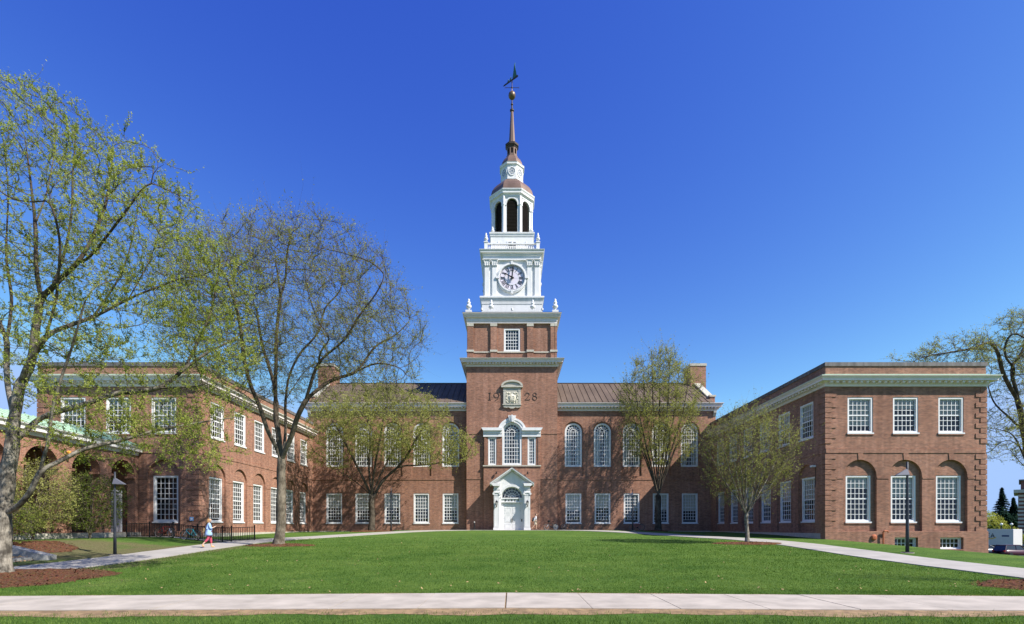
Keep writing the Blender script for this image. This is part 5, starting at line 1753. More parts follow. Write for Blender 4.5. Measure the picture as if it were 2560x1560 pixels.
mb.build('pack_body', plain('navy_nylon', (0.02, 0.022, 0.04), 0.7, var=0.2), bp, world=False, smooth=True)
mb = MB(); mb.blob((0.0, 0.36, 1.08), (0.12, 0.06, 0.12), 10, 6)
mb.build('front_pocket', M['black'], bp, world=False, smooth=True)
for s in (-1, 1):
    MB().tube([(s*0.09, 0.2, 1.36), (s*0.12, 0.02, 1.50), (s*0.12, -0.14, 1.42), (s*0.13, -0.12, 1.2), (s*0.12, 0.2, 1.02)], 0.022, 5).build('strap', M['black'], bp, world=False)

# ================================================================== BICYCLES
def bicycle(loc, rz, label, frame_mat, lean=0.0, basket=False, cover=None, disc=None):
    t = thing('bicycle', label, 'bicycle', loc, rz, 'parked bicycles')
    t.rotation_euler = (lean, 0, rz)
    tyre = MB(); rim = MB(); spk = MB()
    def tor(m_, R_, r_, n=28, k=6):
        i0 = len(m_.v)
        for a in range(n):
            t0 = 2*math.pi*a/n
            for b in range(k):
                u = 2*math.pi*b/k
                m_.v.append(((R_ + r_*math.cos(u))*math.cos(t0), r_*math.sin(u), (R_ + r_*math.cos(u))*math.sin(t0)))
        for a in range(n):
            for b in range(k):
                p, q = i0 + a*k + b, i0 + a*k + (b+1) % k
                p2, q2 = i0 + ((a+1) % n)*k + b, i0 + ((a+1) % n)*k + (b+1) % k
                m_.f.append((p, q, q2, p2))
    tor(tyre, 0.335, 0.024); tor(rim, 0.305, 0.014)
    for a in range(12):
        t0 = 2*math.pi*a/12
        spk.tube([(0.02*math.cos(t0 + 0.5), 0.02, 0.02*math.sin(t0 + 0.5)), (0.30*math.cos(t0), 0, 0.30*math.sin(t0))], 0.004, 3, False)
    spk.tube([(0, -0.05, 0), (0, 0.05, 0)], 0.025, 8)
    ty, ri, sp_ = tyre.mesh('tyre', M['black'], True), rim.mesh('rim', M['stone_grey'], True), spk.mesh('spokes', M['stone_grey'])
    for x_ in (-0.53, 0.53):
        wl = link('wheel', ri, t, (x_, 0, 0.36), world=False)
        link('tyre', ty, wl, world=False); link('spokes', sp_, wl, world=False)
        if disc is not None and x_ < 0 and disc == 'front' or disc == 'rear' and x_ > 0:
            m_ = MB(); m_.prism([(0.30*math.cos(2*math.pi*j/20), 0.30*math.sin(2*math.pi*j/20)) for j in range(20)], -0.004, 0.004)
            link('wheel_cover', m_.mesh('wheel_cover', M['stone_grey']), wl, world=False)
    bb, st, hd, hb = (0.06, 0, 0.33), (0.20, 0, 0.80), (-0.33, 0, 0.78), (-0.36, 0, 0.66)
    m_ = MB()
    m_.tube([bb, st], 0.019, 7); m_.tube([(0.185, 0, 0.76), hd], 0.022, 7); m_.tube([bb, hb], 0.026, 7); m_.tube([hd, hb], 0.025, 7)
    for s in (-1, 1):
        m_.tube([(0.06, s*0.02, 0.33), (0.53, s*0.06, 0.36)], 0.012, 5); m_.tube([(0.18, s*0.015, 0.74), (0.53, s*0.06, 0.36)], 0.012, 5)
    m_.build('frame', frame_mat, t, world=False)
    m_ = MB()
    for s in (-1, 1):
        m_.tube([(-0.365, s*0.01, 0.64), (-0.42, s*0.06, 0.52), (-0.53, s*0.06, 0.36)], 0.016, 6)
    m_.build('fork', M['lamp_light'], t, world=False)
    m_ = MB(); m_.tube([(-0.33, 0, 0.78), (-0.31, 0, 0.92)], 0.016, 6); m_.tube([(-0.22, -0.29, 0.95), (-0.33, -0.20, 0.95), (-0.35, 0, 0.93), (-0.33, 0.20, 0.95), (-0.22, 0.29, 0.95)], 0.014, 6)
    m_.build('handlebar', M['black'], t, world=False)
    m_ = MB(); m_.tube([(0.20, 0, 0.79), (0.225, 0, 0.92)], 0.014, 6)
    m_.blob((0.25, 0, 0.945), (0.14, 0.075, 0.035), 10, 5)
    m_.build('saddle', M['black'], t, world=False)
    m_ = MB(); m_.lathe([(0.09, -0.005), (0.09, 0.005)], 14)
    m_.v = [(x_ + 0.06, z_ - 0.05, y_ + 0.33) for x_, y_, z_ in m_.v]
    m_.tube([(0.06, -0.06, 0.33), (0.17, -0.08, 0.28)], 0.012, 5); m_.tube([(0.06, 0.06, 0.33), (-0.05, 0.08, 0.38)], 0.012, 5); m_.box(0.13, 0.22, -0.14, -0.06, 0.265, 0.29); m_.box(-0.10, -0.01, 0.06, 0.14, 0.37, 0.395)
    m_.build('crankset', M['black'], t, world=False)
    if cover:
        m_ = MB(); m_.blob((-0.26, 0, 1.02), (0.22, 0.16, 0.13), 12, 7)
        m_.build('helmet', M['black'], t, world=False, smooth=True)
    return t
def paint(nm, c): return plain(nm, c, 0.35, var=0.06, spec=0.6)
bicycle((-24.3, 35.55, gz(-24.3, 35.55)), R(168), 'red bicycle parked against the iron railing', paint('red_paint', (0.40, 0.03, 0.02)), 0.05)
bicycle((-22.2, 35.05, gz(-22.2, 35.05)), R(-14), 'teal bicycle parked against the iron railing', paint('teal_paint', (0.02, 0.38, 0.44)), -0.05)
bicycle((4.55, 58.9, gz(4.55, 58.9) + 0.02), R(8), 'dark bicycle with a helmet on its handlebar, nearest the doorway', paint('dark_paint', (0.03, 0.03, 0.035)), -0.06, cover=True, disc='rear')
bicycle((6.5, 58.7, gz(6.5, 58.7) + 0.02), R(4), 'black bicycle standing under the first ground-floor window right of the doorway', paint('black_paint', (0.015, 0.015, 0.016)), 0.05)
bicycle((14.15, 57.6, gz(14.15, 57.6)), R(-6), 'pink-red bicycle in the shade beside the vase-shaped tree', paint('pink_paint', (0.48, 0.05, 0.09)), 0.05)
M_orange = plain('orange_reflector', (0.75, 0.2, 0.05), 0.5)

# ================================================================== LAMP POSTS
lamp_meshes = {}
def lamp_post(loc, rz, label):
    t = thing('street_lamp', label, 'lamp post', loc, rz, 'lamp posts beside the paths')
    if not lamp_meshes:
        lamp_meshes['base_plate'] = MB().box(-0.19, 0.19, -0.19, 0.19, -0.06, 0.05).mesh('base_plate', M['lamp_metal'])
        lamp_meshes['pole'] = MB().tube([(0, 0, 0.02), (0, 0, 1.2), (0, 0, 4.0), (0, 0, 4.6)], [0.085, 0.075, 0.05, 0.042], 10).mesh('pole', M['lamp_metal'], True)
        m_ = MB()
        m_.v = [(0, -0.02, 4.28), (-0.54, -0.12, 3.93), (0.03, -0.16, 3.94), (0.03, 0.16, 3.94), (-0.54, 0.12, 3.93), (0.04, 0.02, 4.28), (-0.54, -0.12, 3.90), (0.03, -0.16, 3.91), (0.03, 0.16, 3.91), (-0.54, 0.12, 3.90)]
        m_.f = [(0, 1, 2), (5, 3, 4), (0, 5, 4, 1), (0, 2, 3, 5), (1, 6, 7, 2), (2, 7, 8, 3), (3, 8, 9, 4), (4, 9, 6, 1), (6, 9, 8, 7)]
        lamp_meshes['lamp_head'] = m_.mesh('lamp_head', plain('lamp_head_metal', (0.15, 0.15, 0.17), 0.45, metal=0.3, var=0.08))
        lamp_meshes['footing'] = MB().lathe([(0.30, -0.3), (0.30, 0.0), (0.27, 0.012)], 20).mesh('footing', M['concrete'])
    for nm, me_ in lamp_meshes.items():
        link(nm, me_, t, world=False)
    return t
for x_, y_, rz, lb in ((-19.15, 24.5, R(180), 'grey lamp post on the bare bank before the arcade'), (-12.85, 54.0, R(-90), 'thin dark lamp post beside the spreading tree, before the hall'),
                       (13.45, 56.6, R(0), 'dark lamp post beside the pink-red bicycle in front of the hall'), (20.0, 25.7, R(-12), 'dark lamp post before the middle window of the shaded wing')):
    lp_ = lamp_post((x_, y_, gz(x_, y_)), rz, lb)
    if x_ < -15: lp_.scale = (0.87, 0.87, 0.87)

# ================================================================== RAILING, STEPS, BOLLARD
fn = thing('iron_railing', 'black iron railing with upright bars along the wing ramp', 'railing', (-22, 35.4, gz(-22, 35.4)))
FP = [(-28.0, 36.9), (-19.25, 34.85), (-18.6, 36.7)]
bar = MB().box(-0.014, 0.014, -0.014, 0.014, 0.08, 1.0).mesh('bar', M['black'])
post = MB()
post.box(-0.032, 0.032, -0.032, 0.032, -0.15, 1.09); post.box(-0.042, 0.042, -0.042, 0.042, 1.09, 1.12)
post = post.mesh('post', M['black'])
for a, b in zip(FP[:-1], FP[1:]):
    a, b = Vector(a), Vector(b)
    d = b - a; L = d.length
    n = int(L/0.145)
    for q in range(n + 1):
        p = a + d*q/n
        z = gz(p.x, p.y)
        if q % 14 == 0 or q == n:
            link('post', post, fn, (p.x, p.y, z), math.atan2(d.y, d.x))
        else:
            link('bar', bar, fn, (p.x, p.y, z), math.atan2(d.y, d.x))
    for zz in (0.98, 0.12):
        pts = [a + d*q/8 for q in range(9)]
        MB().tube([(p.x, p.y, gz(p.x, p.y) + zz) for p in pts], 0.022, 4).build('rail', M['black'], fn)
# ramp slab behind the railing
strip_sheet('ramp', [(-27.6, 37.5), (-25, 36.9), (-22, 36.2), (-20, 35.8), (-18.2, 35.7)], 1.3, 0.03, M['concrete_path'], 0.0, 12)

st = thing('stone_steps', 'grey granite steps with a sloping cheek wall beside the big left tree', 'steps', (-22.5, 21.4, gz(-22.5, 21.4)))
bx_, by_ = -19.9, 22.3
g0 = gz(-20.5, 21.0)
for q in range(5):
    MB().box(-20.5 - 0.55*(q+1) - 0.5, -20.5 - 0.55*q, 18.9, 21.7, g0 - 0.3, g0 + 0.15*(q+1)).build('step', M['stone_grey'], st)
mb = MB()
cy0, cy1 = 21.72, 22.2
prof = [(-19.9, g0 - 0.3), (-19.9, g0 + 0.22), (-20.4, g0 + 0.34), (-23.4, g0 + 1.02), (-25.0, g0 + 1.05), (-25.0, g0 - 0.3)]
mb.prism(prof[::-1], cy0, cy1)
mb.build('cheek_wall', M['stone_grey'], st)
bo = thing('bollard', 'short dark post with a pale top by the shaded tower corner', 'bollard', (-4.35, 58.7, gz(-4.35, 58.7)))
MB().tube([(0, 0, 0), (0, 0, 0.85)], 0.085, 10).build('post', M['black'], bo, world=False)
mb = MB(); mb.lathe([(0.09, 0.86), (0.09, 0.93), (0.07, 1.0), (0.03, 1.03)], 10)
mb.build('lamp_cap', M['stone_grey'], bo, world=False)

# ================================================================== FAR RIGHT: TRAILER, CARS, BUILDING, GLOBE LAMPS
def wheel_meshes(r_, wd):
    ty = MB(); ty.lathe([(r_*0.6, -wd/2), (r_*0.93, -wd/2), (r_, -wd/3), (r_, wd/3), (r_*0.93, wd/2), (r_*0.6, wd/2)], 18)
    rm = MB(); rm.lathe([(r_*0.2, -wd*0.46), (r_*0.62, -wd*0.42), (r_*0.62, wd*0.42), (r_*0.2, wd*0.46)], 10)
    return ty.mesh('wheel', M['black']), rm.mesh('rim', M['stone_grey'])

def car(loc, rz, label, col, L=4.6, H=1.66, Wd=1.85, suv=True):
    t = thing('parked_car', label, 'car', loc, rz, 'cars on the street at the right')
    hw = Wd/2
    # body sections along x (front at +x): (x, z bottom, z belt, half width)
    S = [(-L/2, 0.48, 0.78, hw*0.84), (-L/2 + 0.10, 0.32, 0.98, hw*0.93), (-L/2 + 0.6, 0.24, 1.02, hw), (-0.4, 0.22, 0.98, hw), (0.75, 0.22, 0.96, hw), (L/2 - 0.75, 0.24, 0.90, hw*0.98), (L/2 - 0.18, 0.30, 0.76, hw*0.90), (L/2, 0.42, 0.62, hw*0.78)]
    m_ = MB()
    for x_, zb, zt, w_ in S:
        m_.v += [(x_, -w_*0.95, zb), (x_, -w_, (zb+zt)/2), (x_, -w_*0.93, zt - 0.03), (x_, -w_*0.8, zt), (x_, w_*0.8, zt), (x_, w_*0.93, zt - 0.03), (x_, w_, (zb+zt)/2), (x_, w_*0.95, zb)]
    for a in range(len(S)-1):
        for q in range(8):
            p, r_ = a*8 + q, a*8 + (q+1) % 8
            m_.f.append((p, r_, r_+8, p+8))
    m_.f += [tuple(range(8)), tuple(range((len(S)-1)*8 + 7, (len(S)-1)*8 - 1, -1))]
    m_.build('body', col, t, world=False, smooth=True)
    rear = -L/2 + (0.12 if suv else 0.35)
    g = MB()
    C = [(rear, rear + 0.30), (1.35, 0.55)]
    zt = H - 0.05
    g.v = [(rear, -hw*0.82, 0.97), (1.35, -hw*0.82, 0.93), (0.50, -hw*0.66, zt), (rear + 0.35, -hw*0.66, zt), (rear, hw*0.82, 0.97), (1.35, hw*0.82, 0.93), (0.50, hw*0.66, zt), (rear + 0.35, hw*0.66, zt)]
    g.f = [(0, 1, 2, 3), (5, 4, 7, 6), (1, 5, 6, 2), (4, 0, 3, 7), (3, 2, 6, 7)]
    g.build('windows', M['carglass'], t, world=False)
    m_ = MB(); m_.box(rear + 0.28, 0.56, -hw*0.68, hw*0.68, zt - 0.02, H)
    for s in (-1, 1):
        for (xa, xb) in ((rear + 0.02, rear + 0.36), (1.33, 0.50), (-0.35, -0.30)):
            m_.tube([(xa, s*hw*0.835, 0.96), (xb, s*hw*0.675, zt)], 0.045, 4)
    m_.build('roof', col, t, world=False)
    ty, rm = wheel_meshes(0.34, 0.22)
    for x_ in (-L/2 + 0.85, L/2 - 0.9):
        for s in (-1, 1):
            wl = link('wheel', ty, t, (x_, s*(hw - 0.06), 0.34), world=False, rot=(R(90), 0, 0))
            link('rim', rm, wl, world=False)
    for s in (-1, 1):
        m_ = MB(); m_.blob((L/2 - 0.16, s*hw*0.66, 0.68), (0.14, 0.2, 0.08), 8, 5)
        m_.build('headlight', M['lamp_light'], t, world=False, smooth=True)
        m_ = MB(); m_.box(-L/2 - 0.01, -L/2 + 0.12, *sorted((s*hw*0.62, s*hw*0.86)), 0.72, 0.95)
        m_.build('tail_light', plain('tail_red', (0.35, 0.02, 0.02), 0.3), t, world=False)
        m_ = MB(); m_.blob((0.95, s*(hw + 0.08), 1.0), (0.07, 0.1, 0.07), 6, 4)
        m_.build('mirror', col, t, world=False)
    return t
cx_, cy_ = 67.3, 70.2
car((68.9, 70.0, gz(68.9, 70) + 0.04), R(10), 'dark maroon estate car parked in front of the white trailer', paint('maroon_paint', (0.055, 0.010, 0.022)))
car((68.2, 73.6, gz(68.2, 73.6) + 0.03), R(-8), 'blue-grey car partly hidden behind the corner of the brick wing', paint('blue_grey_paint', (0.06, 0.10, 0.15)), suv=False, H=1.5)
car((74.2, 71.0, gz(74, 71) + 0.03), R(10), 'dark grey car at the edge of the picture, beside the maroon one', paint('grey_paint', (0.04, 0.04, 0.05)), suv=False, H=1.5)

tx, ty_ = 82.8, 91.7
tg = gz(tx, ty_) + 0.03
tr = thing('truck_trailer', 'long white box trailer parked behind the cars', 'trailer', (tx, ty_, tg), R(-70))
TRW = plain('trailer_white', (0.58, 0.56, 0.54), 0.45, var=0.04)
MB().box(-7.5, 6.6, -1.25, 1.25, 1.1, 3.75).build('box_body', TRW, tr, world=False)
MB().box(6.603, 6.66, -1.25, 1.25, 1.1, 3.75).build('end_panel', TRW, tr, world=False)
MB().box(-7.5, 6.62, -1.27, 1.27, 3.755, 3.83).build('top_rail', M['lamp_light'], tr, world=False)
MB().box(-7.5, 6.6, -1.2, 1.2, 0.85, 1.095).build('chassis', M['black'], tr, world=False)
tym, rmm = wheel_meshes(0.5, 0.3)
for x_ in (-6.4, -5.2, 4.4):
    for s in (-1, 1):
        wl = link('wheel', tym, tr, (x_, s*1.02, 0.5), world=False, rot=(R(90), 0, 0)); link('rim', rmm, wl, world=False)
for q, ch in enumerate('IEA'):
    m_ = MB()
    for st_ in GL[ch]: m_.ribbon([(a*0.68, b*0.68) for a, b in st_], 0.15, -0.02, 0.0)
    m_.build('letter', plain('navy_print', (0.02, 0.03, 0.08), 0.5), tr, (2.5 + 0.55*q, -1.252, 2.4), world=False)
m_ = MB(); m_.ribbon([(2.2, 2.25), (2.8, 2.12), (3.7, 2.18), (4.3, 2.4)], 0.16, -0.02, 0.0)
m_.build('swoosh', plain('gold_print', (0.65, 0.42, 0.05), 0.5), tr, (0, -1.253, 0), world=False)
m_ = MB(); m_.box(5.1, 6.1, -0.01, 0.0, 2.55, 2.82); m_.box(-1.0, 3.2, -0.01, 0, 1.55, 1.6)
m_.build('print_bar', plain('blue_print', (0.03, 0.05, 0.14), 0.5), tr, (0, -1.253, 0), world=False)

fb = thing('far_building', 'distant brick building with pale quoins and rows of windows beyond the trailer', 'building', (109.6, 110, gz(109.6, 110)), R(-45))
FBR = brick_mat('far_brick', (0.20, 0.075, 0.055), (0.16, 0.06, 0.05), (0.25, 0.19, 0.16))
zo = gz(109.6, 110)
MB().box(0, 26, 0, 14, -1.5, 11.6).build('wall', FBR, fb, world=False)
MB().box(0.4, 25.6, 0.4, 13.6, 12.303, 14.2).build('attic_wall', FBR, fb, world=False)
MB().box(-0.7, 26.7, -0.7, 14.7, 11.603, 12.3).build('cornice', M['stone'], fb, world=False)
MB().box(0.1, 25.9, 0.1, 13.9, 14.203, 14.5).build('roof', M['slate'], fb, world=False)
wm = MB(); wm.ring(rect(-0.75, 0.75, 0, 2.3), rect(-0.62, 0.62, 0.13, 2.17), -0.04, 0.02); wm.box(-0.03, 0.03, -0.03, 0.0, 0.13, 2.17); wm.box(-0.62, 0.62, -0.031, 0.0, 1.1, 1.17)
wm = wm.mesh('window', M['white'])
wp = MB(); wp.poly([(-0.62, -0.008, 0.13), (0.62, -0.008, 0.13), (0.62, -0.008, 2.17), (-0.62, -0.008, 2.17)]); wp = wp.mesh('pane', M['carglass'])
for zz in (0.9, 4.6, 8.3, 12.35):
    for q in range(9):
        o = link('window', wm, fb, (2.3 + 2.7*q, 0.0 if zz < 12 else 0.4, zz if zz < 12 else 11.9 + 0.45), world=False, scale=(1, 1, 1 if zz < 12 else 0.75)); link('pane', wp, o, world=False)
qm = MB().box(-0.05, 0.9, -0.05, 0.5, 0, 0.42).mesh('quoin', M['stone'])
for q in range(14):
    link('quoin', qm, fb, (0, 0, 0.1 + 0.82*q), world=False)
for x_, y_ , lb in ((92.5, 96.0, 'white globe lamp on a black post, nearer the brick wing'), (94.6, 96.2, 'white globe lamp on a black post, nearer the far building')):
    t = thing('globe_lamp', lb, 'lamp post', (x_, y_, gz(x_, y_)), 0, 'globe lamps behind the trailer')
    MB().tube([(0, 0, 0), (0, 0, 4.55)], 0.07, 8).build('pole', M['black'], t, world=False)
    MB().blob((0, 0, 4.75), (0.23, 0.23, 0.23), 14, 9).build('globe', M['white'], t, world=False, smooth=True)

# ================================================================== TREES
def colonize(nodes, parents, att, step, di, dk, iters, rng, up=0.0, noise=0.12):
    N = [np.array(p, float) for p in nodes]
    par = list(parents)
    A = np.asarray(att, float)
    P = np.array(N)
    D = np.full(len(A), 1e9); I = np.zeros(len(A), int)
    for c in range(0, len(P), 256):
        dd = np.linalg.norm(A[:, None] - P[None, c:c+256], axis=2)
        j = dd.argmin(1); m_ = dd[np.arange(len(A)), j]
        b = m_ < D
        D[b] = m_[b]; I[b] = j[b] + c
    keep = D > dk
    A, D, I = A[keep], D[keep], I[keep]
    for it in range(iters):
        if len(A) == 0: break
        act = D < di
        if not act.any(): di *= 1.35; continue
        V = (A[act] - np.array(N)[I[act]])
        V /= np.linalg.norm(V, axis=1)[:, None] + 1e-9
        ids = I[act]
        uq, inv = np.unique(ids, return_inverse=True)
        S = np.zeros((len(uq), 3)); np.add.at(S, inv, V)
        S += rng.normal(0, noise, S.shape) ; S[:, 2] += up
        S /= np.linalg.norm(S, axis=1)[:, None] + 1e-9
        base = np.array(N)[uq]
        new = base + S*step
        b0 = len(N)
        N.extend(new); par.extend(uq.tolist())
        for c in range(0, len(new), 256):
            dd = np.linalg.norm(A[:, None] - new[None, c:c+256], axis=2)
            j = dd.argmin(1); m_ = dd[np.arange(len(A)), j]
            b = m_ < D
            D[b] = m_[b]; I[b] = j[b] + b0 + c
        keep = D > dk
        A, D, I = A[keep], D[keep], I[keep]
        if len(N) > 19000: break
    return np.array(N), np.array(par)

def resample(pts, step):
    out = [np.array(pts[0], float)]
    sm = []
    for j in range(len(pts)-1):
        p0, p1, p2, p3 = (np.array(pts[max(0, min(len(pts)-1, q))], float) for q in (j-1, j, j+1, j+2))
        n = max(2, int(np.linalg.norm(p2-p1)/step))
        for q in range(1, n+1):
            t = q/n
            out.append(0.5*((2*p1) + (-p0+p2)*t + (2*p0-5*p1+4*p2-p3)*t*t + (-p0+3*p1-3*p2+p3)*t**3))
    return out

def ell_points(rng, c, r, n, shell=0.35):
    v = rng.normal(size=(n, 3)); v /= np.linalg.norm(v, axis=1)[:, None]
    rad = (shell + (1-shell)*rng.random(n))**(1/2.0)
    return np.array(c) + v*rad[:, None]*np.array(r)

def ortho(d):
    a = np.where(np.abs(d[:, 2:3]) < 0.9, np.array([[0, 0, 1.0]]), np.array([[1.0, 0, 0]]))
    u = np.cross(d, a); u /= np.linalg.norm(u, axis=1)[:, None] + 1e-9
    return u, np.cross(d, u)

def tree(name, label, cat, base, limbs, blobs, seed, r_base, bark, leaf, step=0.4, di=3.0, dk=0.5, r_tip=0.012, group=None, iters=150,
         twigs=2, twig_len=0.5, twig_up=0.25, leaves=5, leaf_size=0.07, leaf_w=0.55, up=0.05, noise=0.15, flare=0.6, pipe=2.05, twig_r=0.007, twig_max=0.03, leaf_along=0.25, along=1.0, clip=None):
    rng = np.random.default_rng(seed)
    t = thing(name, label, cat, base, 0, group)
    nodes, par = [], []
    for j, lb in enumerate(limbs):
        pts = resample(lb, step)
        if j == 0:
            for q, p in enumerate(pts):
                nodes.append(p); par.append(q-1)
        else:
            P = np.array(nodes)
            a = int(np.linalg.norm(P - pts[0], axis=1).argmin())
            prev = a
            for p in pts[1:]:
                nodes.append(p + rng.normal(0, 0.03*step, 3)); par.append(prev); prev = len(nodes)-1
    att = np.concatenate([ell_points(rng, c, r, n, sh) for c, r, n, sh in blobs])
    gzv = gz_np(att[:, 0], att[:, 1]) + 0.5
    att = att[att[:, 2] > gzv]
    size = np.ptp(att, axis=0).max()/5.5
    f1 = sum(np.sin(att @ rng.normal(0, 1, 3)*(2*math.pi/size/1.3) + rng.random()*6.28) for _ in range(6))
    att = att[f1 > -0.75]          # uneven crown: gaps between clumps
    N, pr = colonize(nodes, par, att, step, di, dk, iters, rng, up, noise)
    n = len(N)
    kids = [[] for _ in range(n)]
    for j in range(1, n): kids[pr[j]].append(j)
    acc = np.zeros(n)
    rad = np.zeros(n)
    for j in range(n-1, -1, -1):
        rad[j] = max(acc[j], 1.0)**(1/pipe)
        if j: acc[pr[j]] += rad[j]**pipe
    rad = r_tip + (r_base - r_tip)*((rad - 1)/(rad[0] - 1 + 1e-9))**1.12
    plen = np.zeros(n)
    for j in range(1, n): plen[j] = plen[pr[j]] + np.linalg.norm(N[j] - N[pr[j]])
    far = plen.copy()          # longest way from each node to a tip beyond it
    for j in range(n-1, 0, -1): far[pr[j]] = max(far[pr[j]], far[j])
    rad = np.minimum(rad, r_tip + (r_base - r_tip)*1.15*((far - plen)/far[0])**1.15)
    h = N[:, 2] - N[0, 2]
    for j in range(n):
        if kids[j] and j < 12: rad[j] *= 1 + flare*math.exp(-max(0, h[j])/0.35)
    # smooth the zigzag of the growth a little
    for _ in range(2):
        M2 = N.copy()
        for j in range(1, n):
            if kids[j]:
                big = max(kids[j], key=lambda c: rad[c])
                M2[j] = 0.5*N[j] + 0.25*(N[pr[j]] + N[big])
        N = M2
    # limbs as tubes, chain by chain
    V, Fq = [], []
    def chain_tube(ch, k):
        up_ = None
        base_i = len(V)
        for q, j in enumerate(ch):
            d = N[ch[min(q+1, len(ch)-1)]] - N[ch[max(q-1, 0)]]
            L = np.linalg.norm(d); d = d/L if L > 1e-9 else np.array([0, 0, 1.0])
            if up_ is None: up_ = np.array([1.0, 0, 0]) if abs(d[2]) > 0.7 else np.array([0, 0, 1.0])
            a = np.cross(d, up_); a /= np.linalg.norm(a) + 1e-9
            b = np.cross(a, d); up_ = b
            r_ = rad[j] if q else min(rad[j], rad[ch[1]]*1.15)
            for s in range(k):
                tt = 2*math.pi*s/k
                wob = 1 + (0.10*math.sin(3*tt + j) if r_ > 0.1 else 0)
                V.append(N[j] + (a*math.cos(tt) + b*math.sin(tt))*r_*wob)
        for q in range(len(ch)-1):
            for s in range(k):
                p, r2 = base_i + q*k + s, base_i + q*k + (s+1) % k
                Fq.append((p, r2, r2+k, p+k))
    big_V, thin = None, None
    stack = [(0, None)]
    chains = []
    while stack:
        j, frm = stack.pop()
        ch = [j] if frm is None else [frm, j]
        while kids[j]:
            ks = sorted(kids[j], key=lambda c: -rad[c])
            for c in ks[1:]: stack.append((c, j))
            j = ks[0]; ch.append(j)
        chains.append(ch)
    thick = [c for c in chains if max(rad[q] for q in c[1:]) > r_base*0.16]
    fine = [c for c in chains if max(rad[q] for q in c[1:]) <= r_base*0.16]
    for c in thick: chain_tube(c, 10 if max(rad[q] for q in c[1:]) > 0.1 else 6)
    link('trunk', np_mesh('trunk', np.array(V), np.array(Fq), bark, True), t)
    V, Fq = [], []
    for c in fine: chain_tube(c, 4)
    # twigs
    small = np.where((rad < twig_max) & (np.arange(n) >= len(nodes)*0.3))[0]
    src = np.repeat(small, rng.poisson(twigs, len(small)))
    tipd = np.array([N[j] - N[pr[j]] for j in src]); tipd /= np.linalg.norm(tipd, axis=1)[:, None] + 1e-9
    m_ = len(src)
    d1 = tipd*along + rng.normal(0, 0.62, (m_, 3)); d1[:, 2] += twig_up; d1 /= np.linalg.norm(d1, axis=1)[:, None]
    L = twig_len*np.exp(rng.normal(-0.1, 0.42, m_))
    p0 = N[src]; p1 = p0 + d1*(L*0.5)[:, None]
    d2 = d1 + rng.normal(0, 0.25, (m_, 3)); d2[:, 2] += twig_up*0.7; d2 /= np.linalg.norm(d2, axis=1)[:, None]
    p2 = p1 + d2*(L*0.5)[:, None]
    u1, v1 = ortho(d1)
    ring_v, ring_f = [], []
    TV = np.zeros((m_, 7, 3))
    for s in range(3):
        a = 2*math.pi*s/3
        o = u1*math.cos(a) + v1*math.sin(a)
        TV[:, s] = p0 + o*twig_r; TV[:, 3+s] = p1 + o*twig_r*0.75
    TV[:, 6] = p2
    tf = np.array([(0, 1, 4, 3), (1, 2, 5, 4), (2, 0, 3, 5), (3, 4, 6, 6), (4, 5, 6, 6), (5, 3, 6, 6)])
    quads = [q for q in tf[:3]]
    base_n = len(V)
    allV = np.concatenate([np.array(V).reshape(-1, 3), TV.reshape(-1, 3)])
    q4 = (np.arange(m_)[:, None, None]*7 + tf[None, :3]).reshape(-1, 4) + base_n
    tri = (np.arange(m_)[:, None, None]*7 + tf[None, 3:, :3]).reshape(-1, 3) + base_n
    F4 = np.concatenate([np.array(Fq).reshape(-1, 4), q4]).astype(int)
    allT = np.concatenate([F4[:, [0, 1, 2]], F4[:, [0, 2, 3]], tri])
    tag(link('branches', np_mesh('branches', allV, allT, M['twig']), t), kind='stuff')
    # leaves in loose clusters along the twigs
    k = rng.poisson(leaves, m_)
    ti = np.repeat(np.arange(m_), k)
    f = leaf_along + (1-leaf_along)*np.clip((np.floor(rng.random(len(ti))*4) + 0.6)/4 + rng.normal(0, 0.035, len(ti)), 0, 1)
    c = np.where((f < 0.5)[:, None], p0[ti] + (p1-p0)[ti]*(2*f)[:, None], p1[ti] + (p2-p1)[ti]*(2*f-1)[:, None])
    c = c + rng.normal(0, leaf_size*0.45, c.shape)
    ax = rng.normal(size=c.shape) + np.array([0, 0, 0.3]) + d1[ti]*0.5; ax /= np.linalg.norm(ax, axis=1)[:, None]
    sd_, nn = ortho(ax)
    ang = rng.random(len(ti))*6.283
    sd_ = sd_*np.cos(ang)[:, None] + nn*np.sin(ang)[:, None]
    l = (leaf_size*(0.55 + 0.8*rng.random(len(ti))))[:, None]
    LV = np.stack([c - ax*l*0.5, c + sd_*l*leaf_w*0.5 - ax*l*0.05, c + ax*l*0.5, c - sd_*l*leaf_w*0.5 - ax*l*0.05], 1).reshape(-1, 3)
    LF = np.arange(len(LV)).reshape(-1, 4)
    tag(link('crown', np_mesh('crown', LV, LF, leaf), t), kind='stuff')
    print('TREE', label[:30], 'att', len(att), 'nodes', n, 'twigs', m_, 'leaves', len(ti))
    return t

def px(Y):      # a sight line through the photograph at distance Y, for limbs read off it
    return lambda x_, y_, dy=0.0: ((x_-1280)*(Y+dy)/1270, Y+dy, EYE + (1318-y_)*(Y+dy)/1270)

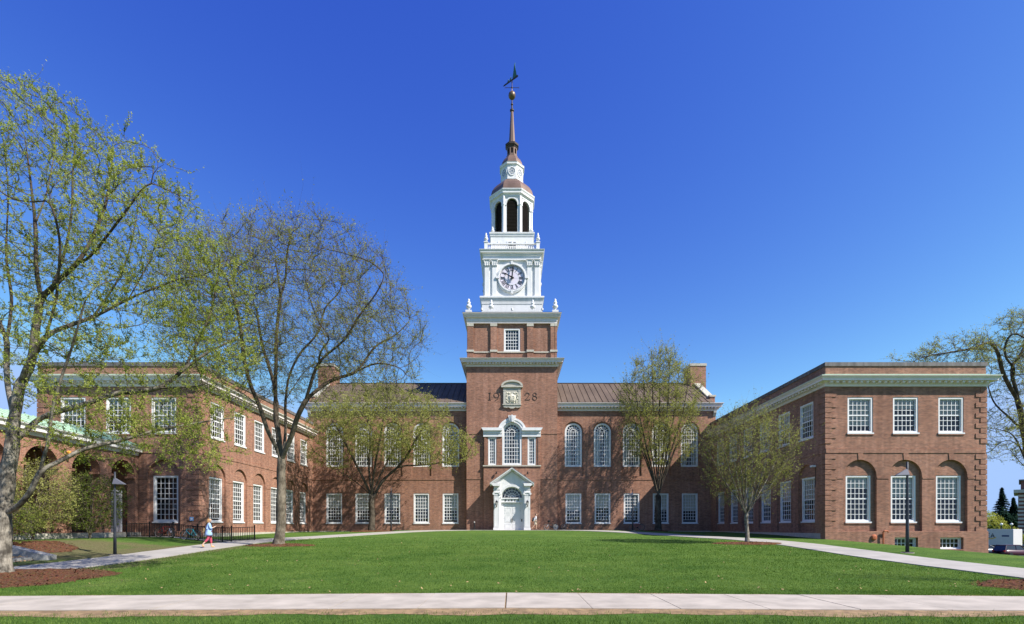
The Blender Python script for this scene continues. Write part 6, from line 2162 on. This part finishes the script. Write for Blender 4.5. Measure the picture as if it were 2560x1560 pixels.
# --- the big tree at the left edge
q = px(16.4)
limbs = [
    [q(6, 1444), q(8, 1300), q(22, 1180), q(35, 1060), q(46, 970)],
    [q(46, 970), q(75, 920, .2), q(92, 800, .4), q(101, 741, .6), q(92, 686, .8), q(88, 560, 1.0), q(76, 450, 1.3), q(60, 330, 1.5)],
    [q(101, 741, .6), q(129, 723, .4), q(171, 677, 0), q(227, 640, -.5), q(290, 560, -1), q(350, 480, -1.3), q(410, 410, -1.6)],
    [q(129, 723, .4), q(160, 640, .8), q(178, 540, 1.2), q(182, 430, 1.5), q(190, 330, 1.8)],
    [q(48, 960), q(76, 900, -.3), q(113, 839, -.5), q(138, 762, -.7), q(144, 716, -1), q(150, 600, -1.4), q(120, 480, -1.8)],
    [q(113, 839, -.5), q(153, 820, -.3), q(233, 793, .3), q(321, 747, .8), q(400, 715, 1.2), q(470, 690, 1.5)],
    [q(36, 1050), q(18, 950, .4), q(18, 850, .8), q(25, 800, 1), q(29, 740, 1.2), q(15, 640, 1.6), q(20, 480, 1.9), q(6, 330, 2.1)],
    [q(9, 1290), q(50, 1262, -.2), q(83, 1221, -.4), q(97, 1173, -.5), q(118, 1120, -.6), q(128, 1040, -.8), q(140, 985, -1), q(165, 910, -1.2), q(190, 836, -1.5), q(215, 740, -1.8)],
    [q(97, 1173, -.5), q(138, 1160, -.3), q(194, 1128, 0), q(256, 1111, .3), q(312, 1100, .6), q(368, 1081, .9), q(452, 1064, 1.2), q(536, 1050, 1.5), q(600, 1043, 1.8)],
    [q(30, 1110), q(60, 1082, .3), q(100, 1045, .5), q(140, 1030, .7), q(190, 1018, .9), q(245, 998, 1.1), q(306, 980, 1.3), q(398, 971, 1.5), q(459, 925, 1.8), q(520, 880, 2), q(590, 846, 2.3), q(640, 800, 2.5)],
    [q(398, 971, 1.5), q(460, 968, 1.2), q(520, 960, 1.0)],
    [q(18, 850, .8), q(-20, 760, .6), q(-60, 640, .9), q(-90, 520, 1.2), q(-80, 420, 1.4)],
    [q(88, 560, 1.0), q(120, 470, 1.4), q(135, 380, 1.8), q(140, 300, 2)],
    [q(215, 630, 0), q(262, 520, .5), q(275, 440, .9), q(280, 390, 1.2)],
    [q(321, 747, .8), q(370, 660, 1.2), q(400, 570, 1.5), q(415, 500, 1.7)],
    [q(459, 925, 1.8), q(520, 800, 2.2), q(545, 690, 2.5), q(555, 600, 2.8)],
    [q(233, 793, .3), q(300, 690, 1), q(330, 600, 1.4), q(345, 520, 1.8)],
]
blobs = [(q(90, 520, 0.6), (4.0, 3.0, 3.6), 2100, .2), (q(320, 540, -.6), (2.1, 2.0, 2.5), 1100, .25), (q(-60, 640, 1), (3, 3, 4.2), 700, .2), (q(330, 820, .6), (3.4, 2.4, 1.8), 1500, .15),
         (q(540, 800, 2.2), (1.9, 1.6, 2.9), 1700, .2), (q(420, 1040, 1.0), (2.9, 1.5, 1.1), 1900, .1), (q(300, 1105, .6), (2.6, 1.3, 1.1), 1100, .1), (q(500, 1120, 1.5), (1.7, 1.1, 1.0), 600, .1), (q(200, 1080, -.2), (2.4, 1.6, .9), 260, .1), (q(150, 900, -.8), (2.3, 2.0, 1.6), 560, .1), (q(60, 320, 1.2), (1.9, 1.8, 1.5), 560, .2), (q(460, 690, 1.2), (1.9, 1.6, 1.6), 600, .2)]
tree('broadleaf_tree', 'large pale-barked tree with lime green buds at the left edge', 'tree', (q(6, 1444)[0], 16.4, gz(-16.6, 16.4)), limbs, blobs, 3, 0.22, M['bark_pale'], M['leaf_lime'],
     step=0.22, di=0.75, noise=0.3, dk=0.26, r_tip=0.006, twigs=2.0, twig_len=0.36, twig_up=0.7, leaves=20, leaf_size=0.048, twig_r=0.0045, twig_max=0.02, group='trees around the lawn', iters=170, leaf_along=0.05, up=0.12)

# --- the elm standing in a mulch ring left of the lawn
q = px(31)
limbs = [
    [q(697, 1372), q(702, 1300), q(703, 1220), q(704, 1150)],
    [q(704, 1150), q(690, 1115, -.3), q(670, 1080, -.6), q(650, 1018, -1), q(622, 950, -1.5), q(608, 880, -2), q(598, 800, -2.4), q(570, 700, -2.8)],
    [q(704, 1150), q(697, 1090), q(690, 1040, .3), q(689, 940, .6), q(692, 830, .9), q(700, 745, 1.2), q(695, 690, 1.4), q(685, 630, 1.6), q(672, 570, 1.8)],
    [q(700, 745, 1.2), q(715, 690, .8), q(716, 640, .6), q(727, 590, .3), q(745, 555, .2)],
    [q(704, 1150), q(714, 1080, .8), q(714, 1000, 1.4), q(725, 933, 1.8), q(751, 883, 2.2), q(797, 829, 2.6), q(812, 770, 3), q(851, 726, 3.3), q(862, 660, 3.5)],
    [q(705, 1148), q(728, 1090, -.6), q(745, 1040, -1), q(770, 983, -1.3), q(797, 906, -1.7), q(863, 848, -2.1), q(897, 790, -2.4), q(940, 736, -2.7), q(962, 690, -3)],
    [q(762, 1000, -1.2), q(797, 972, -.6), q(839, 945, .2), q(893, 929, 1), q(936, 867, 1.8), q(990, 837, 2.4), q(1036, 790, 3)],
    [q(893, 929, 1), q(940, 908, .7), q(998, 918, .4), q(1036, 952, .1)],
    [q(797, 906, -1.7), q(800, 875, -2.2), q(830, 850, -2.6), q(860, 852, -3)],
    [q(690, 1000, .4), q(680, 940, 1.6), q(655, 860, 2.6), q(640, 760, 3.2), q(628, 680, 3.6)],
    [q(650, 1018, -1), q(610, 985, -1.8), q(565, 960, -2.6), q(520, 930, -3.2)],
    [q(714, 1000, 1.4), q(760, 930, 3.2), q(800, 905, 4.4), q(850, 900, 5.4)],
]
blobs = [(q(735, 780), (7.3, 5.4, 5.7), 5200, .25), (q(930, 850), (3.4, 4.0, 3.4), 1000, .2), (q(560, 820), (3.8, 4.0, 5.6), 1800, .2), (q(690, 640), (3.2, 2.8, 2.2), 500, .2), (q(980, 960), (1.6, 2.4, 1.2), 200, .1), (q(490, 700), (2.8, 2.6, 3.2), 1300, .2)]
tree('broadleaf_tree', 'tall elm with sparse young leaves in a mulch ring left of the lawn', 'tree', (q(697, 1372)[0], 31, gz(-14.2, 31)), limbs, blobs, 5, 0.27, M['bark_mid'], M['leaf_elm'],
     step=0.32, di=1.15, noise=0.2, dk=0.38, along=1.5, r_tip=0.009, twigs=5.0, twig_len=0.85, twig_up=0.55, leaves=3.6, leaf_size=0.08, twig_r=0.0046, twig_max=0.035, group='trees around the lawn', flare=0.75, leaf_along=0.3)

# --- low spreading tree before the hall
q = px(54)
limbs = [
    [q(930, 1329), q(930, 1290), q(929, 1240)],
    [q(929, 1240), q(905, 1190, -.5), q(880, 1140, -1), q(855, 1090, -1.6), q(830, 1050, -2)],
    [q(929, 1240), q(922, 1160, .4), q(926, 1100, .8), q(915, 1030, 1.2)],
    [q(929, 1240), q(935, 1180, -1), q(948, 1110, -1.6), q(960, 1040, -2.2)],
    [q(930, 1250), q(955, 1205, .5), q(995, 1168, .8), q(1050, 1163, 1), q(1110, 1156, 1.2), q(1160, 1150, 1.4)],
    [q(965, 1195, .5), q(1010, 1150, .2), q(1042, 1095, 0), q(1070, 1050, -.3)],
    [q(929, 1240), q(890, 1205, 1.5), q(850, 1180, 2.6), q(810, 1160, 3.4)],
    [q(929, 1240), q(950, 1190, 2), q(980, 1130, 3.2), q(1010, 1070, 4)],
]
blobs = [(q(955, 1060), (7.8, 6.0, 4.1), 4800, .2), (q(1095, 1115), (4.4, 3.4, 2.4), 1000, .15), (q(840, 1110), (3.6, 3.4, 2.8), 800, .15)]
tree('broadleaf_tree', 'low spreading tree with olive young leaves close before the hall', 'tree', (q(930, 1329)[0], 54, gz(-14.9, 54)), limbs, blobs, 8, 0.30, M['bark_dark'], M['leaf_olive'],
     step=0.34, di=1.25, noise=0.3, dk=0.42, r_tip=0.010, twigs=3.0, twig_len=0.62, twig_up=0.12, leaves=7.0, leaf_size=0.125, twig_r=0.008, twig_max=0.04, group='trees around the lawn')

# --- vase-shaped tree right of the tower
q = px(56)
limbs = [[q(1645, 1330), q(1645, 1290), q(1645, 1240)]]
fan = [(-78, 950, 2), (-60, 930, -1.5), (-38, 910, 1.2), (-15, 890, -1), (5, 880, 1.5), (30, 900, -1.4), (52, 920, .8), (75, 950, -1), (92, 1000, 1.5), (-95, 1020, -.6), (100, 1080, -2), (-88, 1100, 2)]
for dx_, ty, dy in fan:
    limbs.append([q(1645, 1240), q(1645 + dx_*0.22, 1180, dy*.3), q(1645 + dx_*0.55, 1100, dy*.7), q(1645 + dx_*0.85, (ty+1100)/2 if ty < 1050 else ty + 20, dy), q(1645 + dx_, ty, dy*1.3)])
blobs = [(q(1645, 1020), (4.5, 3.6, 5.7), 2300, .3), (q(1650, 1130), (3.4, 2.8, 2.6), 500, .2), (q(1700, 1000), (2.3, 2.2, 3.8), 450, .2), (q(1650, 915), (2.3, 2.0, 1.9), 350, .2)]
tree('broadleaf_tree', 'vase-shaped tree with many upright stems standing right of the tower', 'tree', (q(1645, 1330)[0], 56, gz(16.1, 56)), limbs, blobs, 9, 0.32, M['bark_dark'], M['leaf_olive'],
     step=0.36, di=1.4, noise=0.2, dk=0.46, r_tip=0.010, twigs=3.6, twig_len=1.15, twig_up=1.0, leaves=9, leaf_size=0.115, twig_r=0.008, twig_max=0.04, group='trees around the lawn', up=0.25, along=1.4)

# --- small round-headed tree beside the right path
q = px(33)
limbs = [[q(1868, 1358), q(1867, 1320), q(1865, 1285)]]
fan = [(-95, 1130, 1), (-72, 1080, -1), (-50, 1050, .8), (-28, 1035, -.8), (-5, 1025, .9), (22, 1020, -.6), (45, 1035, 1), (70, 1060, -1), (95, 1090, .7), (112, 1130, -.4), (-70, 1180, -.9), (80, 1190, .9)]
for dx_, ty, dy in fan:
    limbs.append([q(1865, 1288), q(1867 + dx_*0.25, 1245, dy*.3), q(1868 + dx_*0.62, (1245+ty)/2 + 12, dy*.7), q(1868 + dx_, ty, dy)])
blobs = [(q(1872, 1135), (3.0, 2.6, 2.75), 2400, .3), (q(1870, 1210), (2.3, 2.0, 1.5), 500, .2), (q(1920, 1130), (1.9, 1.6, 1.8), 350, .2)]
tree('broadleaf_tree', 'small round-headed tree with dense upright twigs beside the right path', 'tree', (q(1868, 1358)[0], 33, gz(15.3, 33)), limbs, blobs, 10, 0.125, M['bark_pale'], M['leaf_olive'],
     step=0.22, di=0.8, noise=0.22, dk=0.27, r_tip=0.006, twigs=2.8, twig_len=1.0, twig_up=0.9, leaves=6.5, leaf_size=0.064, twig_r=0.0055, twig_max=0.022, group='trees around the lawn', up=0.2, flare=0.35, along=2.2)

# --- old oak behind the right wing
q = px(52)
limbs = [
    [q(2600, 1420), q(2592, 1300), q(2575, 1180), q(2560, 1080), q(2545, 1000), q(2532, 945)],
    [q(2532, 945), q(2530, 915, .4), q(2555, 880, .8), q(2570, 830, 1), q(2560, 790, 1.2)],
    [q(2545, 1000), q(2515, 950, -.4), q(2500, 905, -.8), q(2490, 870, -1.2), q(2470, 855, -1.6), q(2440, 870, -2)],
    [q(2532, 945), q(2535, 915, -1), q(2515, 900, -1.4), q(2512, 860, -1.8), q(2530, 830, -2.2), q(2570, 850, -2.4)],
    [q(2560, 1080), q(2520, 1040, .6), q(2490, 1015, 1), q(2475, 985, 1.4), q(2470, 960, 1.8)],
    [q(2575, 1180), q(2535, 1090, -.6), q(2500, 1075, -.8), q(2460, 1068, -1)],
    [q(2575, 1150), q(2530, 1100, .6), q(2500, 1105, 1), q(2478, 1130, 1.2)],
    [q(2575, 1180), q(2545, 1150, -1.2), q(2520, 1120, -1.6), q(2500, 1130, -1.8)],
    [q(2440, 870, -2), q(2380, 880, -2.4), q(2320, 890, -2.6), q(2280, 905, -2.8)],
]
blobs = [(q(2580, 850, 0), (4.9, 4, 3.4), 2800, .25), (q(2405, 878, -2), (4.2, 2.6, 1.6), 1500, .15), (q(2300, 898, -2), (3.2, 1.8, .8), 400, .1), (q(2520, 1080), (3, 3, 3.6), 1300, .1), (q(2520, 940), (2.6, 3, 2.6), 900, .1), (q(2640, 1000), (4, 4, 4), 300, .2)]
tree('broadleaf_tree', 'gnarled old oak behind the shaded wing at the right edge', 'tree', (q(2600, 1420)[0], 52, gz(54, 52)), limbs, blobs, 12, 0.40, M['bark_dark'], M['leaf_olive'],
     step=0.4, di=1.3, dk=0.46, r_tip=0.012, twigs=4.0, twig_len=0.65, twig_up=0.15, leaves=3.6, leaf_size=0.115, twig_r=0.009, twig_max=0.045, group='trees around the lawn', noise=0.3)

# --- young tree at the pavement's right end, of which the photograph shows the mulch ring and the shadow
bx0, by0 = 16.3, 13.9
b0 = np.array((bx0, by0, gz(bx0, by0)))
limbs = [[tuple(b0), tuple(b0 + (0.02, 0, 1.2)), tuple(b0 + (0.0, 0.05, 2.4)), tuple(b0 + (0.03, 0.05, 4.2)), tuple(b0 + (0.0, 0.0, 6.0))]]
for a in range(8):
    th = a*0.785 + 0.3
    limbs.append([tuple(b0 + (0, 0.05, 2.6 + 0.3*(a % 3))), tuple(b0 + (0.5*math.cos(th), 0.5*math.sin(th), 3.5 + 0.3*(a % 3))), tuple(b0 + (0.8*math.cos(th), 0.8*math.sin(th), 4.9 + 0.2*(a % 4)))])
blobs = [(b0 + (0, 0, 4.7), (1.1, 1.1, 1.9), 500, .2)]
tree('young_tree', 'slim young tree at the right end of the pavement', 'tree', tuple(b0), limbs, blobs, 14, 0.10, M['bark_mid'], M['leaf_olive'],
     step=0.26, di=1.6, dk=0.34, r_tip=0.008, twigs=1.5, twig_len=0.4, twig_up=0.5, leaves=3, leaf_size=0.08, twig_r=0.005, twig_max=0.02, up=0.2, flare=0.3)

# --- shrubs before the arcade
def shrub(cx, cy, hgt, wid, seed, label, leaf):
    z = gz(cx, cy)
    rg = random.Random(seed)
    limbs = [[(cx, cy, z - 0.05), (cx, cy, z + 0.12)]]
    for a in range(11):
        th = a*0.571*2 + rg.uniform(-.3, .3)
        rr = wid*rg.uniform(0.35, 0.8)
        limbs.append([(cx, cy, z + 0.1), (cx + 0.4*rr*math.cos(th), cy + 0.4*rr*math.sin(th), z + hgt*0.4), (cx + rr*math.cos(th), cy + rr*math.sin(th), z + hgt*rg.uniform(0.65, 0.95))])
    blobs = [((cx, cy, z + hgt*0.55), (wid*1.2, wid*1.1, hgt*0.5), 2400, .25)]
    tree('shrub', label, 'shrub', (cx, cy, z), limbs, blobs, seed, 0.07, M['bark_mid'], leaf, step=0.2, di=1.3, dk=0.24, r_tip=0.006, twigs=1.9, twig_len=0.42, twig_up=0.4,
         leaves=8.0, leaf_size=0.075, twig_r=0.005, twig_max=0.02, group='shrubs before the arcade', flare=0.1, up=0.12)
shrub(-26.7, 28.3, 4.3, 1.75, 31, 'tall twiggy shrub in front of the first arch beside the big tree', M['leaf_olive'])
shrub(-26.5, 31.9, 3.9, 1.7, 32, 'leafy green shrub between two arches of the arcade', M['leaf_shrub'])
shrub(-25.6, 25.2, 2.6, 1.5, 33, 'low shrub behind the granite steps', M['leaf_shrub'])

# --- far conifers and bushes beyond the trailer
def conifer(x_, y_, h, rr, seed, label):
    rng = np.random.default_rng(seed)
    z = gz(x_, y_)
    t = thing('conifer', label, 'tree', (x_, y_, z), 0, 'dark conifers in the distance')
    MB().tube([(x_, y_, z), (x_, y_, z + h*0.5), (x_, y_, z + h*0.97)], [0.28, 0.16, 0.03], 7).build('trunk', M['bark_dark'], t)
    n = 9000
    f = rng.random(n)**0.75
    layer = np.floor(f*22)/22 + rng.normal(0, 0.006, n)
    hh = 0.08 + 0.92*layer
    a = rng.random(n)*6.283
    na = np.floor(a*3.5 + layer*40)
    rmax = rr*(1 - hh)*(0.72 + 0.3*np.sin(na*12.9898))
    rd = rmax*rng.random(n)**0.6
    c = np.stack([x_ + rd*np.cos(a), y_ + rd*np.sin(a), z + h*hh - rd*0.28 + rng.normal(0, 0.08, n)], 1)
    ax = np.stack([np.cos(a), np.sin(a), -0.25 + 0*a], 1) + rng.normal(0, 0.35, (n, 3)); ax /= np.linalg.norm(ax, axis=1)[:, None]
    sd_, nn = ortho(ax)
    l = 0.30 + 0.25*rng.random(n)[:, None]
    LV = np.stack([c - ax*l, c + sd_*l*0.35, c + ax*l, c - sd_*l*0.35], 1).reshape(-1, 3)
    tag(link('crown', np_mesh('crown', LV, np.arange(len(LV)).reshape(-1, 4), M['conifer']), t), kind='stuff')
conifer(136.0, 141, 15.4, 5.4, 41, 'tall dark conifer beyond the white trailer')
conifer(140.2, 142, 12.6, 4.4, 42, 'shorter dark conifer close to the far building')
def bush(x_, y_, rx, rz_, seed, label, mat, n=5000):
    rng = np.random.default_rng(seed)
    z = gz(x_, y_)
    t = thing('bush', label, 'bush', (x_, y_, z), 0, 'bushes in the distance')
    c = ell_points(rng, (x_, y_, z + rz_*0.7), (rx, rx*0.7, rz_), n, 0.5)
    c += 0.3*np.sin(c*1.7)
    c = c[c[:, 2] > z]
    n = len(c)
    ax = rng.normal(size=(n, 3)); ax /= np.linalg.norm(ax, axis=1)[:, None]
    sd_, nn = ortho(ax)
    l = 0.14 + 0.14*rng.random(n)[:, None]
    LV = np.stack([c - ax*l, c + sd_*l*0.6, c + ax*l, c - sd_*l*0.6], 1).reshape(-1, 3)
    tag(link('crown', np_mesh('crown', LV, np.arange(len(LV)).reshape(-1, 4), mat), t), kind='stuff')
    MB().tube([(x_, y_, z - 0.1), (x_ + 0.1, y_, z + rz_*0.9)], [0.15, 0.04], 6).build('trunk', M['bark_dark'], t)
bush(102.5, 106, 4.0, 2.6, 51, 'yellow-green rounded bush behind the globe lamps', M['leaf_elm'])
bush(106.5, 112, 3.6, 2.5, 52, 'green bush at the foot of the far building', M['leaf_shrub'])
bush(104, 118, 4.2, 4.6, 53, 'tall olive bush behind the corner of the brick wing', M['leaf_olive'], 7000)
bush(124, 134, 6.0, 5.0, 54, 'brownish bush at the foot of the tall conifer', M['leaf_olive'], 7000)
# the wooded skyline beyond, one mass
rng = np.random.default_rng(77)
n = 42000
u = rng.random(n)
X = 120 + 420*u + rng.normal(0, 6, n); Y = 260 + 60*np.sin(u*5) + rng.normal(0, 8, n)
hmax = 9 + 3.5*np.sin(u*61) + 2*np.sin(u*149 + 1)
Z = gz_np(X, Y) + hmax*rng.random(n)**0.8
c = np.stack([X, Y, Z], 1)
ax = rng.normal(size=(n, 3)); ax /= np.linalg.norm(ax, axis=1)[:, None]
sd_, nn = ortho(ax)
l = 0.5 + 0.5*rng.random(n)[:, None]
LV = np.stack([c - ax*l, c + sd_*l*0.6, c + ax*l, c - sd_*l*0.6], 1).reshape(-1, 3)
wd_ = link('woods', np_mesh('woods', LV, np.arange(len(LV)).reshape(-1, 4), M['leaf_shrub']))
tag(wd_, 'distant wooded skyline beyond the far building', 'woods', None, 'stuff')

# ================================================================== GRASS, FALLEN LEAVES
def lawn_mask(x_, y_):
    ok = (y_ < walk_near_np(x_) - 0.05) | (y_ > walk_far_np(x_) + 0.08)
    ok &= path_dist(x_, y_) > 1.42
    for cx, cy, rx, ry in BEDS:
        ok &= ((x_-cx)/rx)**2 + ((y_-cy)/ry)**2 > 0.96
    return ok
def walk_far_np(x_):  return 12.62 - 0.055*np.abs(x_)
def walk_near_np(x_): return 10.28 - 0.034*np.abs(x_)
rng = np.random.default_rng(91)
def blades(n, y0, y1, pw, hgt, wid):
    y_ = y0 + (y1 - y0)*rng.random(n)**pw
    x_ = (rng.random(n)*2 - 1)*(y_*1.06 + 0.5)
    m_ = lawn_mask(x_, y_) & ((y_ < 11) | (np.abs(x_) < 16.2))
    edge_d = walk_near_np(x_) - y_
    near_edge = (edge_d > 0) & (edge_d < 0.42 + 0.14*np.sin(x_*2.1) + 0.1*np.sin(x_*5.3) + rng.normal(0, 0.1, n))
    m_ &= rng.random(n) < 1 - sst(y1*0.45, y1, y_)
    m_ &= ~(near_edge & (rng.random(n) < 0.96))
    x_, y_ = x_[m_], y_[m_]
    k = len(x_)
    z_ = gz_np(x_, y_)
    a = rng.random(k)*6.283
    sc_ = np.maximum(1.0, y_/11)
    h = hgt*(0.5 + rng.random(k))*np.sqrt(sc_)
    w_ = wid*(0.6 + 0.8*rng.random(k))*sc_
    dx, dy = np.cos(a)*w_/2, np.sin(a)*w_/2
    lx, ly = rng.normal(0, 0.45, k)*h, rng.normal(0, 0.45, k)*h
    V = np.stack([np.stack([x_-dx, y_-dy, z_-0.01], 1), np.stack([x_+dx, y_+dy, z_-0.01], 1), np.stack([x_+lx, y_+ly, z_+h], 1)], 1).reshape(-1, 3)
    return V
V = np.concatenate([blades(150000, 8.3, 10.4, 1.0, 0.055, 0.011), blades(420000, 11.8, 46, 1.7, 0.032, 0.010)])
g_ = link('grass', np_mesh('grass', V, np.arange(len(V)).reshape(-1, 3), M['blade']))
tag(g_, 'short green lawn grass with blades showing near the pavement', 'grass', None, 'stuff')
n = 600
y_ = 12.8 + 38*rng.random(n)**1.6
x_ = (rng.random(n)*2 - 1)*np.minimum(15.5, y_*0.9)
m_ = lawn_mask(x_, y_)
x_, y_ = x_[m_], y_[m_]
k = len(x_)
c = np.stack([x_, y_, gz_np(x_, y_) + 0.035], 1)
a = rng.random(k)*6.283
ax = np.stack([np.cos(a), np.sin(a), rng.normal(0, .35, k)], 1); sd_ = np.stack([-np.sin(a), np.cos(a), rng.normal(0, .35, k)], 1)
l = 0.018 + 0.026*rng.random(k)[:, None]
LV = np.stack([c - ax*l, c + sd_*l*0.6, c + ax*l, c - sd_*l*0.6], 1).reshape(-1, 3)
tag(link('fallen_leaves', np_mesh('fallen_leaves', LV, np.arange(len(LV)).reshape(-1, 4), M['dry_leaf'])), 'dry tan leaves scattered over the lawn', 'leaves', None, 'stuff')
# loose chips over and around the mulch beds
parts_ = []
for (cx, cy, rx, ry) in BEDS + [BANK_BED]:
    k = int(900*rx*ry/6) + 150
    a = rng.random(k)*6.283; rr = 1.05*np.sqrt(rng.random(k))
    x_, y_ = cx + rx*rr*np.cos(a), cy + ry*rr*np.sin(a)
    m_ = (y_ > walk_far_np(x_) + 0.03) & (path_dist(x_, y_) > 1.3)
    x_, y_, rr = x_[m_], y_[m_], rr[m_]
    parts_.append(np.stack([x_, y_, gz_np(x_, y_) + 0.035 + 0.11*np.clip(1 - rr**2, 0, 1)], 1))
c = np.concatenate(parts_); k = len(c)
ax = rng.normal(size=(k, 3)); ax[:, 2] *= 0.5; ax /= np.linalg.norm(ax, axis=1)[:, None]
sd_, nn = ortho(ax)
l = 0.025 + 0.04*rng.random(k)[:, None]
LV = np.stack([c - ax*l - sd_*l*0.3, c - ax*l + sd_*l*0.3, c + ax*l + sd_*l*0.25, c + ax*l - sd_*l*0.25], 1).reshape(-1, 3)
tag(link('mulch_chips', np_mesh('mulch_chips', LV, np.arange(len(LV)).reshape(-1, 4), M['mulch'])), 'loose red-brown wood chips on the mulch beds', 'mulch', None, 'stuff')
# dry leaves swept against the granite steps
k = 260
c = np.stack([-20.2 - 1.6*rng.random(k), 20.0 + 1.6*rng.random(k), np.zeros(k)], 1)
c[:, 2] = gz_np(c[:, 0], c[:, 1]) + 0.02 + 0.15*np.clip(np.floor((-20.5 - c[:, 0])/0.55) + 1, 0, 5) + 0.03*rng.random(k)
a = rng.random(k)*6.283
ax = np.stack([np.cos(a), np.sin(a), rng.normal(0, .35, k)], 1); sd_ = np.stack([-np.sin(a), np.cos(a), rng.normal(0, .35, k)], 1)
l = 0.03 + 0.04*rng.random(k)[:, None]
LV = np.stack([c - ax*l, c + sd_*l*0.6, c + ax*l, c - sd_*l*0.6], 1).reshape(-1, 3)
tag(link('dry_leaves', np_mesh('dry_leaves', LV, np.arange(len(LV)).reshape(-1, 4), M['dry_leaf'])), 'heap of dry leaves on the granite steps', 'leaves', None, 'stuff')
